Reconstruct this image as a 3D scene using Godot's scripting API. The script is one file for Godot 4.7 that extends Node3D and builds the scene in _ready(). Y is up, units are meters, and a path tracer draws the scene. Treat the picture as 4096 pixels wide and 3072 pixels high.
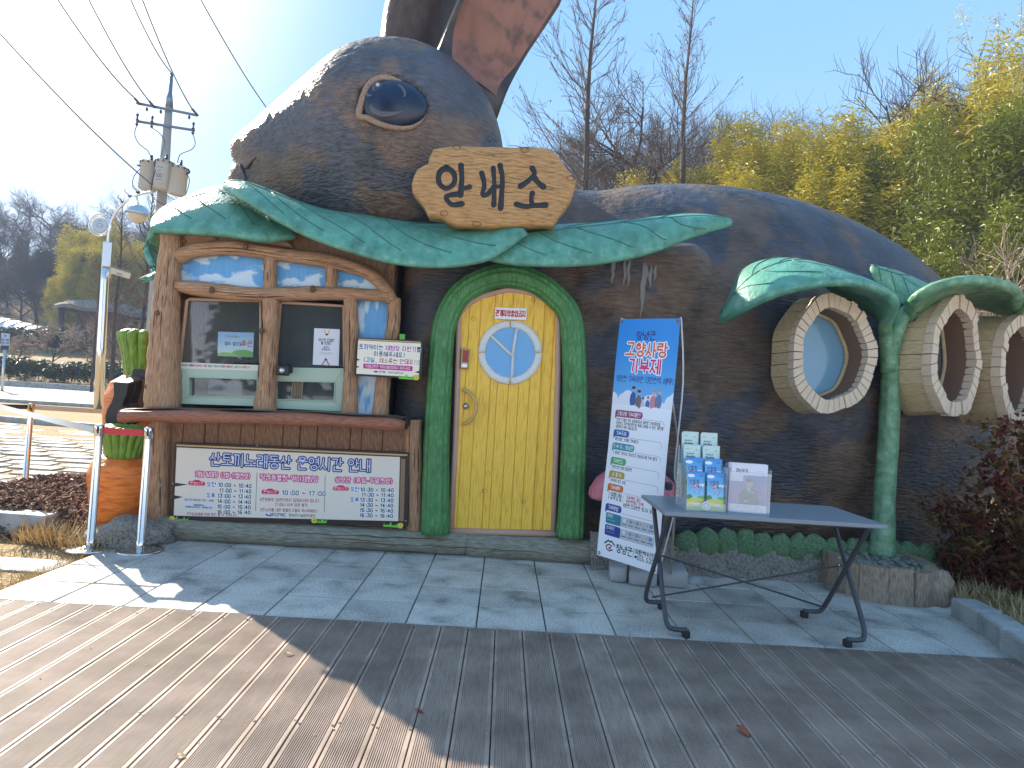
extends Node3D
# A rabbit-shaped information kiosk on a timber deck, early spring, sun behind the roof on the left.

var M := {}
var rng := RandomNumberGenerator.new()

# ---------------------------------------------------------------- small geometry helpers

func v2(a: Array) -> PackedVector2Array:
	var r := PackedVector2Array()
	for i in range(0, a.size(), 2): r.append(Vector2(a[i], a[i + 1]))
	return r

func v3(a: Array) -> PackedVector3Array:
	var r := PackedVector3Array()
	for i in range(0, a.size(), 3): r.append(Vector3(a[i], a[i + 1], a[i + 2]))
	return r

func ST(smooth := true) -> SurfaceTool:
	var s := SurfaceTool.new()
	s.begin(Mesh.PRIMITIVE_TRIANGLES)
	s.set_smooth_group(0 if smooth else -1)
	s.set_color(Color.WHITE)
	return s

func tri(s: SurfaceTool, a: Vector3, b: Vector3, c: Vector3, u := Vector2.ZERO, v := Vector2.ZERO, w := Vector2.ZERO) -> void:
	s.set_uv(u); s.add_vertex(a)
	s.set_uv(w); s.add_vertex(c)
	s.set_uv(v); s.add_vertex(b)

func quad(s: SurfaceTool, a: Vector3, b: Vector3, c: Vector3, d: Vector3, ua := Vector2(0, 1), ub := Vector2(1, 1), uc := Vector2(1, 0), ud := Vector2(0, 0)) -> void:
	tri(s, a, b, c, ua, ub, uc)
	tri(s, a, c, d, ua, uc, ud)

func quad_o(s: SurfaceTool, a: Vector3, b: Vector3, c: Vector3, d: Vector3, o: Vector3) -> void:
	var n := (b - a).cross(c - a)
	if n.length_squared() < 1e-16: n = (c - a).cross(d - a)
	if n.dot((a + b + c + d) * 0.25 - o) >= 0.0: quad(s, a, b, c, d)
	else: quad(s, d, c, b, a)

func box(s: SurfaceTool, c: Vector3, size: Vector3, B := Basis.IDENTITY, bev := 0.0) -> void:
	var h := size * 0.5
	for ax in 3:
		var j := (ax + 1) % 3
		var k := (ax + 2) % 3
		for sg in [-1.0, 1.0]:
			var q := []
			for cc in [[-1, -1], [1, -1], [1, 1], [-1, 1]]:
				var p := Vector3.ZERO
				p[ax] = sg * h[ax]
				p[j] = cc[0] * (h[j] - bev)
				p[k] = cc[1] * (h[k] - bev)
				q.append(c + B * p)
			quad_o(s, q[0], q[1], q[2], q[3], c)
		if bev > 0.0:
			for s1 in [-1.0, 1.0]:
				for s2 in [-1.0, 1.0]:
					var e := []
					for t in [[0, -1], [0, 1], [1, 1], [1, -1]]:
						var p := Vector3.ZERO
						p[ax] = t[1] * (h[ax] - bev)
						p[j] = s1 * (h[j] - (bev if t[0] == 1 else 0.0))
						p[k] = s2 * (h[k] - (bev if t[0] == 0 else 0.0))
						e.append(c + B * p)
					quad_o(s, e[0], e[1], e[2], e[3], c)
	if bev > 0.0:
		for a in [-1.0, 1.0]:
			for b in [-1.0, 1.0]:
				for d in [-1.0, 1.0]:
					var p0 := c + B * Vector3(a * h.x, b * (h.y - bev), d * (h.z - bev))
					var p1 := c + B * Vector3(a * (h.x - bev), b * h.y, d * (h.z - bev))
					var p2 := c + B * Vector3(a * (h.x - bev), b * (h.y - bev), d * h.z)
					if (p1 - p0).cross(p2 - p0).dot(p0 - c) > 0.0: tri(s, p0, p1, p2)
					else: tri(s, p0, p2, p1)

func cat(pts: PackedVector3Array, t: float) -> Vector3:
	var n := pts.size() - 1
	var x := clampf(t, 0.0, 1.0) * n
	var i := mini(int(x), n - 1)
	var f := x - i
	var p0 := pts[maxi(i - 1, 0)]
	var p3 := pts[mini(i + 2, n)]
	return pts[i].cubic_interpolate(pts[i + 1], p0, p3, f)

func smooth_path(pts: PackedVector3Array, n: int) -> PackedVector3Array:
	var r := PackedVector3Array()
	for i in n + 1: r.append(cat(pts, float(i) / n))
	return r

func rad_at(rad: Variant, t: float) -> float:
	if rad is Array:
		var x: float = t * (rad.size() - 1)
		var i := mini(int(x), rad.size() - 2)
		return lerpf(rad[i], rad[i + 1], x - i)
	return float(rad)

# a swept round bar; lump makes it uneven like a log, squash flattens it along the second axis
func tube(s: SurfaceTool, pts: PackedVector3Array, rad: Variant, sides := 8, caps := true, lump := 0.0, squash := 1.0, ridges := 0, ridge := 0.0) -> void:
	var n := pts.size()
	var up := Vector3.UP
	var prev := PackedVector3Array()
	var first := PackedVector3Array()
	var t0 := (pts[1] - pts[0]).normalized()
	if absf(t0.dot(up)) > 0.9 or squash != 1.0: up = Vector3.BACK
	if absf(t0.dot(up)) > 0.9: up = Vector3.RIGHT
	for i in n:
		var t := (pts[mini(i + 1, n - 1)] - pts[maxi(i - 1, 0)]).normalized()
		var x := up.cross(t).normalized()
		up = t.cross(x).normalized()
		var r := rad_at(rad, float(i) / (n - 1))
		var ring := PackedVector3Array()
		for k in sides:
			var a := TAU * k / sides
			var rr := r
			if lump > 0.0: rr *= 1.0 + lump * (sin(i * 1.7 + a * 2.0 + pts[0].x * 9.0) * 0.6 + sin(i * 0.6 - a * 3.0 + pts[0].y * 7.0) * 0.5)
			if ridges > 0: rr *= 1.0 + ridge * cos(a * ridges)
			ring.append(pts[i] + x * cos(a) * rr + up * sin(a) * rr * squash)
		if i > 0:
			for k in sides:
				var k2 := (k + 1) % sides
				quad_o(s, prev[k], prev[k2], ring[k2], ring[k], (pts[i] + pts[i - 1]) * 0.5)
		else: first = ring
		prev = ring
	if caps:
		for e in [[first, pts[0], -t0], [prev, pts[n - 1], (pts[n - 1] - pts[n - 2]).normalized()]]:
			var rg: PackedVector3Array = e[0]
			for k in sides:
				var a := rg[k]
				var b := rg[(k + 1) % sides]
				if (a - e[1]).cross(b - e[1]).dot(e[2]) > 0.0: tri(s, e[1], a, b)
				else: tri(s, e[1], b, a)

func bar(s: SurfaceTool, a: Vector3, b: Vector3, r: float, sides := 8) -> void:
	tube(s, PackedVector3Array([a, b]), r, sides)

func lathe(s: SurfaceTool, prof: PackedVector2Array, segs: int, xf := Transform3D.IDENTITY) -> void:
	for i in prof.size() - 1:
		for k in segs:
			var a0 := TAU * k / segs
			var a1 := TAU * (k + 1) / segs
			var p := []
			for q in [[prof[i], a0], [prof[i], a1], [prof[i + 1], a1], [prof[i + 1], a0]]:
				p.append(xf * Vector3(q[0].x * cos(q[1]), q[0].y, q[0].x * sin(q[1])))
			var e := prof[i + 1] - prof[i]
			var am := (a0 + a1) * 0.5
			var nn := Vector3(e.y * cos(am), -e.x, e.y * sin(am))
			var o: Vector3 = (p[0] + p[2]) * 0.5 - xf.basis * nn
			quad_o(s, p[0], p[1], p[2], p[3], o)

func area2(p: PackedVector2Array) -> float:
	var a := 0.0
	for i in p.size(): a += p[i].cross(p[(i + 1) % p.size()])
	return a * 0.5

func inset(p: PackedVector2Array, d: float) -> PackedVector2Array:
	var r := PackedVector2Array()
	var n := p.size()
	for i in n:
		var e1 := (p[i] - p[(i + n - 1) % n]).normalized()
		var e2 := (p[(i + 1) % n] - p[i]).normalized()
		var m := (Vector2(-e1.y, e1.x) + Vector2(-e2.y, e2.x))
		m = m.normalized() / maxf(0.5, m.normalized().dot(Vector2(-e1.y, e1.x)))
		r.append(p[i] + m * d)
	return r

# a flat outline in x, y given a thickness from z0 back to z1 front with a rounded front rim
func slab(s: SurfaceTool, poly: PackedVector2Array, z0: float, z1: float, bev := 0.0, xf := Transform3D.IDENTITY) -> void:
	var p := poly.duplicate()
	if area2(p) < 0.0: p.reverse()
	var lo := p[0]
	var hi := p[0]
	for q in p:
		lo = lo.min(q); hi = hi.max(q)
	var U := func(q: Vector2) -> Vector2: return Vector2((q.x - lo.x) / (hi.x - lo.x), 1.0 - (q.y - lo.y) / (hi.y - lo.y))
	var rings := [[p, z0]]
	if bev > 0.0:
		rings.append([p, z1 - bev])
		rings.append([inset(p, bev * 0.3), z1 - bev * 0.3])
		rings.append([inset(p, bev), z1])
	else: rings.append([p, z1])
	var n := p.size()
	for r in rings.size() - 1:
		var a: PackedVector2Array = rings[r][0]
		var b: PackedVector2Array = rings[r + 1][0]
		for i in n:
			var j := (i + 1) % n
			quad(s, xf * Vector3(a[i].x, a[i].y, rings[r][1]), xf * Vector3(a[j].x, a[j].y, rings[r][1]), xf * Vector3(b[j].x, b[j].y, rings[r + 1][1]), xf * Vector3(b[i].x, b[i].y, rings[r + 1][1]), U.call(a[i]), U.call(a[j]), U.call(b[j]), U.call(b[i]))
	for e in [[rings[-1][0], rings[-1][1], 1.0], [p, z0, -1.0]]:
		var f: PackedVector2Array = e[0]
		var ix := Geometry2D.triangulate_polygon(f)
		for k in range(0, ix.size(), 3):
			var a := f[ix[k]]
			var b := f[ix[k + 1]]
			var c := f[ix[k + 2]]
			if (b - a).cross(c - a) * e[2] < 0.0:
				var t := b
				b = c
				c = t
			tri(s, xf * Vector3(a.x, a.y, e[1]), xf * Vector3(b.x, b.y, e[1]), xf * Vector3(c.x, c.y, e[1]), U.call(a), U.call(b), U.call(c))

func grid(s: SurfaceTool, nu: int, nv: int, f: Callable, col: Variant = null) -> void:
	var P := PackedVector3Array()
	var C := PackedColorArray()
	for i in nu + 1:
		for j in nv + 1:
			var p: Vector3 = f.call(float(i) / nu, float(j) / nv)
			P.append(p)
			if col != null: C.append(col.call(p, float(i) / nu, float(j) / nv))
	for i in nu:
		for j in nv:
			for q in [[0, 0], [1, 1], [1, 0], [0, 0], [0, 1], [1, 1]]:
				var k: int = (i + q[0]) * (nv + 1) + j + q[1]
				if col != null: s.set_color(C[k])
				s.set_uv(Vector2(float(i + q[0]) / nu, float(j + q[1]) / nv))
				s.add_vertex(P[k])

func ball(s: SurfaceTool, c: Vector3, r: Vector3, nu := 16, nv := 10, B := Basis.IDENTITY, lump := 0.0) -> void:
	grid(s, nu, nv, func(u: float, v: float) -> Vector3:
		var a := TAU * u
		var b := PI * (v - 0.5)
		var d := Vector3(cos(a) * cos(b), sin(b), -sin(a) * cos(b))
		var k := 1.0 + lump * (sin(d.x * 5.0 + c.x * 7.0) * sin(d.y * 4.0 + c.z * 5.0) + 0.6 * sin(d.z * 8.0 + c.x * 3.0) * cos(d.y * 7.0))
		return c + B * (d * r * k))

func mesh_of(s: SurfaceTool) -> ArrayMesh:
	s.generate_normals()
	s.index()
	return s.commit()

# ---------------------------------------------------------------- scene tree helpers

func obj(called: String, s: Variant, m: Material, parent: Node = null) -> MeshInstance3D:
	var o := MeshInstance3D.new()
	o.name = called
	o.mesh = mesh_of(s) if s is SurfaceTool else s
	o.material_override = m
	if called in FINE: o.set_meta("kind", "stuff")
	if parent == null: add_child(o, true)
	else:
		parent.add_child(o, true)
		if parent.get_parent() == self and not parent is MeshInstance3D: o.position = -parent.position
	return o

# bits too small to pick apart one by one
const FINE := ["crack", "knot", "paint_stain", "screw", "bolt", "grommet", "step_bolt", "insulator", "mouth_fold", "vein", "belt_slot", "painted_crescents", "lead_wire", "bushing", "window_bar"]

func tag(o: Node, label: String, category := "", group := "", kind := "") -> Node:
	if label: o.set_meta("label", label)
	if category: o.set_meta("category", category)
	if group: o.set_meta("group", group)
	if kind: o.set_meta("kind", kind)
	return o

func thing(called: String, at: Vector3, label: String, category: String, group := "") -> Node3D:
	var o := Node3D.new()
	o.name = called
	add_child(o, true)
	o.position = at
	tag(o, label, category, group)
	return o

func setting(called: String, s: Variant, m: Material) -> MeshInstance3D:
	var o := obj(called, s, m)
	o.set_meta("kind", "structure")
	return o

func scatter(called: String, mesh: Mesh, m: Material, xf: Array, parent: Node = null, cols := []) -> MultiMeshInstance3D:
	var mm := MultiMesh.new()
	mm.transform_format = MultiMesh.TRANSFORM_3D
	mm.use_colors = cols.size() > 0
	mm.mesh = mesh
	mm.instance_count = xf.size()
	for i in xf.size():
		mm.set_instance_transform(i, xf[i])
		if cols.size() > 0: mm.set_instance_color(i, cols[i])
	var o := MultiMeshInstance3D.new()
	o.name = called
	o.multimesh = mm
	o.material_override = m
	if parent == null: add_child(o, true)
	else: parent.add_child(o, true)
	o.set_meta("kind", "stuff")
	return o

# ---------------------------------------------------------------- materials

func lin(r: float, g: float, b: float) -> Color:
	return Color(r, g, b).linear_to_srgb()

func noise_tex(seed_: int, freq: float, oct := 4, warp := 0.0, ramp := [], size := 512, type := FastNoiseLite.TYPE_SIMPLEX_SMOOTH) -> NoiseTexture2D:
	var n := FastNoiseLite.new()
	n.noise_type = type
	n.seed = seed_
	n.frequency = freq
	n.fractal_octaves = oct
	if warp > 0.0:
		n.domain_warp_enabled = true
		n.domain_warp_amplitude = warp
		n.domain_warp_frequency = 0.012
		n.domain_warp_fractal_octaves = 2
	var t := NoiseTexture2D.new()
	t.width = size
	t.height = size
	t.seamless = true
	t.seamless_blend_skirt = 0.2
	t.noise = n
	if ramp.size() > 0:
		var g := Gradient.new()
		var offs := PackedFloat32Array()
		var cols := PackedColorArray()
		for i in ramp.size():
			offs.append(float(i) / (ramp.size() - 1))
			cols.append(ramp[i])
		g.offsets = offs
		g.colors = cols
		t.color_ramp = g
	return t

func plain(c: Color, rough := 0.7, metal := 0.0) -> StandardMaterial3D:
	var m := StandardMaterial3D.new()
	m.albedo_color = c
	m.roughness = rough
	m.metallic = metal
	m.vertex_color_use_as_albedo = true
	return m

# a material whose colour and relief come from noise laid on in the object's own space
func grain(ramp: Array, tex_seed: int, freq: float, scale: Vector3, rough: float, relief: Texture2D = null, cm := 0.0, warp := 0.0, oct := 4) -> StandardMaterial3D:
	var m := plain(Color.WHITE, rough)
	m.albedo_texture = noise_tex(tex_seed, freq, oct, warp, ramp)
	m.uv1_triplanar = true
	m.uv1_scale = scale
	m.uv1_triplanar_sharpness = 4.0
	if relief:
		m.heightmap_enabled = true
		m.heightmap_texture = relief
		m.heightmap_scale = cm
	return m

# broad uneven weathering laid over a material in world space
func weathered(m: StandardMaterial3D, tex_seed: int, scale: float, low: float) -> StandardMaterial3D:
	m.uv1_world_triplanar = true
	m.detail_enabled = true
	m.detail_blend_mode = BaseMaterial3D.BLEND_MODE_MUL
	m.detail_albedo = noise_tex(tex_seed, 0.012, 5, 12.0, [Color(low, low, low * 0.98), Color(0.9, 0.9, 0.9), Color(1, 1, 1), Color(1, 1, 1)], 512)
	m.detail_uv_layer = BaseMaterial3D.DETAIL_UV_2
	m.uv2_triplanar = true
	m.uv2_world_triplanar = true
	m.uv2_scale = Vector3.ONE * scale
	return m

func printed(img: Image, rough := 0.55) -> StandardMaterial3D:
	var m := plain(Color.WHITE, rough)
	m.albedo_texture = ImageTexture.create_from_image(img)
	m.texture_repeat = false
	return m

func glass(c: Color, a: float) -> StandardMaterial3D:
	var m := StandardMaterial3D.new()
	m.albedo_color = Color(c.r, c.g, c.b, a)
	m.roughness = 0.03
	m.transparency = BaseMaterial3D.TRANSPARENCY_ALPHA
	return m

# ---------------------------------------------------------------- lettering: Hangul put together from its letters, digits and a few capitals

const CHO := "ㄱㄲㄴㄷㄸㄹㅁㅂㅃㅅㅆㅇㅈㅉㅊㅋㅌㅍㅎ"
const JUNG := "ㅏㅐㅑㅒㅓㅔㅕㅖㅗㅘㅙㅚㅛㅜㅝㅞㅟㅠㅡㅢㅣ"
const JONG := ["", "ㄱ", "ㄲ", "ㄱㅅ", "ㄴ", "ㄴㅈ", "ㄴㅎ", "ㄷ", "ㄹ", "ㄹㄱ", "ㄹㅁ", "ㄹㅂ", "ㄹㅅ", "ㄹㅌ", "ㄹㅍ", "ㄹㅎ", "ㅁ", "ㅂ", "ㅂㅅ", "ㅅ", "ㅆ", "ㅇ", "ㅈ", "ㅊ", "ㅋ", "ㅌ", "ㅍ", "ㅎ"]
const JAMO := {
	"ㄱ": "00 90 79", "ㄴ": "00 09 99", "ㄷ": "90 00 09 99", "ㄹ": "00 90 94 04 09 99", "ㅁ": "00 90 99 09 00", "ㅂ": "00 09 99 90,05 95",
	"ㅅ": "50 45 09,46 99", "ㅇ": "o", "ㅈ": "00 90,50 45 09,46 99", "ㅊ": "40 60,02 92,52 46 09,46 99", "ㅋ": "00 90 79,05 85", "ㅌ": "90 00 09 99,05 85", "ㅍ": "00 90,09 99,20 29,70 79", "ㅎ": "40 60,12 82,q",
}
# vowels: kind (r right of the lead, b below it), then strokes in their own box
const VOWEL := {
	"ㅏ": "50 59,55 95", "ㅑ": "50 59,53 93,56 96", "ㅓ": "80 89,35 85", "ㅕ": "80 89,33 83,36 86", "ㅣ": "60 69", "ㅐ": "40 49,80 89,45 85", "ㅔ": "50 59,90 99,15 55", "ㅒ": "40 49,80 89,43 83,46 86", "ㅖ": "50 59,90 99,13 53,16 56",
	"ㅗ": "08 98,53 58", "ㅛ": "08 98,33 38,63 68", "ㅜ": "03 93,53 59", "ㅠ": "03 93,33 39,63 69", "ㅡ": "05 95",
}
const MIXED := {"ㅘ": "ㅗㅏ", "ㅙ": "ㅗㅐ", "ㅚ": "ㅗㅣ", "ㅝ": "ㅜㅓ", "ㅞ": "ㅜㅔ", "ㅟ": "ㅜㅣ", "ㅢ": "ㅡㅣ"}
const LATIN := {
	"0": "30 11 08 39 69 98 81 60 30", "1": "22 50 59", "2": "02 20 70 92 84 09 99", "3": "00 90 54 84 97 79 29 07", "4": "69 60 06 96", "5": "90 10 04 64 96 79 29 07", "6": "80 20 06 29 79 96 74 15", "7": "00 90 49", "8": "44 12 30 60 82 44 17 29 79 87 44", "9": "19 79 93 70 20 03 25 84",
	":": "53 54,57 58", "~": "05 24 44 56 76 95", ".": "48 49", ",": "59 4b", "(": "80 53 56 89", ")": "20 53 56 29", "!": "50 56,58 59", "%": "90 09,11 22,78 87", "?": "12 30 70 92 55 56,58 59", "/": "90 09", "·": "45 55", "-": "25 75", ">": "10 75 19,11 65 18", "*": "00 99,90 09,44 45",
	"C": "91 70 20 02 07 29 79 98", "F": "90 00 09,04 74", "M": "09 00 55 90 99", "R": "09 00 70 92 74 04,54 99", "o": "33 63 86 89 69 39 16 33",
}

func strokes(code: String, x0: float, y0: float, x1: float, y1: float, out: Array) -> void:
	for part in code.split(","):
		var line := PackedVector2Array()
		if part == "o" or part == "q":
			var top := 0.0 if part == "o" else 0.38
			for i in 13:
				var a := TAU * i / 12.0
				line.append(Vector2(lerpf(x0, x1, 0.5 + 0.46 * sin(a)), lerpf(y0, y1, lerpf(top, 1.0, 0.5 - 0.5 * cos(a)))))
		else:
			for q in part.split(" "):
				line.append(Vector2(lerpf(x0, x1, q.substr(0, 1).hex_to_int() / 9.0), lerpf(y0, y1, q.substr(1, 1).hex_to_int() / 9.0)))
		out.append(line)

func lead(c: String, x0: float, y0: float, x1: float, y1: float, out: Array) -> void:
	var dbl := "ㄲㄸㅃㅆㅉ".find(c)
	if dbl >= 0: c = "ㄱㄷㅂㅅㅈ"[dbl] + "ㄱㄷㅂㅅㅈ"[dbl]
	if c.length() == 2:
		var m := (x0 + x1) * 0.5
		var g := (x1 - x0) * 0.09
		strokes(JAMO[c[0]], x0, y0, m - g, y1, out)
		strokes(JAMO[c[1]], m + g, y0, x1, y1, out)
	elif c != "": strokes(JAMO[c], x0, y0, x1, y1, out)

# strokes of one character in a unit box, y down; returns the advance
func glyph(ch: String, out: Array) -> float:
	var u := ch.unicode_at(0)
	if u >= 0xAC00 and u <= 0xD7A3:
		var k := u - 0xAC00
		var l := CHO[k / 588]
		var v := JUNG[(k % 588) / 28]
		var t: String = JONG[k % 28]
		var bot := 0.5 if t != "" else 0.92
		if MIXED.has(v):
			lead(l, 0.1, 0.06, 0.58, bot * 0.52, out)
			strokes(VOWEL[MIXED[v][0]], 0.03, bot * 0.5, 0.66, bot * 1.0, out)
			strokes(VOWEL[MIXED[v][1]], 0.56, 0.03, 0.98, bot + 0.06, out)
		elif "ㅗㅛㅜㅠㅡ".contains(v):
			lead(l, 0.2, 0.05, 0.8, bot * 0.55, out)
			strokes(VOWEL[v], 0.04, bot * 0.56, 0.96, bot * 0.98, out)
		else:
			lead(l, 0.05, 0.08, 0.5, bot * 0.95, out)
			strokes(VOWEL[v], 0.5, 0.02, 0.97, bot + 0.05, out)
		if t != "": lead(t, 0.22, 0.64, 0.84, 0.96, out)
		return 1.08
	if LATIN.has(ch):
		strokes(LATIN[ch], 0.06, 0.08, 0.5, 0.94, out)
		return 0.66 if not ".,:!1".contains(ch) else 0.5
	return 0.42

func seg(img: Image, a: Vector2, b: Vector2, r: float, col: Color) -> void:
	var W := img.get_width()
	var H := img.get_height()
	var ab := b - a
	var l2 := maxf(ab.length_squared(), 1e-6)
	for y in range(maxi(0, int(minf(a.y, b.y) - r - 1)), mini(H, int(maxf(a.y, b.y) + r + 2))):
		for x in range(maxi(0, int(minf(a.x, b.x) - r - 1)), mini(W, int(maxf(a.x, b.x) + r + 2))):
			var p := Vector2(x + 0.5, y + 0.5)
			var d := p.distance_to(a + ab * clampf((p - a).dot(ab) / l2, 0.0, 1.0))
			var k := clampf(r - d + 0.5, 0.0, 1.0)
			if k > 0.0: img.set_pixel(x, y, img.get_pixel(x, y).lerp(col, k))

func line(img: Image, pts: PackedVector2Array, r: float, col: Color) -> void:
	for i in pts.size() - 1: seg(img, pts[i], pts[i + 1], r, col)

func disc(img: Image, c: Vector2, r: Vector2, col: Color) -> void:
	for y in range(maxi(0, int(c.y - r.y - 1)), mini(img.get_height(), int(c.y + r.y + 2))):
		for x in range(maxi(0, int(c.x - r.x - 1)), mini(img.get_width(), int(c.x + r.x + 2))):
			var d := Vector2((x + 0.5 - c.x) / r.x, (y + 0.5 - c.y) / r.y).length()
			var k := clampf((1.0 - d) * minf(r.x, r.y) + 0.5, 0.0, 1.0)
			if k > 0.0: img.set_pixel(x, y, img.get_pixel(x, y).lerp(col, k))

func fill(img: Image, poly: PackedVector2Array, col: Color) -> void:
	var lo := poly[0]
	var hi := poly[0]
	for q in poly:
		lo = lo.min(q); hi = hi.max(q)
	for y in range(maxi(0, int(lo.y)), mini(img.get_height(), int(hi.y) + 1)):
		for x in range(maxi(0, int(lo.x)), mini(img.get_width(), int(hi.x) + 1)):
			if Geometry2D.is_point_in_polygon(Vector2(x + 0.5, y + 0.5), poly): img.set_pixel(x, y, col)

func rrect(img: Image, x: float, y: float, w: float, h: float, r: float, col: Color) -> void:
	img.fill_rect(Rect2i(int(x + r), int(y), int(w - 2 * r), int(h)), col)
	img.fill_rect(Rect2i(int(x), int(y + r), int(w), int(h - 2 * r)), col)
	for c in [[r, r], [w - r, r], [r, h - r], [w - r, h - r]]: disc(img, Vector2(x + c[0], y + c[1]), Vector2(r, r), col)

func text_w(t: String, h: float, sx := 1.0) -> float:
	var x := 0.0
	for ch in t: x += glyph(ch, []) * h * sx
	return x

# writes t with its top left at x, y; align 0.5 centres it there; rim draws a wider line under the letters first
func text(img: Image, t: String, x: float, y: float, h: float, col: Color, weight := 0.11, sx := 1.0, align := 0.0, rim := Color(0, 0, 0, 0), rim_w := 0.0) -> void:
	x -= text_w(t, h, sx) * align
	var all := []
	for ch in t:
		var g := []
		var adv := glyph(ch, g)
		for l in g:
			var q := PackedVector2Array()
			for p in l: q.append(Vector2(x + p.x * h * sx, y + p.y * h))
			all.append(q)
		x += adv * h * sx
	if rim_w > 0.0:
		for q in all: line(img, q, h * weight * 0.5 + rim_w, rim)
	for q in all: line(img, q, maxf(0.5, h * weight * 0.5), col)

func page(w: int, h: int, c: Color) -> Image:
	var i := Image.create(w, h, false, Image.FORMAT_RGBA8)
	i.fill(c)
	return i

# ---------------------------------------------------------------- the scene

func _ready() -> void:
	rng.seed = 7
	var cam := Camera3D.new()
	cam.name = "camera"
	cam.fov = 64.17
	cam.position = Vector3(0, 1.323, 0)
	cam.rotation = Vector3(0.0187, -0.0098, 0.062)
	cam.near = 0.05
	cam.far = 900.0
	add_child(cam)
	cam.current = true

	var sky_m := ProceduralSkyMaterial.new()
	sky_m.sky_top_color = lin(0.066, 0.138, 0.238)
	sky_m.sky_horizon_color = lin(0.52, 0.55, 0.585)
	sky_m.sky_curve = 0.10
	sky_m.ground_bottom_color = Color(0.42, 0.38, 0.33)
	sky_m.ground_horizon_color = Color(0.62, 0.66, 0.70)
	sky_m.sun_angle_max = 90.0
	sky_m.sun_curve = 0.118
	var env := Environment.new()
	env.background_mode = Environment.BG_SKY
	env.sky = Sky.new()
	env.sky.sky_material = sky_m
	env.background_energy_multiplier = 1.0
	env.tonemap_mode = Environment.TONE_MAPPER_LINEAR
	env.tonemap_exposure = 4.8
	env.fog_enabled = true
	env.fog_density = 0.0013
	env.fog_light_color = Color(0.80, 0.88, 1.0)
	env.sdfgi_enabled = true
	env.ssao_enabled = true
	env.ssil_enabled = true
	var we := WorldEnvironment.new()
	we.name = "world"
	we.environment = env
	add_child(we)

	var sun := DirectionalLight3D.new()
	sun.name = "sun"
	sun.light_energy = 0.85
	sun.light_color = Color(1.0, 0.95, 0.87)
	sun.light_angular_distance = 0.5
	sun.shadow_enabled = true
	add_child(sun)
	var to_sun := Vector3(-sin(deg_to_rad(46.0)) * cos(deg_to_rad(33.0)), sin(deg_to_rad(33.0)), -cos(deg_to_rad(46.0)) * cos(deg_to_rad(33.0)))
	sun.look_at_from_position(to_sun * 50.0, Vector3.ZERO)

	make_materials()
	build_ground()
	build_rabbit()
	build_kiosk_front()
	build_door()
	build_portholes()
	build_signs()
	build_stand_and_table()
	build_left_things()
	build_poles()
	build_plants()

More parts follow.
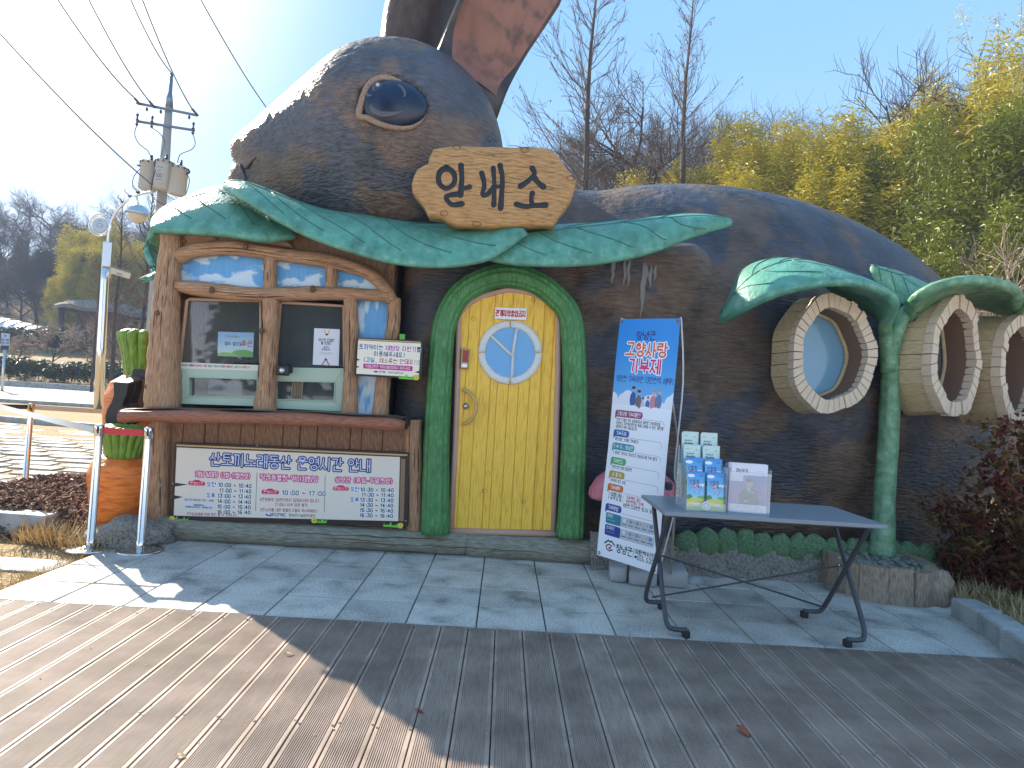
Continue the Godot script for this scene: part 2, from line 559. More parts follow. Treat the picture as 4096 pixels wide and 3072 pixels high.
func make_materials() -> void:
	var streak := noise_tex(11, 0.03, 3, 28.0)
	var fine := noise_tex(12, 0.06, 4)
	var woody := noise_tex(13, 0.02, 4, 10.0)
	M.streak = streak
	M.fine = fine
	M.woody = woody
	M.fur = grain([lin(0.09, 0.082, 0.078), lin(0.17, 0.156, 0.15), lin(0.19, 0.174, 0.168), lin(0.27, 0.246, 0.235)], 21, 0.022, Vector3(0.55, 2.4, 0.55), 0.55, streak, 1.5, 26.0)
	M.fur_head = grain([lin(0.08, 0.07, 0.066), lin(0.18, 0.155, 0.145), lin(0.21, 0.18, 0.165), lin(0.36, 0.30, 0.27)], 22, 0.022, Vector3(0.7, 2.0, 0.7), 0.5, streak, 1.6, 30.0)
	M.fur_head.metallic_specular = 0.6
	M.ear = grain([lin(0.05, 0.04, 0.036), lin(0.12, 0.09, 0.08)], 23, 0.02, Vector3(0.9, 0.5, 0.9), 0.5, fine, 0.4)
	M.ear_in = grain([lin(0.08, 0.045, 0.035), lin(0.26, 0.11, 0.075), lin(0.30, 0.13, 0.09)], 24, 0.012, Vector3(0.8, 0.6, 0.8), 0.55, fine, 0.4)
	M.leaf = grain([lin(0.06, 0.20, 0.14), lin(0.10, 0.31, 0.22), lin(0.12, 0.35, 0.26), lin(0.27, 0.48, 0.38)], 25, 0.02, Vector3(0.9, 0.9, 0.9), 0.42, fine, 0.5)
	M.leaf_pale = grain([lin(0.08, 0.20, 0.10), lin(0.14, 0.30, 0.17), lin(0.30, 0.46, 0.30)], 26, 0.02, Vector3(0.9, 0.9, 0.9), 0.45, fine, 0.5)
	M.vein = plain(lin(0.045, 0.15, 0.115), 0.6)
	M.arch = grain([lin(0.03, 0.12, 0.04), lin(0.06, 0.23, 0.07), lin(0.08, 0.27, 0.085), lin(0.22, 0.42, 0.18)], 27, 0.03, Vector3(2.5, 0.7, 2.5), 0.5, fine, 0.4)
	M.log = grain([lin(0.17, 0.085, 0.045), lin(0.38, 0.20, 0.105), lin(0.47, 0.27, 0.145), lin(0.60, 0.39, 0.24)], 28, 0.025, Vector3(5.0, 0.55, 5.0), 0.6, woody, 0.8, 8.0)
	M.log_h = grain([lin(0.17, 0.085, 0.045), lin(0.38, 0.20, 0.105), lin(0.47, 0.27, 0.145), lin(0.60, 0.39, 0.24)], 29, 0.025, Vector3(0.55, 5.0, 5.0), 0.6, woody, 0.8, 8.0)
	M.plank = grain([lin(0.11, 0.055, 0.03), lin(0.27, 0.14, 0.075), lin(0.36, 0.21, 0.11)], 30, 0.03, Vector3(5.0, 0.7, 5.0), 0.6, woody, 0.5, 8.0)
	M.counter = grain([lin(0.17, 0.055, 0.03), lin(0.34, 0.125, 0.065), lin(0.42, 0.18, 0.10)], 31, 0.03, Vector3(0.7, 5.0, 5.0), 0.5, woody, 0.5, 8.0)
	M.counter_top = grain([lin(0.12, 0.10, 0.09), lin(0.30, 0.26, 0.23)], 32, 0.03, Vector3(0.7, 5.0, 6.0), 0.5, woody, 0.3, 8.0)
	M.grey_log = grain([lin(0.13, 0.13, 0.10), lin(0.26, 0.25, 0.19), lin(0.38, 0.37, 0.30)], 33, 0.03, Vector3(0.6, 4.0, 4.0), 0.7, woody, 0.8, 8.0)
	M.yellow = grain([lin(0.70, 0.37, 0.035), lin(0.95, 0.58, 0.06), lin(0.96, 0.63, 0.08)], 34, 0.02, Vector3(6.0, 0.5, 6.0), 0.42, woody, 0.5, 6.0)
	M.pinkish = plain(lin(0.52, 0.32, 0.25), 0.6)
	M.white_paint = grain([lin(0.66, 0.66, 0.64), lin(0.80, 0.80, 0.78)], 35, 0.04, Vector3(3, 3, 3), 0.5, fine, 0.3)
	M.sky_blue = plain(lin(0.16, 0.42, 0.72), 0.4)
	M.brick = grain([lin(0.58, 0.42, 0.28), lin(0.80, 0.63, 0.46), lin(0.86, 0.73, 0.58)], 36, 0.05, Vector3(4, 4, 4), 0.6, fine, 0.5)
	M.stave = grain([lin(0.46, 0.34, 0.18), lin(0.63, 0.48, 0.28), lin(0.70, 0.56, 0.37)], 37, 0.03, Vector3(3, 3, 0.8), 0.6, fine, 0.4)
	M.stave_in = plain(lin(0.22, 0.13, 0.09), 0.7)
	M.groove = plain(lin(0.10, 0.05, 0.035), 0.8)
	M.board = grain([lin(0.22, 0.105, 0.03), lin(0.45, 0.235, 0.085), lin(0.51, 0.28, 0.105), lin(0.62, 0.38, 0.17)], 38, 0.02, Vector3(0.8, 5.0, 3.0), 0.55, woody, 0.9, 14.0)
	M.ink = plain(lin(0.008, 0.011, 0.016), 0.5)
	M.frame_green = plain(lin(0.42, 0.53, 0.42), 0.4)
	M.peach = plain(lin(0.50, 0.32, 0.22), 0.6)
	M.dark = plain(lin(0.02, 0.02, 0.022), 0.8)
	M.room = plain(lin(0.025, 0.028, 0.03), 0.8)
	M.pane = glass(Color(0.75, 0.82, 0.85), 0.05)
	M.black = plain(lin(0.012, 0.012, 0.013), 0.45)
	M.black_matte = plain(lin(0.02, 0.02, 0.021), 0.75)
	M.steel = plain(lin(0.72, 0.71, 0.69), 0.14, 1.0)
	M.steel_dull = plain(lin(0.55, 0.56, 0.58), 0.28, 1.0)
	M.chrome_base = plain(lin(0.70, 0.70, 0.70), 0.08, 1.0)
	M.deck = []
	for i in 4:
		var k := 0.92 + 0.06 * i
		M.deck.append(grain([lin(0.27 * k, 0.20 * k, 0.16 * k), lin(0.365 * k, 0.275 * k, 0.222 * k), lin(0.43 * k, 0.33 * k, 0.272 * k)], 40 + i, 0.02, Vector3(5.0, 1.0, 0.6), 0.62))
	M.tile = []
	for i in 4:
		var k := 0.86 + 0.06 * i
		M.tile.append(grain([lin(0.15 * k, 0.15 * k, 0.14 * k), lin(0.56 * k, 0.52 * k, 0.465 * k), lin(0.66 * k, 0.615 * k, 0.55 * k), lin(0.80 * k, 0.78 * k, 0.74 * k)], 50 + i, 0.12, Vector3(0.9, 0.9, 0.9), 0.75, fine, 0.15, 0.0, 3))
	for m in M.tile: weathered(m, 90, 0.45, 0.62)
	for m in M.deck: weathered(m, 91, 0.5, 0.78)
	weathered(M.fur, 92, 0.5, 0.6)
	weathered(M.fur_head, 93, 0.55, 0.55)
	weathered(M.leaf, 94, 0.6, 0.72)
	weathered(M.arch, 95, 0.7, 0.7)
	M.granite = grain([lin(0.22, 0.22, 0.22), lin(0.40, 0.40, 0.39), lin(0.52, 0.52, 0.50)], 55, 0.15, Vector3(1.2, 1.2, 1.2), 0.75, fine, 0.3)
	M.paver = grain([lin(0.34, 0.32, 0.29), lin(0.50, 0.48, 0.44), lin(0.58, 0.56, 0.52)], 56, 0.06, Vector3(1.2, 1.2, 1.2), 0.8, fine, 0.6)
	weathered(M.paver, 96, 0.4, 0.75)
	weathered(M.granite, 97, 0.6, 0.75)
	M.rough_stone = grain([lin(0.12, 0.10, 0.085), lin(0.30, 0.27, 0.23), lin(0.42, 0.39, 0.34)], 57, 0.03, Vector3(2, 2, 2), 0.85, fine, 2.0)
	M.moss = grain([lin(0.05, 0.11, 0.045), lin(0.10, 0.20, 0.09), lin(0.19, 0.29, 0.16)], 58, 0.03, Vector3(2, 2, 2), 0.6, fine, 1.0)
	M.stump = grain([lin(0.17, 0.12, 0.085), lin(0.34, 0.26, 0.19), lin(0.42, 0.34, 0.26)], 59, 0.03, Vector3(4.0, 0.8, 4.0), 0.75, woody, 1.2, 8.0)
	M.soil = grain([lin(0.16, 0.105, 0.055), lin(0.36, 0.25, 0.12), lin(0.46, 0.34, 0.18)], 60, 0.05, Vector3(0.7, 0.7, 0.7), 0.95, fine, 2.0)
	M.mulch = grain([lin(0.035, 0.018, 0.012), lin(0.13, 0.065, 0.04), lin(0.22, 0.13, 0.085)], 61, 0.09, Vector3(1.6, 1.6, 1.6), 0.95, fine, 3.0)
	M.orange = grain([lin(0.42, 0.085, 0.015), lin(0.78, 0.20, 0.025), lin(0.85, 0.28, 0.04)], 62, 0.02, Vector3(0.6, 2.2, 0.6), 0.42, fine, 0.5)
	M.carrot_top = grain([lin(0.05, 0.13, 0.012), lin(0.16, 0.30, 0.03), lin(0.26, 0.40, 0.06)], 63, 0.03, Vector3(2.5, 0.5, 2.5), 0.45, fine, 0.4)
	M.pink_cap = grain([lin(0.42, 0.07, 0.11), lin(0.62, 0.17, 0.23), lin(0.70, 0.36, 0.40)], 64, 0.02, Vector3(2.0, 0.6, 2.0), 0.5, fine, 0.6)
	M.cream = plain(lin(0.60, 0.52, 0.44), 0.7)
	M.grey_plastic = plain(lin(0.36, 0.37, 0.38), 0.5)
	M.table_top = plain(lin(0.25, 0.27, 0.30), 0.42)
	M.table_leg = plain(lin(0.055, 0.06, 0.068), 0.35)
	M.acrylic = glass(Color(0.85, 0.9, 0.92), 0.22)
	M.concrete = grain([lin(0.28, 0.28, 0.27), lin(0.38, 0.375, 0.36)], 65, 0.05, Vector3(1, 1, 1), 0.85)
	M.bark = grain([lin(0.03, 0.024, 0.02), lin(0.085, 0.065, 0.052)], 66, 0.04, Vector3(3, 0.8, 3), 0.9)
	M.twig = plain(lin(0.085, 0.066, 0.055), 0.9)
	M.twig_red = plain(lin(0.12, 0.08, 0.06), 0.9)
	M.twig_pale = plain(lin(0.34, 0.25, 0.19), 0.9)
	M.thatch = grain([lin(0.16, 0.14, 0.12), lin(0.36, 0.32, 0.27)], 67, 0.05, Vector3(2, 2, 2), 0.95, fine, 4.0)
	M.bamboo = foliage(lin(0.56, 0.51, 0.065), lin(0.46, 0.43, 0.05))
	M.bamboo_green = foliage(lin(0.27, 0.31, 0.04), lin(0.26, 0.29, 0.03))
	M.evergreen = foliage(lin(0.035, 0.07, 0.018), lin(0.03, 0.06, 0.01))
	M.hedge = foliage(lin(0.06, 0.09, 0.03), lin(0.05, 0.07, 0.02))
	M.nandina = foliage(lin(0.19, 0.035, 0.028), lin(0.18, 0.03, 0.02))
	M.dry_grass = foliage(lin(0.46, 0.34, 0.17), lin(0.2, 0.15, 0.06))
	M.chip = plain(lin(0.17, 0.09, 0.055), 0.9)

func foliage(c: Color, back: Color) -> StandardMaterial3D:
	var m := plain(c, 0.5)
	m.backlight_enabled = true
	m.backlight = back
	return m

# ---------------------------------------------------------------- ground

func ramp01(a: float, b: float, x: float) -> float:
	return smoothstep(0.0, 1.0, clampf((x - a) / (b - a), 0.0, 1.0))

func land(x: float, z: float) -> float:
	var d := -z
	var y := -0.035
	var left := 1.0 - ramp01(-14.0, 6.0, x)
	y += left * (2.6 * ramp01(37.0, 50.0, d) + 2.6 * ramp01(54.0, 66.0, d) + 15.0 * ramp01(66.0, 110.0, d))
	y += (1.0 - left) * 17.0 * ramp01(10.0, 75.0, d + 0.25 * maxf(0.0, x - 4.0))
	y += 0.25 * sin(x * 0.21 + z * 0.13) * ramp01(40.0, 60.0, d)
	return y

func build_ground() -> void:
	var s := ST()
	var xs := []
	for i in 81: xs.append(signf(i - 40.0) * pow(absf(i - 40.0) / 40.0, 1.7) * 260.0)
	var zs := []
	for i in 81: zs.append(18.0 - pow(i / 80.0, 1.8) * 420.0)
	grid(s, 80, 80, func(u: float, v: float) -> Vector3:
		var x: float = xs[int(round(u * 80))]
		var z: float = zs[int(round(v * 80))]
		return Vector3(x, land(x, z), z))
	setting("ground", s, M.soil)

	# timber deck: every grooved board is a piece of its own
	var deck := Node3D.new()
	deck.name = "deck"
	add_child(deck)
	tag(deck, "grooved brown timber deck in the foreground, half in shadow", "", "", "structure")
	var bs := ST(false)
	var prof := PackedVector2Array([Vector2(-0.0725, -0.025), Vector2(-0.0725, -0.002), Vector2(-0.0705, 0.0), Vector2(-0.058, 0.0)])
	for k in 14:
		var x := -0.058 + k * 0.116 / 14.0
		for q in [[0.0012, -0.0032], [0.0042, -0.0032], [0.0052, 0.0], [0.0082857, 0.0]]: prof.append(Vector2(x + q[0], q[1]))
	prof.append_array(PackedVector2Array([Vector2(0.0705, 0.0), Vector2(0.0725, -0.002), Vector2(0.0725, -0.025)]))
	for i in prof.size() - 1:
		var a := prof[i]
		var b := prof[i + 1]
		quad(bs, Vector3(a.x, a.y, 2.25), Vector3(b.x, b.y, 2.25), Vector3(b.x, b.y, -2.25), Vector3(a.x, a.y, -2.25))
	for e in [2.25, -2.25]:
		quad_o(bs, Vector3(-0.0725, -0.025, e), Vector3(0.0725, -0.025, e), Vector3(0.0725, -0.003, e), Vector3(-0.0725, -0.003, e), Vector3.ZERO)
	var bm := mesh_of(bs)
	for i in 74:
		var o := obj("deck_board", bm, M.deck[(i * 7 + i / 3) % 4], deck)
		o.position = Vector3(-5.0 + i * 0.15, 0.012 + rng.randf_range(-0.0012, 0.0012), -1.215 + rng.randf_range(-0.004, 0.004))
	var js := ST(false)
	for k in 9: box(js, Vector3(0.5, -0.037, -3.4 + k * 0.5), Vector3(11.2, 0.045, 0.06))
	obj("joist", js, M.dark, deck).set_meta("kind", "stuff")
	var sc := ST(false)
	for i in 74:
		for z in [-3.38, -2.4]:
			for dx in [-0.066, 0.066]:
				box(sc, Vector3(-5.0 + i * 0.15 + dx * 0.97, 0.0125, z + 0.01 * sin(i * 3.1)), Vector3(0.008, 0.003, 0.008))
	obj("screw", sc, M.steel_dull, deck).set_meta("kind", "stuff")

	# granite paving in front of the kiosk
	var pave := Node3D.new()
	pave.name = "pavement"
	add_child(pave)
	tag(pave, "grey granite paving slabs between the deck and the rabbit kiosk", "", "", "structure")
	var ts := ST(false)
	box(ts, Vector3(0, -0.02, 0), Vector3(0.392, 0.04, 0.342), Basis.IDENTITY, 0.004)
	var tm := mesh_of(ts)
	for i in range(-4, 18):
		var off := rng.randf_range(-0.05, 0.05) if i < 0 else rng.randf_range(-0.008, 0.008)
		for k in 6:
			var x := -1.284 + 0.4 * i + 0.2
			var z := -3.672 - 0.35 * k + off * (0.0 if k == 0 else 1.0)
			if k >= 5 and x < 0.6: continue
			var o := obj("paving_slab", tm, M.tile[rng.randi() % 4], pave)
			o.position = Vector3(x, rng.randf_range(-0.0015, 0.001), z)
	var gs := ST(false)
	box(gs, Vector3(1.6, -0.028, -4.4), Vector3(8.9, 0.03, 2.2))
	obj("bedding", gs, plain(lin(0.07, 0.065, 0.06), 0.95), pave)

	# unseen pale ground behind the viewer, added to bounce sunlight onto the kiosk front
	var sq := ST(false)
	quad(sq, Vector3(-40, -0.02, 45), Vector3(40, -0.02, 45), Vector3(40, -0.02, 1.04), Vector3(-40, -0.02, 1.04))
	setting("bounce_ground", sq, plain(lin(0.80, 0.76, 0.70), 0.85)).set_meta("label", "unseen pale ground added behind the viewer to bounce light onto the kiosk front")

	# rough pavers with dry grass between them, left of the kiosk
	var lawn := Node3D.new()
	lawn.name = "paved_yard"
	add_child(lawn)
	tag(lawn, "yard of pale stone pavers with dry grass growing between them", "", "", "structure")
	var stones := []
	for k in 4:
		var s2 := ST(false)
		var pl := PackedVector2Array()
		for q in [[-0.3, -0.13], [0.0, -0.14], [0.3, -0.12], [0.31, 0.02], [0.29, 0.13], [0.02, 0.14], [-0.29, 0.12], [-0.31, 0.0]]:
			pl.append(Vector2(q[0] + rng.randf_range(-0.025, 0.025), q[1] + rng.randf_range(-0.014, 0.014)))
		slab(s2, pl, -0.05, 0.0, 0.008, Transform3D(Basis(Vector3.RIGHT, -PI / 2), Vector3.ZERO))
		stones.append(mesh_of(s2))
	var n := 0
	var tuft := []
	var z := -3.4
	var row := 0
	while z > -14.0:
		var x := -3.25 - (0.35 if row % 2 == 1 else 0.0)
		while x > -3.3 + z * 0.9 and n < 300:
			var skip := z < -4.55 and z > -6.6 and x > -4.6
			if not skip and not (x > -3.4 and z < -4.5 and z > -7.0):
				var o := obj("paver", stones[rng.randi() % 4], M.paver, lawn)
				o.position = Vector3(x + rng.randf_range(-0.03, 0.03), -0.012 + rng.randf_range(-0.012, 0.006), z)
				o.rotation.y = rng.randf_range(-0.04, 0.04)
				n += 1
			x -= 0.72
		for q in 150:
			var gx := rng.randf_range(-3.3 + z * 0.9, -2.95)
			tuft.append(Transform3D(Basis(Vector3.UP, rng.randf() * TAU).scaled(Vector3.ONE * rng.randf_range(0.5, 1.1)), Vector3(gx, -0.06, z + 0.2 + rng.randf_range(-0.05, 0.05))))
		z -= 0.4
		row += 1
	for q in 120:
		tuft.append(Transform3D(Basis(Vector3.UP, rng.randf() * TAU).scaled(Vector3.ONE * rng.randf_range(0.5, 1.0)), Vector3(-2.93 + rng.randf_range(-0.05, 0.02), -0.05, rng.randf_range(-4.7, -3.5))))
	scatter("dry_grass", tuft_mesh(9, 0.09, 0.05), M.dry_grass, tuft, lawn)

	# granite kerbs
	for kb in [[Vector3(-11.78, -0.045, -14.5), Vector3(-8.687, -0.062, -13.8), 0.12, 0.18, "pale kerb between the paved yard and the grass strip"], [Vector3(-32, 0.02, -22.0), Vector3(-10, 0.02, -22.0), 0.1, 0.2, "thin kerb along the far stone lane"], [Vector3(-45, 0.0, -37.5), Vector3(-9, 0.0, -37.5), 0.35, 0.3, "long grey kerb below the hedge across the lane"]]:
		var a: Vector3 = kb[0]
		var b: Vector3 = kb[1]
		a.y = 0.0
		b.y = 0.0
		var dir := (b - a).normalized()
		a -= dir * 4.0
		b += dir * 2.0
		var kn := Node3D.new()
		kn.name = "kerb"
		add_child(kn, true)
		tag(kn, kb[4], "", "", "structure")
		var L := a.distance_to(b)
		var cnt := int(L / 1.0)
		var ks := ST(false)
		box(ks, Vector3.ZERO, Vector3(L / cnt - 0.012, kb[2] + 0.1, kb[3]), Basis.IDENTITY, 0.012)
		var km := mesh_of(ks)
		for i in cnt:
			var o := obj("kerb_stone", km, M.granite, kn)
			o.position = a + dir * (L / cnt) * (i + 0.5) + Vector3(0, kb[2] * 0.5 - 0.06, 0)
			o.rotation.y = atan2(-dir.z, dir.x)
	# the stone lane in front of the far hedge, and the sunlit lawn strips
	var ln := ST(false)
	quad(ln, Vector3(-60, 0.0, -22.2), Vector3(-8, 0.0, -22.2), Vector3(-8, 0.0, -37.3), Vector3(-60, 0.0, -37.3))
	var lane := setting("lane", ln, grain([lin(0.22, 0.18, 0.13), lin(0.44, 0.41, 0.36), lin(0.52, 0.50, 0.46)], 71, 0.06, Vector3(0.5, 1, 0.9), 0.85, M.fine, 3.0))
	lane.set_meta("label", "sunlit stone lane beyond the grass strip on the left")

	# mulch bed beside the carrots
	var ms := ST()
	grid(ms, 24, 24, func(u: float, v: float) -> Vector3:
		var x := lerpf(-5.0, -2.7, u)
		var zz := lerpf(-6.8, -4.75, v)
		var e := minf(minf(u, 1.0) * 5.0, minf(v, 1.0 - v) * 5.0)
		return Vector3(x, -0.05 + 0.22 * ramp01(0.0, 1.0, e) + 0.03 * sin(x * 17.0 + zz * 9.0) + 0.025 * sin(x * 31.0 - zz * 27.0), zz))
	var bed := setting("mulch_bed", ms, M.mulch)
	bed.set_meta("label", "mound of brown bark mulch around the giant carrots")
	var chips := []
	for q in 5200:
		var u := rng.randf()
		var v := rng.randf()
		var e := minf(u * 5.0, minf(v, 1.0 - v) * 5.0)
		var p := Vector3(lerpf(-5.0, -2.7, u), -0.03 + 0.22 * ramp01(0.0, 1.0, e), lerpf(-6.8, -4.75, v))
		chips.append(Transform3D(Basis.from_euler(Vector3(rng.randf_range(-0.6, 0.6), rng.randf() * TAU, rng.randf_range(-0.6, 0.6))).scaled(Vector3.ONE * rng.randf_range(0.35, 1.0)), p + Vector3(0, rng.randf_range(0.0, 0.05), 0)))
	var cs := ST(false)
	box(cs, Vector3.ZERO, Vector3(0.06, 0.008, 0.018))
	box(cs, Vector3(0.02, 0.01, 0.02), Vector3(0.035, 0.006, 0.012), Basis(Vector3.UP, 1.1))
	tag(scatter("bark_chips", mesh_of(cs), M.chip, chips), "loose brown bark chips lying on the mulch mound")
	var ek := ST(false)
	box(ek, Vector3.ZERO, Vector3(1.5, 0.2, 0.2), Basis.IDENTITY, 0.015)
	var e2 := setting("kerb", ek, M.granite)
	e2.position = Vector3(-3.837, 0, -4.894) + Vector3(-0.45, 0.05, -0.1)
	e2.rotation.y = -0.05
	e2.set_meta("label", "white granite edging stone in front of the mulch mound")

	# kerb at the right edge, with a bed behind it
	var rk := Node3D.new()
	rk.name = "kerb"
	add_child(rk, true)
	tag(rk, "grey granite kerb curving towards the viewer at the right edge", "", "", "structure")
	var kp := v3([3.142, 0, -4.202, 3.12, 0, -3.934, 3.023, 0, -3.613, 2.932, 0, -3.274, 2.8, 0, -2.92])
	for i in kp.size() - 1:
		var rs := ST(false)
		var d := kp[i + 1] - kp[i]
		var B := Basis(Vector3.UP, atan2(-d.z, d.x))
		box(rs, (kp[i] + kp[i + 1]) * 0.5 + B * Vector3(0, 0.03, -0.08), Vector3(d.length() - 0.008, 0.2, 0.17), B, 0.012)
		obj("kerb_stone", rs, M.granite, rk)
	var bd := ST()
	grid(bd, 16, 16, func(u: float, v: float) -> Vector3:
		var x := lerpf(3.22, 7.0, u)
		var zz := lerpf(-5.2, -2.3, v)
		var e := minf(u * 8.0, 1.0)
		return Vector3(x + 0.42 * (1.0 - absf(v - 0.55) * 2.0) * 0.0, -0.05 + 0.14 * e * ramp01(0.0, 1.0, (x - 3.05 - (zz + 4.2) * -0.2) * 3.0) + 0.012 * sin(x * 21.0 + zz * 17.0), zz))
	var bed2 := setting("planting_bed", bd, M.soil)
	bed2.set_meta("label", "dry soil bed behind the kerb at the right edge")

func tuft_mesh(blades: int, h: float, spread: float) -> ArrayMesh:
	var s := ST(false)
	var r := RandomNumberGenerator.new()
	r.seed = 5 + blades
	for i in blades:
		var a := r.randf() * TAU
		var b := Vector3(cos(a), 0, sin(a))
		var p := b * r.randf() * spread
		var w := Vector3(-b.z, 0, b.x) * 0.004
		var lean := b * r.randf_range(0.2, 1.0) * h
		var hh := h * r.randf_range(0.5, 1.1)
		tri(s, p - w, p + w, p + lean + Vector3(0, hh, 0))
	return mesh_of(s)

# ---------------------------------------------------------------- the rabbit: body, head, ears

func smin(a: float, b: float, k: float) -> float:
	var h := maxf(k - absf(a - b), 0.0) / k
	return minf(a, b) - h * h * k * 0.25

func ell(p: Vector3, c: Vector3, r: Vector3) -> float:
	var q := (p - c) / r
	var k := q.length()
	return (k - 1.0) * minf(r.x, minf(r.y, r.z)) if k < 0.3 else k * (k - 1.0) / (q / r).length()

func body_d(p: Vector3) -> float:
	var t := ell(p, Vector3(2.0, 1.3, -6.9), Vector3(3.4, 2.46, 1.88))
	var h := ell(p, Vector3(2.3, 1.35, -5.95), Vector3(1.95, 1.58, 1.0))
	var q := (p - Vector3(0.4, 1.3, -6.0)).abs() - Vector3(1.1, 1.2, 0.65)
	var w := q.max(Vector3.ZERO).length() + minf(maxf(q.x, maxf(q.y, q.z)), 0.0) - 0.25
	var n := p.distance_to(Vector3(-0.35, 3.05, -6.6)) - 0.85
	return smin(smin(t, n, 0.6), smin(h, w, 0.12), 0.1)

# a cone with a ball at each end
func round_cone(p: Vector3, a: Vector3, b: Vector3, r1: float, r2: float) -> float:
	var ba := b - a
	var l2 := ba.length_squared()
	var rr := r1 - r2
	var a2 := l2 - rr * rr
	var pa := p - a
	var y := pa.dot(ba)
	var z := y - l2
	var x2 := (pa * l2 - ba * y).length_squared()
	var y2 := y * y * l2
	var z2 := z * z * l2
	var k := signf(rr) * rr * rr * x2
	if signf(z) * a2 * z2 > k: return sqrt(x2 + z2) / l2 - r2
	if signf(y) * a2 * y2 < k: return sqrt(x2 + y2) / l2 - r1
	return (sqrt(x2 * a2 / l2) + y * rr) / l2 - r1

func head_d(p: Vector3) -> float:
	var skull := round_cone(p, Vector3(-2.316, 3.49, -6.0), Vector3(-1.207, 3.587, -6.0), 0.422, 1.042)
	var jaw := round_cone(p, Vector3(-2.524, 3.152, -6.0), Vector3(-1.375, 3.267, -6.0), 0.267, 0.774)
	var nose := p.distance_to(Vector3(-2.631, 3.54, -5.95)) - 0.17
	var chin := p.distance_to(Vector3(-2.634, 3.247, -5.95)) - 0.16
	return smin(smin(smin(skull, jaw, 0.15), nose, 0.10), chin, 0.08)

func march(c: Vector3, dir: Vector3, f: Callable) -> Vector3:
	var t := 0.3
	for i in 40:
		var d: float = f.call(c + dir * t)
		if absf(d) < 0.002: break
		t -= d * 0.9
	return c + dir * t

func on_front(f: Callable, x: float, y: float) -> Vector3:
	var p := Vector3(x, y, -4.2)
	for i in 60:
		var d: float = f.call(p)
		if d < 0.002: break
		p.z -= d * 0.8
	return p

func radial(s: SurfaceTool, c: Vector3, nu: int, nv: int, f: Callable, col: Callable, shape: Variant = null) -> void:
	grid(s, nu, nv, func(u: float, v: float) -> Vector3:
		var a := TAU * u
		var b := PI * (v - 0.5)
		var d := Vector3(cos(a) * cos(b), sin(b), -sin(a) * cos(b))
		var p := march(c, d, f)
		return shape.call(p, d) if shape != null else p, col)

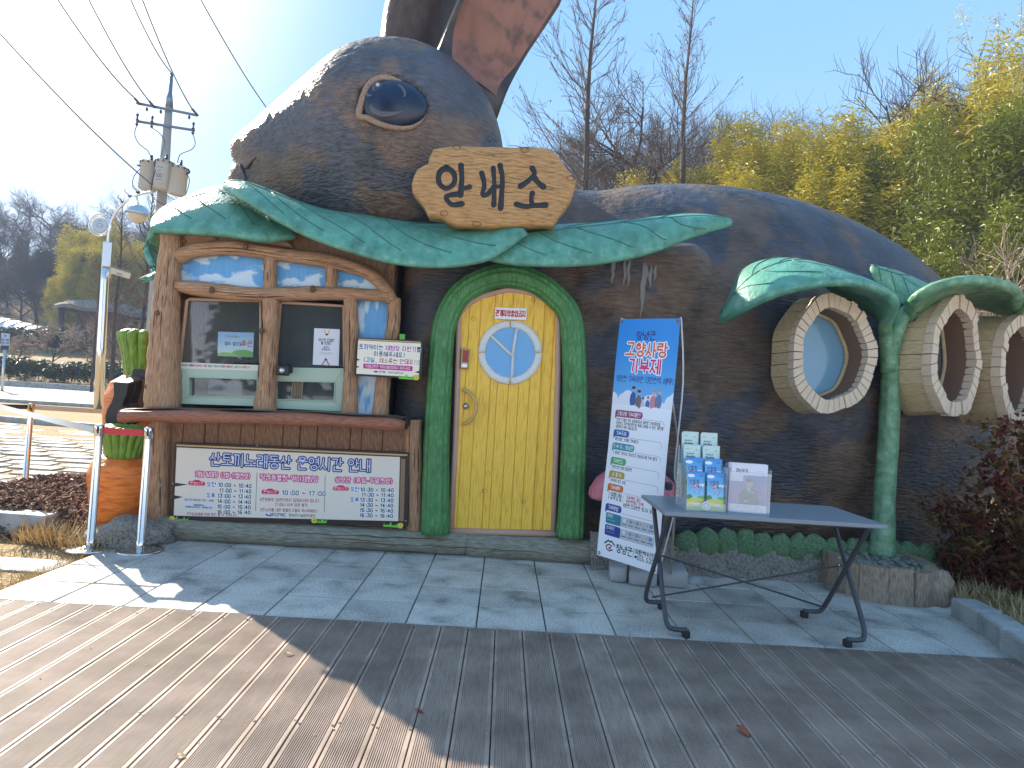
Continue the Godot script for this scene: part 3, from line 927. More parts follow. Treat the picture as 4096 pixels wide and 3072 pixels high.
func build_rabbit() -> void:
	var root := thing("rabbit_kiosk", Vector3(0.3, 0, -5.0), "giant dark brown rabbit building with a log kiosk front and a yellow door", "building")
	M.root = root
	var patch := FastNoiseLite.new()
	patch.seed = 3
	patch.frequency = 0.9
	patch.fractal_octaves = 4
	var swirl := FastNoiseLite.new()
	swirl.seed = 9
	swirl.frequency = 1.1
	# brown and grey patches of paint, as on the real sculpture
	var paint := func(p: Vector3, _u: float, _v: float) -> Color:
		var k := clampf(0.5 + patch.get_noise_3dv(p * 1.5) * 1.9, 0.0, 1.0)
		var g := clampf(0.55 + patch.get_noise_3dv(p * 1.1 + Vector3(9, 3, 1)) * 1.6, 0.0, 1.0)
		var c := Color(0.46, 0.51, 0.66).lerp(Color(1.0, 0.70, 0.50), smoothstep(0.25, 0.8, k))
		return c * lerpf(0.62, 1.0, g)
	# carved fur: shallow wavy strokes
	var fur := func(p: Vector3, d: Vector3) -> Vector3:
		var w := swirl.get_noise_3dv(p * 0.8) * 3.0
		return p + d * (0.005 * sin(p.y * 62.0 + p.x * 9.0 + w * 6.0) * (0.4 + 0.6 * swirl.get_noise_3dv(p * 3.0)))
	var s := ST()
	radial(s, Vector3(1.6, 1.0, -6.6), 420, 190, body_d, paint, fur)
	obj("body", s, M.fur, root)

	var eye_c := Vector3(-1.082, 3.667, -4.98)
	var hs := ST()
	var furh := func(p: Vector3, d: Vector3) -> Vector3:
		var w := swirl.get_noise_3dv(p * 1.1) * 3.0
		var ex := (p.x - eye_c.x) / 0.29
		var ey := (p.y - eye_c.y) / 0.225
		var sock := maxf(0.0, 1.0 - ex * ex - ey * ey) if p.z > -5.6 else 0.0
		p.z -= 0.13 * sqrt(sock)
		return p + d * (0.006 * sin((p.x * 0.6 + p.y) * 70.0 + w * 7.0) * (0.4 + 0.6 * swirl.get_noise_3dv(p * 3.0)))
	radial(hs, Vector3(-1.6, 3.5, -6.0), 260, 150, head_d, paint, furh)
	var head := obj("head", hs, M.fur_head, root)
	head.set_meta("label", "dark rabbit head facing left with sunlit brow")

	# mouth and nose folds
	var ms := ST()
	for l in [v2([-2.622, 3.329, -2.581, 3.289, -2.534, 3.198, -2.519, 3.089]), v2([-2.554, 3.272, -2.501, 3.28, -2.453, 3.312, -2.397, 3.35])]:
		var pts := PackedVector3Array()
		for q in l: pts.append(on_front(head_d, q.x, q.y) + Vector3(0, 0, -0.004))
		tube(ms, smooth_path(pts, 14), [0.006, 0.018, 0.014, 0.004], 7)
	obj("mouth_fold", ms, plain(lin(0.012, 0.01, 0.01), 0.6), head)

	# eye
	var rim := v2([-1.334, 3.528, -1.308, 3.679, -1.257, 3.809, -1.164, 3.861, -1.06, 3.845, -0.967, 3.792, -0.881, 3.715, -0.821, 3.637, -0.841, 3.553, -0.91, 3.481, -1.019, 3.452, -1.153, 3.465, -1.259, 3.503])
	var rp := PackedVector3Array()
	var mid := Vector2.ZERO
	for q in rim:
		var p := on_front(head_d, q.x, q.y)
		rp.append(p)
		mid += Vector2(p.x, p.y) / rim.size()
	rp.append(rp[0])
	rp.append(rp[1])
	var es := ST()
	var mz := on_front(head_d, mid.x, mid.y).z
	var ec := Vector3(mid.x, mid.y, mz - 0.075)
	var er := Vector3(0.285, 0.225, 0.14)
	ball(es, ec, er, 40, 24)
	var eye_m := plain(lin(0.006, 0.016, 0.045), 0.28)
	var eye := obj("eye", es, eye_m, root)
	var on_eye := func(q: Vector2) -> Vector3:
		var dx := (q.x - ec.x) / er.x
		var dy := (q.y - ec.y) / er.y
		return Vector3(q.x, q.y, ec.z + er.z * sqrt(maxf(0.0, 1.0 - dx * dx - dy * dy)))
	var ls := ST()
	tube(ls, smooth_path(rp, 70), 0.027, 10, false, 0.06, 0.8)
	obj("eyelid", ls, grain([lin(0.15, 0.09, 0.055), lin(0.32, 0.21, 0.14), lin(0.40, 0.28, 0.20)], 80, 0.03, Vector3(3, 3, 3), 0.55, M.fine, 0.3), eye)
	var gs := ST()
	for h in [[v2([-1.285, 3.72, -1.263, 3.68, -1.227, 3.676]), 0.014], [v2([-1.233, 3.604, -1.215, 3.563, -1.146, 3.531, -1.058, 3.533, -0.97, 3.561]), 0.026], [v2([-1.032, 3.785, -0.995, 3.762, -0.962, 3.712, -0.966, 3.674]), 0.012]]:
		var pts := PackedVector3Array()
		for q in h[0]: pts.append(on_eye.call(q))
		tube(gs, smooth_path(pts, 12), [0.004, h[1], h[1], 0.006], 8, true, 0.0, 0.35)
	obj("painted_crescents", gs, plain(lin(0.10, 0.09, 0.10), 0.3), eye)
	var g2 := ST()
	var gp: Vector3 = on_eye.call(v2([-1.191, 3.749])[0])
	ball(g2, gp, Vector3(0.045, 0.045, 0.008), 18, 8)
	obj("painted_glint", g2, plain(lin(0.05, 0.065, 0.10), 0.2), eye)
	var g3 := ST()
	ball(g3, gp + Vector3(0.004, 0.018, 0.007), Vector3(0.016, 0.016, 0.006), 14, 6)
	obj("painted_glint", g3, plain(lin(0.45, 0.46, 0.44), 0.3), eye)

	# ears: a thick hollow blade along a bent axis
	for e in [[v3([-0.62, 4.15, -6.0, -0.46, 4.6, -5.95, -0.2, 5.16, -5.9, 0.2, 6.0, -5.95, 0.62, 6.9, -6.1]), [0.40, 0.40, 0.42, 0.46, 0.35, 0.03], 0.27, M.ear, Vector3(0.86, 0.0, -0.51)], [v3([-1.36, 4.4, -6.6, -1.29, 4.9, -6.62, -1.2, 5.5, -6.65, -1.02, 6.3, -6.75, -0.8, 7.1, -6.95]), [0.22, 0.30, 0.345, 0.38, 0.3, 0.03], 0.22, M.ear, Vector3(-0.96, 0.0, 0.28)]]:
		var ax: PackedVector3Array = e[0]
		var across: Vector3 = e[4].normalized()
		var outer := ST()
		var inner := ST()
		var blade := func(t: float, a: float, hollow: float) -> Vector3:
			var p := cat(ax, t)
			var tg := (cat(ax, minf(t + 0.02, 1.0)) - cat(ax, maxf(t - 0.02, 0.0))).normalized()
			var nn := across.cross(tg).normalized()
			var x2 := tg.cross(nn).normalized()
			var w := rad_at(e[1], t)
			var z: float = e[2] * (0.4 + 0.6 * w / 0.47) * sin(a)
			if sin(a) < 0.0: z *= 1.7
			if sin(a) > 0.0: z -= hollow * pow(sin(a), 1.5) * e[2] * 1.3 * ramp01(0.06, 0.3, t)
			return p + x2 * cos(a) * w + nn * z
		grid(outer, 50, 40, func(u: float, v: float) -> Vector3: return blade.call(u, TAU * v, 1.0), paint)
		var ear := obj("ear", outer, e[3], root)
		grid(inner, 40, 20, func(u: float, v: float) -> Vector3:
			var t := lerpf(0.135, 0.96, u)
			var edge := lerpf(0.85, 0.42, smoothstep(0.0, 0.3, u))
			var a := lerpf(edge, PI - edge, v)
			var p: Vector3 = blade.call(t, a, 1.0)
			return p + (blade.call(t, PI / 2, 0.0) - blade.call(t, PI * 1.5, 0.0)).normalized() * 0.012 * sin(v * PI))
		obj("inner_ear", inner, M.ear_in, ear)

	# pale streaks where water has run down the paint
	var st := ST()
	for q in [[0.98, 2.52, 0.34, 0.05], [1.08, 2.5, 0.5, 0.03], [1.15, 2.48, 0.3, 0.04], [0.85, 2.5, 0.2, 0.02]]:
		for k in 3:
			var x: float = q[0] + rng.randf_range(-1, 1) * q[3]
			var pts := PackedVector3Array()
			var L: float = q[2] * rng.randf_range(0.4, 1.0)
			for i in 6:
				var p := on_front(body_d, x + 0.006 * sin(i * 2.0 + k), q[1] - L * i / 5.0)
				pts.append(p + Vector3(0, 0.0, 0.001))
			tube(st, pts, [0.010, 0.017, 0.012, 0.003], 6, true, 0.35, 0.12)
	obj("paint_stain", st, plain(lin(0.24, 0.23, 0.225), 0.8), root)

# ---------------------------------------------------------------- leaves of painted concrete

func leaf_at(U: PackedVector3Array, L: PackedVector3Array, bulge: Vector3, u: float, v: float) -> Vector3:
	return cat(U, u).lerp(cat(L, u), v) + bulge * sin(PI * v) * pow(maxf(0.0, sin(PI * u)), 0.5)

func leaf(called: String, U: PackedVector3Array, L: PackedVector3Array, bulge: Vector3, thick: float, m: Material, parent: Node, veins := 5, tip := 1.0) -> MeshInstance3D:
	var nrm := func(u: float, v: float) -> Vector3:
		var a := leaf_at(U, L, bulge, clampf(u + 0.03, 0.02, 0.98), v) - leaf_at(U, L, bulge, clampf(u - 0.03, 0.02, 0.98), v)
		var b := leaf_at(U, L, bulge, clampf(u, 0.06, 0.94), minf(v + 0.05, 1.0)) - leaf_at(U, L, bulge, clampf(u, 0.06, 0.94), maxf(v - 0.05, 0.0))
		var n := b.cross(a).normalized()
		return n if n.z + n.y > 0.0 else -n
	var s := ST()
	grid(s, 46, 28, func(u: float, a: float) -> Vector3:
		var ang := TAU * a
		var v := 0.5 - 0.5 * cos(ang)
		var off := sin(ang)
		off = signf(off) * pow(absf(off), 0.45)
		var e := pow(maxf(0.0, 1.0 - pow(absf(2.0 * u - 1.0), 10.0)), 0.4)
		return leaf_at(U, L, bulge, u, v) + nrm.call(u, clampf(v, 0.06, 0.94)) * off * thick * 0.5 * e)
	var o := obj(called, s, m, parent)
	var vs := ST()
	var on := func(u: float, v: float) -> Vector3: return leaf_at(U, L, bulge, u, v) + nrm.call(u, clampf(v, 0.06, 0.94)) * (thick * 0.5 - 0.002)
	var pts := PackedVector3Array()
	for i in 21: pts.append(on.call(lerpf(0.04, 0.95, i / 20.0), 0.42 + 0.06 * sin(i * 0.4)))
	tube(vs, pts, [0.009, 0.008, 0.004], 6)
	for k in veins:
		for side in [0.0, 1.0]:
			var u0 := lerpf(0.1, 0.8, (k + 0.3 * side) / veins)
			var q := PackedVector3Array()
			for i in 9:
				var t := i / 8.0
				q.append(on.call(clampf(u0 + 0.10 * t * tip + 0.07 * t * t + 0.012 * sin(t * 5.0 + k * 2.0), 0.02, 0.97), lerpf(0.42 + 0.06 * sin(u0 * 8.0), 0.1 if side == 0.0 else 0.86, t)))
			tube(vs, q, [0.007, 0.006, 0.003], 5)
	obj("vein", vs, M.vein, o)
	return o

# ---------------------------------------------------------------- log kiosk front

func build_kiosk_front() -> void:
	var root: Node3D = M.root
	# roof leaves
	leaf("roof_leaf", v3([-3.197, 2.669, -5.5, -3.027, 2.862, -5.6, -2.703, 3.01, -5.7, -2.263, 2.809, -5.6, -1.93, 2.649, -5.4]), v3([-2.891, 2.446, -4.85, -2.59, 2.436, -4.82, -2.254, 2.43, -4.8, -1.963, 2.413, -4.8, -1.749, 2.482, -4.9]), Vector3(0, 0.10, 0.06), 0.10, M.leaf, root, 4)
	leaf("roof_leaf", v3([-3.227, 2.712, -5.6, -2.994, 2.869, -5.7, -2.682, 3.01, -5.75, -2.352, 2.868, -5.6]), v3([-2.915, 2.516, -5, -2.712, 2.634, -5.1, -2.449, 2.721, -5.1, -2.138, 2.672, -5.1]), Vector3(0, 0.10, 0.04), 0.10, M.leaf, root, 2)
	leaf("roof_leaf", v3([-2.433, 2.878, -5.1, -2.382, 2.998, -5.35, -2.133, 2.949, -5.45, -1.754, 2.832, -5.45, -1.286, 2.79, -5.4, -0.867, 2.75, -5.35, -0.371, 2.737, -5.2, 0.102, 2.561, -4.66]), v3([-2.409, 2.862, -5.05, -2.075, 2.673, -4.72, -1.796, 2.526, -4.62, -1.531, 2.406, -4.58, -1.205, 2.308, -4.55, -0.852, 2.237, -4.53, -0.509, 2.238, -4.53, -0.172, 2.329, -4.56, 0.101, 2.55, -4.62]), Vector3(0, 0.06, 0.16), 0.075, M.leaf, root, 6)
	leaf("roof_leaf", v3([-0.249, 2.36, -4.72, -0.124, 2.613, -5, 0.258, 2.756, -5.15, 0.726, 2.81, -5.15, 1.182, 2.873, -5.1, 1.463, 2.874, -5, 1.708, 2.776, -4.8]), v3([-0.248, 2.355, -4.7, -0.032, 2.309, -4.62, 0.318, 2.31, -4.6, 0.666, 2.353, -4.6, 1.018, 2.453, -4.63, 1.343, 2.608, -4.68, 1.701, 2.77, -4.78]), Vector3(0, 0.05, 0.13), 0.07, M.leaf, root, 5)
	leaf("hanging_leaf", v3([-2.951, 2.483, -5, -3.021, 2.427, -5.05, -3.05, 2.322, -5.1, -2.904, 2.156, -5]), v3([-2.939, 2.524, -5.15, -2.977, 2.448, -5.2, -2.995, 2.329, -5.2, -2.917, 2.154, -5.05]), Vector3(0, 0, 0.05), 0.06, M.leaf, root, 2)
	leaf("hanging_leaf", v3([-3.033, 2.078, -5.05, -3, 2.116, -5.08, -2.946, 2.162, -5.1]), v3([-3.033, 2.07, -5.05, -2.928, 2.075, -5, -2.899, 2.109, -5.05]), Vector3(0, 0, 0.03), 0.035, M.leaf, root, 1)

	# backing walls of the kiosk and the room behind the panes
	var wall := ST(false)
	box(wall, Vector3(-1.93, 2.36, -5.14), Vector3(1.74, 0.44, 0.1))
	box(wall, Vector3(-1.12, 1.7, -5.16), Vector3(0.26, 1.4, 0.1))
	box(wall, Vector3(-1.85, 0.62, -5.12), Vector3(1.98, 0.86, 0.12))
	box(wall, Vector3(-2.79, 1.3, -5.7), Vector3(0.1, 2.6, 1.2))
	box(wall, Vector3(-1.85, 2.62, -5.75), Vector3(1.98, 0.08, 1.2))
	box(wall, Vector3(-1.85, 1.3, -6.3), Vector3(1.98, 2.6, 0.1))
	obj("kiosk_wall", wall, M.plank, root)
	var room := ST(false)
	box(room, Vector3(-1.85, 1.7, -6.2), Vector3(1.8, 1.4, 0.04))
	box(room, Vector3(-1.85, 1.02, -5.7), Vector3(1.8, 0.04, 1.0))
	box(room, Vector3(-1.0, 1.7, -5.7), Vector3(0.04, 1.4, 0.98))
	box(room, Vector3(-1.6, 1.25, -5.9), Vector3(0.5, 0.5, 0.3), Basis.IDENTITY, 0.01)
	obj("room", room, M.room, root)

	# logs
	var logs := [
		["corner_post", v3([-2.786, 2.487, -4.98, -2.784, 2.27, -4.98, -2.787, 2.012, -4.98, -2.785, 1.78, -4.98, -2.77, 1.46, -4.98, -2.765, 1.268, -4.98, -2.75, 1.044, -4.98]), [0.078, 0.085, 0.098, 0.105, 0.122, 0.13, 0.138], M.log, 0.05],
		["lower_post", v3([-2.791, 0.948, -5.02, -2.775, 0.65, -5.02, -2.761, 0.376, -5.02, -2.744, 0.136, -5.02]), [0.085, 0.085, 0.085, 0.085], M.log, 0.05],
		["lower_post", v3([-0.744, 1.074, -5.04, -0.724, 0.773, -5.04, -0.7, 0.497, -5.04, -0.674, 0.176, -5.04]), [0.075, 0.075, 0.07, 0.07], M.log, 0.05],
		["arch_log", v3([-2.72, 2.268, -4.98, -2.64, 2.318, -4.98, -2.514, 2.352, -4.98, -2.26, 2.378, -4.98, -2.002, 2.359, -4.98, -1.743, 2.337, -4.98, -1.485, 2.318, -4.98, -1.29, 2.282, -4.98, -1.144, 2.227, -4.98, -1.035, 2.13, -4.98, -0.964, 2.025, -4.98]), [0.058, 0.062, 0.06, 0.055, 0.058, 0.05, 0.05, 0.052], M.log_h, 0.04],
		["beam_log", v3([-2.743, 2.044, -4.965, -2.586, 2.032, -4.965, -2.356, 2.017, -4.965, -2.099, 2.008, -4.965, -1.845, 2.028, -4.965, -1.591, 2.05, -4.965, -1.272, 2.065, -4.965, -0.992, 2.062, -4.965]), [0.03, 0.06, 0.063, 0.06, 0.058, 0.058, 0.05, 0.046], M.log_h, 0.05],
		["short_post", v3([-1.986, 2.35, -4.99, -1.973, 2.221, -4.99, -1.966, 2.06, -4.99]), [0.052, 0.05, 0.054], M.log, 0.04],
		["short_post", v3([-1.479, 2.337, -4.99, -1.475, 2.227, -4.99, -1.474, 2.104, -4.99]), [0.05, 0.047, 0.05], M.log, 0.04],
		["middle_post", v3([-1.944, 1.98, -4.97, -1.929, 1.769, -4.97, -1.923, 1.576, -4.97, -1.926, 1.32, -4.97, -1.93, 1.191, -4.97, -1.93, 1.083, -4.97]), [0.066, 0.06, 0.062, 0.072, 0.08, 0.092], M.log, 0.05],
		["window_post", v3([-1.307, 2.043, -4.985, -1.283, 1.811, -4.985, -1.268, 1.554, -4.985, -1.257, 1.297, -4.985, -1.253, 1.098, -4.985]), [0.055, 0.056, 0.057, 0.06, 0.068], M.log, 0.05],
		["side_post", v3([-0.956, 2.054, -5, -0.946, 1.899, -5, -0.959, 1.704, -5, -0.994, 1.443, -5, -1.002, 1.275, -5, -1.007, 1.1, -5]), [0.055, 0.055, 0.055, 0.06, 0.062, 0.068], M.log, 0.05],
	]
	for l in logs:
		var pts: PackedVector3Array = l[1]
		var s := ST()
		tube(s, smooth_path(pts, 30), l[2], 18, true, l[4])
		var o := obj(l[0], s, l[3], root)
		# cracks and knots
		var cs := ST()
		for k in 5:
			var t0 := rng.randf_range(0.05, 0.6)
			var a := rng.randf_range(0.5, 2.6)
			var q := PackedVector3Array()
			var horiz: bool = l[3] == M.log_h
			for i in 7:
				var t := minf(1.0, t0 + 0.3 * i / 6.0)
				var r := rad_at(l[2], t) * 1.0
				var off := Vector3(0, cos(a), sin(a)) if horiz else Vector3(cos(a), 0, sin(a))
				q.append(cat(pts, t) + off * (r - 0.001) + off.cross(Vector3.BACK) * 0.006 * sin(i * 2.3 + k))
			tube(cs, q, [0.001, 0.0035, 0.003, 0.001], 5)
		obj("crack", cs, M.groove, o)
	var ks := ST()
	for q in v2([-2.793, 1.802, -2.833, 1.212, -1.965, 1.712, -2.384, 2.013, -1.584, 2.073, -2.14, 2.375]):
		ball(ks, Vector3(q.x, q.y, -4.885), Vector3(0.022, 0.028, 0.02), 12, 8, Basis.IDENTITY, 0.1)
	obj("knot", ks, plain(lin(0.13, 0.065, 0.035), 0.7), root)

	var bm := ST()
	slab(bm, v2([-2.746, 2.503, -2.292, 2.52, -1.928, 2.513, -1.818, 2.429, -2.026, 2.435, -2.286, 2.434, -2.517, 2.413, -2.734, 2.373]), -5.14, -5.02, 0.02)
	obj("top_beam", bm, M.log_h, root)
	var bs := ST(false)
	for q in v2([-2.694, 2.478, -2.696, 2.416, -2.439, 2.459]):
		box(bs, Vector3(q.x, q.y, -5.012), Vector3(0.028, 0.028, 0.02), Basis(Vector3.BACK, 0.6), 0.004)
	obj("bolt", bs, M.counter, root)

	# painted sky panels
	var sky_img := page(512, 256, Color(0.35, 0.6, 0.85))
	var cl := FastNoiseLite.new()
	cl.seed = 4
	cl.frequency = 0.006
	cl.fractal_octaves = 5
	for y in 256:
		for x in 512:
			var k := clampf((cl.get_noise_2d(x, y * 1.4) + 0.12 + (y - 128) / 420.0) * 3.2, 0.0, 1.0)
			var streak := 0.04 * cl.get_noise_2d(x * 6.0, y * 0.5)
			sky_img.set_pixel(x, y, Color(0.42 + streak, 0.68 + streak, 0.90 + streak).lerp(Color(0.92, 0.95, 0.97), k * 0.8))
	var sky_m := printed(sky_img, 0.45)
	for q in [v2([-2.747, 2.131, -2.722, 2.237, -2.61, 2.297, -2.391, 2.331, -2.027, 2.335, -1.988, 2.055, -2.739, 2.027]), v2([-2.014, 2.336, -1.506, 2.336, -1.482, 2.075, -1.994, 2.042]), v2([-1.506, 2.336, -1.269, 2.305, -1.08, 2.212, -1.02, 2.085, -1.488, 2.068]), v2([-1.306, 2.042, -0.968, 2.063, -0.966, 1.827, -1.035, 1.097, -1.268, 1.082])]:
		var s := ST(false)
		slab(s, q, -5.09, -5.05)
		obj("sky_panel", s, sky_m, root).set_meta("label", "panel painted as blue sky with clouds")

	# glazed openings
	for w in [[v2([-2.656, 1.936, -2.055, 1.968, -2.02, 1.46, -2.675, 1.419]), "left"], [v2([-1.894, 1.958, -1.374, 1.972, -1.331, 1.47, -1.897, 1.435]), "right"]]:
		var poly: PackedVector2Array = w[0]
		var s := ST(false)
		slab(s, poly, -5.068, -5.06)
		var pane := obj("window_pane", s, M.pane, root)
		var t := ST()
		var rp := PackedVector3Array()
		for q in poly: rp.append(Vector3(q.x, q.y, -5.045))
		tube(t, PackedVector3Array([rp[3], rp[0], rp[0].lerp(rp[1], 0.04) + Vector3(0, 0.012, 0), rp[1], rp[2]]), 0.014, 8)
		obj("trim", t, M.peach, pane)
	for w in [[v2([-2.683, 1.418, -2.037, 1.445, -2.02, 1.105, -2.665, 1.087]), v2([-2.591, 1.309, -2.029, 1.328, -2.023, 1.183, -2.582, 1.153])], [v2([-1.9, 1.434, -1.333, 1.46, -1.319, 1.105, -1.877, 1.097]), v2([-1.886, 1.324, -1.398, 1.342, -1.392, 1.186, -1.875, 1.171])]]:
		var o: PackedVector2Array = w[0]
		var i: PackedVector2Array = w[1]
		var s := ST(false)
		for e in [[0, 1], [1, 2], [2, 3], [3, 0]]:
			slab(s, PackedVector2Array([o[e[0]], o[e[1]], i[e[1]], i[e[0]]]), -5.09, -5.03, 0.004)
		var fr := obj("sliding_frame", s, M.frame_green, root)
		fr.set_meta("label", "pale green sliding hatch frame below the window")
		var fl := ST(false)
		for e in [[0, 1], [1, 2], [2, 3], [3, 0]]:
			bar(fl, Vector3(i[e[0]].x, i[e[0]].y, -5.026), Vector3(i[e[1]].x, i[e[1]].y, -5.026), 0.006, 6)
		obj("sash_bead", fl, M.frame_green, fr)
		var g := ST(false)
		slab(g, i, -5.075, -5.068)
		obj("hatch_pane", g, M.pane, fr)
	# what stands behind the hatches
	var mon := ST(false)
	box(mon, Vector3(-2.402, 1.236, -5.3) , Vector3(0.30, 0.13, 0.03), Basis.IDENTITY, 0.006)
	obj("monitor_back", mon, plain(lin(0.30, 0.32, 0.35), 0.5), root)

	# counter
	var ct := ST()
	var cu := v3([-2.915, 1.036, -4.72, -2.897, 1.042, -4.72, -2.406, 1.068, -4.7, -1.922, 1.086, -4.69, -1.444, 1.101, -4.7, -0.965, 1.103, -4.72, -0.762, 1.099, -4.76])
	var n := 40
	grid(ct, n, 12, func(u: float, a: float) -> Vector3:
		var p := cat(cu, u)
		var ang := TAU * a
		var e := 1.0 - pow(absf(2.0 * u - 1.0), 14.0)
		var zc := -4.97
		var hz := 0.27
		var hy := 0.052 + 0.006 * sin(u * 23.0)
		var cx := signf(cos(ang)) * pow(absf(cos(ang)), 0.35)
		var cy := signf(sin(ang)) * pow(absf(sin(ang)), 0.5)
		return Vector3(p.x, p.y - 0.06 + hy * cy * (0.6 + 0.4 * e), zc + hz * cx * (0.8 + 0.2 * e) + 0.012 * sin(u * 17.0) + 0.006 * sin(u * 41.0)))
	var counter := obj("counter", ct, M.counter, root)
	counter.set_meta("label", "thick red brown plank counter below the kiosk windows")
	var cp := ST()
	grid(cp, n, 4, func(u: float, v: float) -> Vector3:
		var p := cat(cu, lerpf(0.02, 0.98, u))
		return Vector3(p.x, p.y - 0.002 + 0.003 * sin(u * 31.0), lerpf(-4.76, -5.08, v)))
	obj("counter_top", cp, M.counter_top, counter)
	var ce := ST(false)
	box(ce, Vector3(-0.762 - 0.005, 1.065, -4.9), Vector3(0.03, 0.075, 0.2), Basis.IDENTITY, 0.012)
	obj("counter_end", ce, M.dark, counter)

	# planks under the counter
	var edges := v2([-2.754, 0.834, -2.604, 0.843, -2.432, 0.853, -2.323, 0.86, -2.139, 0.871, -2.024, 0.878, -1.794, 0.893, -1.656, 0.901, -1.517, 0.909, -1.246, 0.926, -1.154, 0.932, -0.98, 0.942, -0.772, 0.955])
	for i in edges.size() - 1:
		var x0 := edges[i].x + 0.003
		var x1 := edges[i + 1].x - 0.003
		var s := ST(false)
		slab(s, PackedVector2Array([Vector2(x0, 0.16), Vector2(x1, 0.16), Vector2(x1 + 0.002, 0.6), Vector2(x1, 1.03), Vector2(x0, 1.03), Vector2(x0 - 0.002, 0.55)]), -5.08, -5.035 + rng.randf_range(-0.006, 0.006), 0.006)
		obj("plank", s, M.plank, root)

	# base log, in two lengths
	for q in [[Vector3(-2.702, 0.081, -5), Vector3(-0.234, 0.097, -5.05), 0.10], [Vector3(-0.234, 0.097, -5.05), Vector3(1.506, 0.107, -5), 0.105]]:
		var s := ST()
		var a: Vector3 = q[0]
		var b: Vector3 = q[1]
		a.y = 0.085
		b.y = 0.095
		tube(s, smooth_path(PackedVector3Array([a, a.lerp(b, 0.33), a.lerp(b, 0.66), b]), 24), q[2], 16, true, 0.05, 1.0)
		obj("base_log", s, M.grey_log, root)
	var cs2 := ST()
	for k in 9:
		var x := rng.randf_range(-2.4, 0.9)
		var q := PackedVector3Array()
		var y := rng.randf_range(0.06, 0.14)
		for i in 7: q.append(Vector3(x + 0.09 * i, y + 0.004 * sin(i * 1.9 + k), -4.93 - 0.05 * absf(y - 0.09)))
		tube(cs2, q, [0.001, 0.004, 0.003, 0.001], 5)
	obj("crack", cs2, M.groove, root)
	var ap := ST()
	ball(ap, Vector3(-2.72, 0.06, -5.05), Vector3(0.16, 0.13, 0.16), 14, 10, Basis.IDENTITY, 0.1)
	obj("mortar_lump", ap, M.rough_stone, root)

# ---------------------------------------------------------------- door

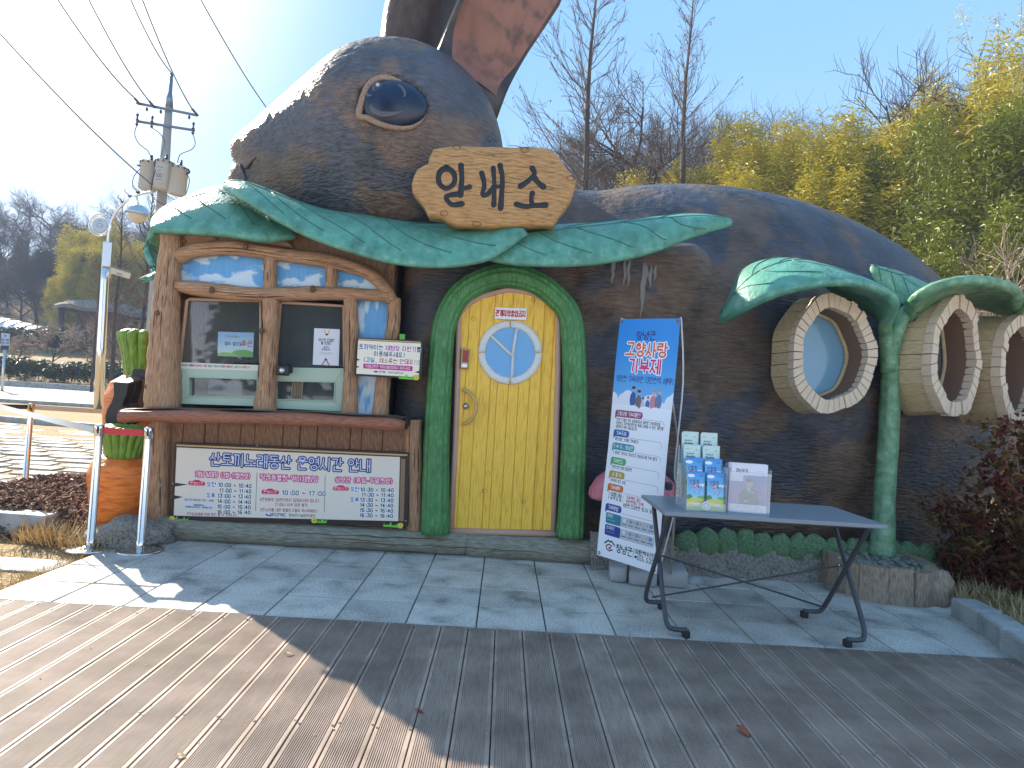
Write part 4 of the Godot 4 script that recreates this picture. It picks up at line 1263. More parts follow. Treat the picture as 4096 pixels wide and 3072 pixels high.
func build_door() -> void:
	var root: Node3D = M.root
	var zf := -5.02
	var outline := v2([-0.372, 0.212, -0.382, 0.882, -0.399, 1.492, -0.419, 1.958, -0.355, 2.046, -0.239, 2.123, -0.041, 2.187, 0.145, 2.18, 0.286, 2.119, 0.393, 2.026, 0.418, 1.543, 0.439, 0.933, 0.46, 0.242])
	var lo := outline[0]
	var hi := outline[0]
	for q in outline:
		lo = lo.min(q)
		hi = hi.max(q)
	var back := ST(false)
	slab(back, outline, zf - 0.07, zf - 0.012)
	var door := obj("door", back, M.yellow, root)
	door.set_meta("label", "arched yellow plank door with a round white window")
	var edges := [0.0, 0.1, 0.205, 0.335, 0.40, 0.505, 0.60, 0.70, 0.80, 0.90, 1.0]
	for i in 10:
		var x0 := lerpf(lo.x, hi.x, edges[i]) + 0.0015
		var x1 := lerpf(lo.x, hi.x, edges[i + 1]) - 0.0015
		var strip := PackedVector2Array([Vector2(x0, lo.y - 0.1), Vector2(x1, lo.y - 0.1), Vector2(x1 - 0.005, hi.y + 0.1), Vector2(x0 - 0.005, hi.y + 0.1)])
		for piece in Geometry2D.intersect_polygons(outline, strip):
			var s := ST(false)
			slab(s, piece, zf - 0.03, zf + 0.0015 * sin(i * 2.7), 0.0035)
			obj("plank", s, M.yellow, door)
	var kn := ST()
	for q in v2([0.181, 2.117, -0.3, 1.933, -0.348, 1.559, -0.123, 0.53, 0.202, 0.462, -0.1, 0.676]):
		tube(kn, smooth_path(PackedVector3Array([Vector3(q.x - 0.02, q.y, zf), Vector3(q.x, q.y + 0.017, zf), Vector3(q.x + 0.02, q.y, zf), Vector3(q.x, q.y - 0.017, zf), Vector3(q.x - 0.02, q.y, zf)]), 16), 0.0025, 5)
	obj("knot", kn, plain(lin(0.40, 0.22, 0.03), 0.6), door)
	# pink door frame
	var rim := ST()
	var rp := PackedVector3Array()
	for q in outline: rp.append(Vector3(q.x, q.y, zf - 0.005))
	rp[0].y -= 0.01
	rp[-1].y -= 0.01
	tube(rim, rp, 0.024, 8, true, 0.05, 1.0)
	tube(rim, PackedVector3Array([rp[0] + Vector3(-0.02, -0.012, 0.01), rp[-1] + Vector3(0.02, -0.012, 0.01)]), 0.026, 8, true, 0.05)
	obj("door_frame", rim, M.pinkish, root)
	# ridged green arch
	var ap := v3([-0.497, 0.171, -4.99, -0.518, 0.559, -4.99, -0.536, 1.035, -4.99, -0.543, 1.513, -4.99, -0.529, 1.867, -4.99, -0.429, 2.106, -4.99, -0.261, 2.237, -4.99, -0.057, 2.299, -4.99, 0.154, 2.272, -4.99, 0.337, 2.171, -4.99, 0.489, 1.988, -4.99, 0.549, 1.582, -4.99, 0.578, 1.103, -4.99, 0.591, 0.626, -4.99, 0.596, 0.21, -4.99])
	var gs := ST()
	tube(gs, smooth_path(ap, 90), [0.112, 0.098, 0.092, 0.092, 0.095, 0.09, 0.092, 0.096, 0.108], 48, true, 0.02, 0.9, 12, 0.075)
	obj("door_arch", gs, M.arch, root).set_meta("label", "ridged green arch around the yellow door")
	# round window: white ring of four pieces, blue pane, branching white bars
	var wc := Vector3(0.018, 1.674, -5.02)
	var ax := 0.217 - wc.x
	var ay := wc.y - 1.475
	var ps := ST(false)
	var circ := PackedVector2Array()
	for i in 40: circ.append(Vector2(wc.x + ax * 1.04 * cos(TAU * i / 40.0), wc.y + ay * 1.04 * sin(TAU * i / 40.0)))
	slab(ps, circ, zf - 0.005, zf + 0.004)
	obj("window_disc", ps, M.sky_blue, door)
	for k in 4:
		var rs := ST()
		var arc := PackedVector3Array()
		for i in 13:
			var a := TAU * (k + lerpf(0.012, 0.988, i / 12.0)) / 4.0 + 0.06
			arc.append(Vector3(wc.x + ax * 1.17 * cos(a), wc.y + ay * 1.17 * sin(a), zf + 0.006))
		tube(rs, arc, 0.031, 10, true, 0.03, 0.55)
		obj("window_ring", rs, M.white_paint, door)
	var yb := ST()
	tube(yb, v3([0.046, 1.471, -5.01, 0.042, 1.648, -5.01]), 0.0125, 8, true, 0.05)
	tube(yb, v3([0.041, 1.639, -5.01, 0.046, 1.744, -5.01, 0.06, 1.874, -5.01]), 0.0125, 8, true, 0.05)
	tube(yb, v3([0.041, 1.644, -5.01, -0.036, 1.707, -5.01, -0.146, 1.8, -5.01]), 0.0125, 8, true, 0.05)
	obj("window_bar", yb, M.white_paint, door)
	# curved handle and lock
	var h := ST()
	tube(h, smooth_path(v3([-0.342, 1.347, -5, -0.282, 1.314, -4.97, -0.232, 1.245, -4.96, -0.232, 1.166, -4.96, -0.276, 1.092, -4.97, -0.332, 1.063, -5]), 24), 0.015, 10, true, 0.03, 1.4)
	obj("handle", h, grain([lin(0.50, 0.31, 0.10), lin(0.68, 0.45, 0.16)], 81, 0.03, Vector3(4, 1, 4), 0.45), door)
	var lk := ST()
	var lp := Vector3(-0.317, 1.212, -5.02)
	var lx := Transform3D(Basis(Vector3.RIGHT, PI / 2), lp)
	lathe(lk, v2([0, 0.028, 0.012, 0.028, 0.016, 0.022, 0.026, 0.016, 0.03, 0.008, 0.03, -0.004]), 24, lx)
	var lock := obj("lock", lk, M.steel, door)
	var kh := ST(false)
	box(kh, lp + Vector3(0, 0, 0.0285), Vector3(0.004, 0.012, 0.003))
	obj("keyhole", kh, M.dark, lock)

	# card reader on the door
	var rd := thing("card_reader", Vector3(-0.344, 1.518, -5), "small red and silver card reader on the left edge of the yellow door", "card reader")
	var r1 := ST(false)
	var rc := Vector3(-0.349, 1.598, -5)
	box(r1, rc, Vector3(0.066, 0.165, 0.03), Basis.IDENTITY, 0.006)
	obj("case", r1, plain(lin(0.42, 0.30, 0.16), 0.3, 0.6), rd)
	var r2 := ST(false)
	box(r2, rc + Vector3(0.004, 0.02, 0.016), Vector3(0.046, 0.1, 0.006), Basis.IDENTITY, 0.002)
	obj("red_cover", r2, plain(lin(0.30, 0.012, 0.016), 0.15), rd)
	var r3 := ST(false)
	box(r3, rc + Vector3(0.002, -0.055, 0.016), Vector3(0.05, 0.032, 0.006), Basis.IDENTITY, 0.002)
	obj("plate", r3, M.steel_dull, rd)

# ---------------------------------------------------------------- round windows with leaf awnings

func build_portholes() -> void:
	var root: Node3D = M.root
	# ring: centre of the front face, half width, half height, turn about y, depth, wobble seed
	for w in [[Vector3(2.495, 1.79, -4.66), 0.345, 0.455, 0.10, 0.30, 1], [Vector3(3.50, 1.84, -4.74), 0.29, 0.475, 0.36, 0.34, 2], [Vector3(4.17, 1.79, -4.93), 0.29, 0.46, 0.42, 0.36, 3]]:
		var c: Vector3 = w[0]
		var hw: float = w[1]
		var hh: float = w[2]
		var B := Basis(Vector3.UP, w[3])
		var sd: int = w[5]
		var at := func(a: float, k: float, z: float) -> Vector3:
			var wob := 1.0 + 0.03 * sin(a * 3.0 + sd * 2.0) + 0.02 * sin(a * 7.0 + sd)
			return c + B * Vector3(cos(a) * hw * k * wob, sin(a) * hh * k * wob, z)
		var win := Node3D.new()
		win.name = "round_window"
		root.add_child(win, true)
		win.position = -root.position
		win.set_meta("label", ["round window nearest the door, with a pale blue pane", "oval brick-rimmed window right of the green stem", "last oval window at the right edge"][sd - 1])
		# rim bricks
		var nb := 42 if sd == 1 else 36
		var a0 := 0.0
		for i in nb:
			var a1 := a0 + TAU / nb
			var g := 0.008
			var k := rng.randf_range(-0.012, 0.012)
			var s := ST(false)
			var p := []
			for z in [-0.07, k * 0.6 + 0.004]:
				for q in [[a0 + g, 0.77], [a1 - g, 0.77], [a1 - g, 1.0 + k], [a0 + g, 1.0 + k]]: p.append(at.call(q[0], q[1], z))
			var o := Vector3.ZERO
			for q in p: o += q / 8.0
			quad_o(s, p[4], p[5], p[6], p[7], o)
			quad_o(s, p[0], p[1], p[2], p[3], o)
			for e in [[0, 1], [1, 2], [2, 3], [3, 0]]: quad_o(s, p[e[0]], p[e[1]], p[e[1] + 4], p[e[0] + 4], o)
			obj("brick", s, M.brick, win)
			a0 = a1
		# outer staves
		var ns := 30 if sd == 1 else 26
		for i in ns:
			var b0 := TAU * i / ns + 0.006
			var b1 := TAU * (i + 1) / ns - 0.006
			var s := ST(false)
			var k := rng.randf_range(-0.008, 0.008)
			var fl: float = 1.03 if sd == 1 else 1.04
			var p := [at.call(b0, 0.96 + k, -0.02), at.call(b1, 0.96 + k, -0.02), at.call(b1, fl + k, -w[4]), at.call(b0, fl + k, -w[4]), at.call(b0, 0.88, -0.02), at.call(b1, 0.88, -0.02), at.call(b1, 0.9, -w[4]), at.call(b0, 0.9, -w[4])]
			var o := Vector3.ZERO
			for q in p: o += q / 8.0
			quad_o(s, p[0], p[1], p[2], p[3], o)
			quad_o(s, p[4], p[5], p[6], p[7], o)
			for e in [[0, 1], [1, 2], [2, 3], [3, 0]]: quad_o(s, p[e[0]], p[e[1]], p[e[1] + 4], p[e[0] + 4], o)
			obj("stave", s, M.stave, win)
		# mortar between the pieces, inside face and pane
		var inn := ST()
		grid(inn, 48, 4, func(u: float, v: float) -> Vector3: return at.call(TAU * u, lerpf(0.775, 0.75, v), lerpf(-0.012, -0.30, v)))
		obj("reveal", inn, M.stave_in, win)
		var mo := ST()
		grid(mo, 48, 6, func(u: float, v: float) -> Vector3: return at.call(TAU * u, lerpf(0.93, 0.965, v), lerpf(-0.016, -w[4], v)))
		grid(mo, 48, 2, func(u: float, v: float) -> Vector3: return at.call(TAU * u, lerpf(0.80, 0.97, v), -0.014))
		obj("mortar", mo, M.groove, win)
		var bead := ST()
		var bp := PackedVector3Array()
		for i in 49: bp.append(at.call(TAU * i / 48.0, 0.74, -0.235))
		tube(bead, bp, 0.016, 6, false)
		obj("bead", bead, M.stave, win)
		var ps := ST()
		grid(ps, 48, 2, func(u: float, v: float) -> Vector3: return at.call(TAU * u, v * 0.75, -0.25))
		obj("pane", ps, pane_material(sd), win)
	# plant that carries the awnings
	var st := ST()
	tube(st, smooth_path(v3([3.062, 0.216, -4.86, 3.077, 0.498, -4.88, 3.091, 0.82, -4.9, 3.107, 1.147, -4.92, 3.11, 1.476, -4.93, 3.098, 1.706, -4.92, 3.081, 1.836, -4.9]), 24), [0.098, 0.078, 0.075, 0.075, 0.066, 0.06], 20, true, 0.04, 1.0, 7, 0.05)
	var stem := obj("stem", st, M.leaf_pale, root)
	stem.set_meta("label", "thick green plant stem between the round windows")
	var br := ST()
	tube(br, smooth_path(v3([3.074, 1.704, -4.9, 3.009, 1.981, -4.86, 2.948, 2.05, -4.78, 2.922, 2.096, -4.7]), 14), [0.06, 0.05, 0.05, 0.04], 14, true, 0.03)
	tube(br, smooth_path(v3([3.08, 1.705, -4.9, 3.076, 1.881, -4.88, 3.084, 2.03, -4.84, 3.129, 2.171, -4.82, 3.218, 2.259, -4.82]), 14), [0.06, 0.06, 0.055, 0.05, 0.03], 14, true, 0.03)
	obj("stem_fork", br, M.leaf_pale, stem)
	leaf("leaf_awning", v3([1.671, 1.995, -4.82, 1.772, 2.194, -4.92, 1.855, 2.401, -4.98, 1.99, 2.516, -5, 2.206, 2.555, -5, 2.453, 2.48, -5, 2.64, 2.362, -5.02, 2.84, 2.265, -5.02, 2.968, 2.17, -4.98, 2.939, 2.035, -4.75]), v3([1.657, 1.989, -4.78, 1.699, 2.044, -4.55, 1.816, 2.119, -4.42, 1.977, 2.189, -4.36, 2.223, 2.252, -4.33, 2.427, 2.269, -4.32, 2.609, 2.256, -4.36, 2.767, 2.212, -4.42, 2.848, 2.154, -4.5, 2.926, 2.042, -4.72]), Vector3(0, 0.03, 0.02), 0.105, M.leaf, root, 5)
	leaf("leaf_awning", v3([2.965, 2.559, -5.05, 3.044, 2.581, -5.1, 3.231, 2.595, -5.2, 3.417, 2.566, -5.25, 3.639, 2.478, -5.25]), v3([2.937, 2.535, -5, 2.948, 2.429, -4.95, 3.043, 2.322, -4.92, 3.142, 2.242, -4.9, 3.328, 2.309, -4.95]), Vector3(0, 0.02, 0.05), 0.06, M.leaf_pale, root, 3)
	leaf("leaf_awning", v3([3.185, 2.091, -4.9, 3.32, 2.171, -5, 3.519, 2.271, -5.1, 3.748, 2.347, -5.18, 3.978, 2.36, -5.25, 4.199, 2.33, -5.3, 4.397, 2.297, -5.35, 4.378, 2.226, -5.2]), v3([3.144, 2.128, -4.84, 3.048, 2.237, -4.6, 3.108, 2.312, -4.5, 3.245, 2.361, -4.45, 3.418, 2.38, -4.45, 3.61, 2.383, -4.5, 3.8, 2.36, -4.58, 3.969, 2.284, -4.75, 4.292, 2.233, -5.1]), Vector3(0, 0.03, 0.02), 0.11, M.leaf_pale, root, 5)
	leaf("leaf_awning", v3([4.184, 2.214, -5, 4.289, 2.307, -5.1, 4.459, 2.395, -5.2, 4.725, 2.44, -5.3]), v3([4.167, 2.21, -4.98, 4.047, 2.273, -4.8, 4.064, 2.306, -4.7, 4.213, 2.315, -4.7]), Vector3(0, 0.02, 0.02), 0.07, M.leaf_pale, root, 2)

	# stone footing with painted moss to the right
	var fx := 0.75
	var k := 0
	var foot := ST()
	grid(foot, 60, 10, func(u: float, v: float) -> Vector3:
		var x := lerpf(0.75, 5.2, u)
		var fz := -4.93 - 0.06 * maxf(0.0, x - 3.4)
		return Vector3(x, lerpf(-0.03, 0.27, v), fz + 0.14 - 0.16 * v + 0.022 * sin(x * 19.0 + v * 5.0) + 0.014 * sin(x * 43.0 + v * 23.0)))
	obj("stone_footing", foot, M.rough_stone, root)
	while fx < 5.0:
		var s := ST()
		var r := rng.randf_range(0.085, 0.115)
		var fz := -4.93 - 0.06 * maxf(0.0, fx - 3.4)
		ball(s, Vector3(fx, 0.245 + rng.randf_range(-0.02, 0.01), fz + 0.0), Vector3(r, 0.085 + rng.randf() * 0.04, 0.05), 16, 10, Basis.IDENTITY, 0.08)
		if fx > 1.45: obj("moss_lump", s, M.moss, root)
		fx += r * 1.5
		k += 1

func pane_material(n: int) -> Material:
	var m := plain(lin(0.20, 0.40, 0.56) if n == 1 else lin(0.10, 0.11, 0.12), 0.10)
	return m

# ---------------------------------------------------------------- signs and notices

func sign_slab(called: String, quad_pts: PackedVector2Array, z0: float, z1: float, m: Material, parent: Node) -> MeshInstance3D:
	var s := ST(false)
	var a := Vector3(quad_pts[3].x, quad_pts[3].y, z1)
	var b := Vector3(quad_pts[2].x, quad_pts[2].y, z1)
	var c := Vector3(quad_pts[1].x, quad_pts[1].y, z1)
	var d := Vector3(quad_pts[0].x, quad_pts[0].y, z1)
	var k := Vector3(0, 0, z0 - z1)
	quad(s, a, b, c, d)
	var e := [a, b, c, d]
	for i in 4:
		var p: Vector3 = e[i]
		var q: Vector3 = e[(i + 1) % 4]
		var o := Vector2(0.002, 0.002)
		quad(s, p + k, q + k, q, p, o, o, o, o)
	quad(s, b + k, a + k, d + k, c + k, Vector2(0.002, 0.002), Vector2(0.002, 0.002), Vector2(0.002, 0.002), Vector2(0.002, 0.002))
	return obj(called, s, m, parent)

const NAVY := Color(0.09, 0.12, 0.42)
const INKC := Color(0.07, 0.07, 0.09)
const ROSE := Color(0.78, 0.12, 0.42)
const WHITE := Color(0.96, 0.96, 0.97)

func grass_trim(at: Vector3, w: float, parent: Node, flower := 1.0) -> void:
	var s := ST(false)
	var pl := PackedVector2Array([Vector2(at.x, at.y), Vector2(at.x + w, at.y)])
	var n := int(w / 0.028)
	for i in n + 1:
		var x := at.x + w * (1.0 - float(i) / n)
		pl.append(Vector2(x + 0.006, at.y + 0.03 + 0.012 * sin(i * 2.6)))
		if i < n: pl.append(Vector2(x - 0.016, at.y + 0.014))
	slab(s, pl, at.z - 0.008, at.z)
	obj("grass_trim", s, plain(lin(0.16, 0.52, 0.05), 0.5), parent)
	var f := ST()
	var fc := Vector3(at.x + (0.0 if flower < 0.0 else w), at.y + 0.018, at.z + 0.004)
	for k in 6: ball(f, fc + Vector3(cos(k * TAU / 6), sin(k * TAU / 6), 0) * 0.013, Vector3(0.011, 0.011, 0.004), 10, 5)
	obj("flower", f, plain(lin(0.72, 0.60, 0.08), 0.5), parent)
	var f2 := ST()
	ball(f2, fc + Vector3(0, 0, 0.002), Vector3(0.008, 0.008, 0.005), 10, 5)
	obj("flower_centre", f2, plain(lin(0.62, 0.36, 0.05), 0.5), parent)

func build_signs() -> void:
	# carved name board
	var zb := -4.62
	var nb := thing("name_board", Vector3(-0.2, 2.7, zb), "wooden board with black carved lettering above the yellow door", "sign")
	var bs := ST()
	slab(bs, v2([-0.662, 3.16, -0.554, 3.184, -0.472, 3.198, -0.321, 3.2, -0.184, 3.209, -0.046, 3.212, 0.035, 3.223, 0.173, 3.224, 0.236, 3.217, 0.301, 3.159, 0.335, 3.106, 0.369, 3.066, 0.408, 3.032, 0.439, 2.97, 0.427, 2.897, 0.41, 2.834, 0.367, 2.762, 0.329, 2.704, 0.285, 2.628, 0.182, 2.624, 0.073, 2.609, -0.064, 2.602, -0.2, 2.585, -0.337, 2.585, -0.446, 2.58, -0.517, 2.607, -0.573, 2.638, -0.673, 2.645, -0.708, 2.712, -0.753, 2.764, -0.801, 2.816, -0.811, 2.885, -0.796, 2.948, -0.775, 2.998, -0.735, 3.025, -0.698, 3.044, -0.688, 3.1]), zb - 0.16, zb, 0.025)
	var bo := obj("board", bs, M.board, nb)
	var let := ST()
	var zl := zb + 0.004
	for l in [[v2([-0.552, 3.015, -0.503, 2.988, -0.483, 2.941, -0.496, 2.889, -0.544, 2.858, -0.592, 2.883, -0.609, 2.933, -0.596, 2.985, -0.552, 3.015]), 0.020], [v2([-0.444, 3.04, -0.431, 2.937, -0.434, 2.816]), 0.020], [v2([-0.434, 2.864, -0.402, 2.868, -0.369, 2.881]), 0.017], [v2([-0.451, 2.823, -0.54, 2.795, -0.498, 2.74, -0.419, 2.748]), 0.019],
		[v2([-0.283, 2.992, -0.258, 2.907, -0.267, 2.829, -0.227, 2.838, -0.176, 2.899]), 0.018], [v2([-0.198, 3.036, -0.181, 2.899, -0.177, 2.754]), 0.017], [v2([-0.147, 3.059, -0.123, 2.944, -0.124, 2.736]), 0.019], [v2([-0.178, 2.892, -0.134, 2.902]), 0.015],
		[v2([0.098, 3.055, 0.115, 3.012, 0.073, 2.957, 0.016, 2.912]), 0.019], [v2([0.119, 2.981, 0.149, 2.948, 0.189, 2.92]), 0.021], [v2([0.11, 2.865, 0.104, 2.821, 0.115, 2.777]), 0.018], [v2([-0.005, 2.772, 0.064, 2.76, 0.146, 2.773, 0.217, 2.781]), 0.019]]:
		var pts := PackedVector3Array()
		for q in l[0]: pts.append(Vector3(q.x, q.y, zl - 0.004))
		tube(let, smooth_path(pts, 22), [l[1] * 1.2, l[1] * 1.0, l[1] * 0.95, l[1] * 1.05, l[1] * 1.25], 10, true, 0.06, 0.25)
		for e in [pts[0], pts[pts.size() - 1]]: ball(let, e, Vector3(l[1] * 1.2, l[1] * 1.2, 0.005), 12, 6)
	obj("carved_letters", let, M.ink, nb)
	var gr := ST()
	for k in 22:
		var y := rng.randf_range(2.8, 3.25)
		var x := rng.randf_range(-0.75, 0.2)
		var pts := PackedVector3Array()
		var L := rng.randf_range(0.1, 0.32)
		for i in 8: pts.append(Vector3(x + L * i / 7.0, y + 0.006 * sin(i * 1.3 + k), zb - 0.0005))
		tube(gr, pts, [0.0008, 0.003, 0.002, 0.0008], 5)
	for q in v2([-0.484, 3.176, 0.031, 3.19, -0.548, 2.667, -0.297, 2.604, 0.394, 2.999]):
		var ring := PackedVector3Array()
		for i in 13: ring.append(Vector3(q.x + 0.03 * cos(TAU * i / 12.0), q.y + 0.02 * sin(TAU * i / 12.0), zb - 0.001))
		tube(gr, ring, 0.003, 5, false)
	obj("crack", gr, M.groove, bo)

	# opening hours board
	var img := page(1400, 470, Color(0.16, 0.11, 0.12))
	img.fill_rect(Rect2i(12, 10, 1376, 10), Color(0.78, 0.65, 0.45))
	img.fill_rect(Rect2i(14, 28, 1330, 412), Color(0.90, 0.86, 0.80))
	img.fill_rect(Rect2i(1350, 40, 26, 400), Color(0.55, 0.43, 0.33))
	for q in [[252.0, 70.0], [328.0, 46.0]]: fill(img, PackedVector2Array([Vector2(12, q[0] - 10), Vector2(12 + q[1] * 1.15, q[0] - 2), Vector2(12, q[0] + 14)]), Color(0.16, 0.11, 0.12))
	text(img, "산토끼노래동산 운영시간 안내", 695, 52, 78, Color(0.80, 0.86, 0.97), 0.085, 0.83, 0.5, NAVY, 6.5)
	for c in [[298, "레일 썰매장 (3월~11월운영)", 168, 32, 0.72], [690, "작은동물원·먹이체험장", 168, 36, 0.84], [1136, "상영관 (휴일·주말운영)", 168, 34, 0.84]]:
		text(img, c[1], c[0], c[2], c[3], WHITE, 0.1, c[4], 0.5, ROSE, 5.0)
	for x in [497, 903]: seg(img, Vector2(x, 160), Vector2(x, 395), 1.2, INKC)
	for c in [[92, 228, 192], [528, 262, 632], [950, 228, 1045]]:
		rrect(img, c[0], c[1], c[2] - c[0], 26, 13, Color(0.80, 0.13, 0.33))
		disc(img, Vector2((c[0] + c[2]) * 0.5, c[1] + 3), Vector2(24, 12), Color(0.80, 0.13, 0.33))
		text(img, "운영시간", (c[0] + c[2]) * 0.5, c[1] + 3, 20, WHITE, 0.09, 0.95, 0.5)
	var BL := Color(0.10, 0.22, 0.55)
	var halo := Color(0.93, 0.95, 0.98)
	for c in [[200, 228, "오전"], [200, 295, "오후"], [1052, 228, "오전"], [1052, 295, "오후"]]: text(img, c[2], c[0], c[1], 29, BL, 0.13, 0.92, 0.0, halo, 4.0)
	var t1 := ["10:00 ~ 10:40", "11:00 ~ 11:40", "13:00 ~ 13:40", "14:00 ~ 14:40", "15:00 ~ 15:40", "16:00 ~ 16:40"]
	var t2 := ["10:30 ~ 10:40", "11:30 ~ 11:40", "13:30 ~ 13:40", "14:30 ~ 14:40", "15:30 ~ 15:40", "16:30 ~ 16:40"]
	for i in 6:
		text(img, t1[i], 470, 230 + 33 * i, 25, INKC, 0.17, 1.08, 1.0, halo, 3.0)
		text(img, t2[i], 1314, 230 + 33 * i, 25, INKC, 0.17, 1.08, 1.0, halo, 3.0)
	text(img, "10:00 ~ 17:00", 648, 260, 30, INKC, 0.15, 1.18, 0.0, halo, 3.0)
	img.fill_rect(Rect2i(72, 332, 176, 20), Color(0.84, 0.86, 0.90))
	text(img, "회차 당 이용가능 인원 : 24명", 160, 335, 13, INKC, 0.1, 0.9, 0.5)
	img.fill_rect(Rect2i(72, 364, 176, 28), Color(0.84, 0.86, 0.94))
	text(img, "레일썰매안내", 160, 366, 10, INKC, 0.12, 0.95, 0.5)
	text(img, "48개월이상 탑승가능 / 동반탑승 불가", 160, 379, 10, INKC, 0.12, 0.85, 0.5)
	var WINE := Color(0.55, 0.12, 0.30)
	text(img, "※기상상태에 의해 중단 될 수 있습니다.".replace("※", "*"), 92, 417, 19, WINE, 0.1, 0.82)
	text(img, "*운영종료 20분전까지 입장하셔야 합니다.", 700, 312, 21, WINE, 0.1, 0.82, 0.5)
	text(img, "17:00시 이후 입장 불가.", 710, 342, 20, WINE, 0.1, 0.82, 0.5)
	text(img, "*큰소리를 내면 동물친구들이 무서워해요!", 695, 378, 20, WINE, 0.1, 0.82, 0.5)
	text(img, "CFMC", 612, 408, 20, Color(0.12, 0.30, 0.62), 0.18, 1.25)
	text(img, "창녕군시설관리공단", 694, 409, 19, INKC, 0.09, 0.86)
	disc(img, Vector2(580, 419), Vector2(24, 9), Color(0.10, 0.32, 0.66))
	disc(img, Vector2(584, 415), Vector2(18, 7), Color(0.90, 0.86, 0.80))
	for k in 3: seg(img, Vector2(584 + k * 9, 422), Vector2(588 + k * 9, 408), 2.4, Color(0.10, 0.32, 0.66))
	var hb := thing("hours_board", Vector3(-1.7, 0.2, -4.95), "wide beige opening hours board below the kiosk counter", "sign")
	sign_slab("panel", v2([-2.624, 0.778, -0.741, 0.811, -0.718, 0.224, -2.607, 0.157]), -5.0, -4.95, printed(img, 0.4), hb)
	for q in [[Vector3(-2.596, 0.154, -4.945), 0.12, -1.0], [Vector3(-1.466, 0.208, -4.945), 0.095, -1.0], [Vector3(-0.913, 0.208, -4.945), 0.14, 1.0]]: grass_trim(q[0], q[1], hb, q[2])
	var sc := ST()
	for q in v2([-1.961, 0.794, -0.734, 0.265, -2.614, 0.452, -0.924, 0.827]): ball(sc, Vector3(q.x, q.y, -4.948), Vector3(0.006, 0.006, 0.004), 8, 5)
	obj("screw", sc, M.steel_dull, hb)

	# small feeding notice
	var fi := page(660, 390, Color(0.17, 0.13, 0.12))
	fi.fill_rect(Rect2i(14, 12, 616, 10), Color(0.80, 0.70, 0.45))
	fi.fill_rect(Rect2i(14, 28, 620, 342), Color(0.93, 0.90, 0.82))
	for q in [[228.0, 32.0], [300.0, 28.0]]: fill(fi, PackedVector2Array([Vector2(8, q[0] - 14), Vector2(14 + q[1], q[0]), Vector2(8, q[0] + 12)]), Color(0.17, 0.13, 0.12))
	fill(fi, PackedVector2Array([Vector2(640, 300), Vector2(590, 322), Vector2(640, 330)]), Color(0.17, 0.13, 0.12))
	var x0 := 26.0
	for w in [["토끼먹이는", NAVY], [" 체험장 자판기", Color(0.62, 0.10, 0.48)], ["를", INKC]]:
		text(fi, w[0], x0, 66, 52, w[1], 0.12, 0.86, 0.0, WHITE, 3.0)
		x0 += text_w(w[0], 52, 0.86)
	text(fi, "이용해주세요!", 330, 130, 52, INKC, 0.12, 0.86, 0.5, WHITE, 3.0)
	x0 = 70.0
	for w in [["(", INKC], ["과일,", Color(0.08, 0.42, 0.50)], [" 채소류는", Color(0.66, 0.25, 0.12)], [" 안돼요!!", Color(0.70, 0.10, 0.20)], [")", INKC]]:
		text(fi, w[0], x0, 196, 50, w[1], 0.12, 0.86, 0.0, WHITE, 3.0)
		x0 += text_w(w[0], 50, 0.86)
	rrect(fi, 78, 262, 490, 50, 10, Color(0.74, 0.10, 0.48))
	text(fi, "지폐교환은 먹이체험장에서 해주세요", 323, 271, 31, WHITE, 0.09, 0.8, 0.5)
	text(fi, "CFMC", 236, 326, 22, Color(0.12, 0.30, 0.62), 0.18, 1.25)
	text(fi, "창녕군시설관리공단", 326, 327, 21, INKC, 0.09, 0.78)
	disc(fi, Vector2(206, 338), Vector2(22, 9), Color(0.10, 0.32, 0.66))
	var fn := thing("feeding_notice", Vector3(-0.938, 1.391, -4.86), "small cream notice board between the kiosk windows and the yellow door", "sign")
	sign_slab("panel", v2([-1.202, 1.707, -0.673, 1.712, -0.673, 1.405, -1.199, 1.403]), -4.9, -4.86, printed(fi, 0.4), fn)
	grass_trim(Vector3(-0.85, 1.399, -4.855), 0.14, fn, 1.0)
	var clv := ST()
	for k in 4: ball(clv, Vector3(-0.843, 1.733, -4.85) + Vector3(cos(k * PI / 2 + 0.8), sin(k * PI / 2 + 0.8), 0) * 0.014, Vector3(0.014, 0.014, 0.004), 12, 5)
	obj("clover", clv, plain(lin(0.09, 0.42, 0.08), 0.5), fn)

	# no-entry notice on the door
	var ni := page(330, 130, Color(0.93, 0.92, 0.92))
	text(ni, "관계자외출입금지", 165, 30, 70, Color(0.72, 0.06, 0.10), 0.14, 0.52, 0.5)
	var nn := thing("door_notice", Vector3(0.006, 1.942, -5), "white notice with red lettering near the top of the yellow door", "notice")
	sign_slab("plate", v2([-0.128, 2.035, 0.133, 2.042, 0.134, 1.947, -0.127, 1.942]), -5.012, -5.0, printed(ni, 0.4), nn)

	# papers in the windows
	var p1 := page(320, 230, Color(0.62, 0.76, 0.85))
	for y in 230: p1.fill_rect(Rect2i(0, y, 320, 1), Color(0.55, 0.72, 0.86).lerp(Color(0.82, 0.89, 0.90), y / 230.0))
	disc(p1, Vector2(230, 225), Vector2(120, 62), Color(0.42, 0.66, 0.30))
	disc(p1, Vector2(80, 240), Vector2(110, 48), Color(0.55, 0.74, 0.36))
	text(p1, "산토끼노래동산", 100, 32, 20, Color(0.45, 0.35, 0.32), 0.09, 0.9, 0.3)
	text(p1, "매주 월요일", 62, 94, 34, Color(0.20, 0.27, 0.36), 0.12, 0.8)
	text(p1, "휴관", 210, 76, 56, Color(0.75, 0.20, 0.16), 0.13, 0.85)
	var a1 := thing("closed_day_poster", Vector3(-2.244, 1.499, -5.085), "pale blue closing day poster inside the left kiosk window", "poster")
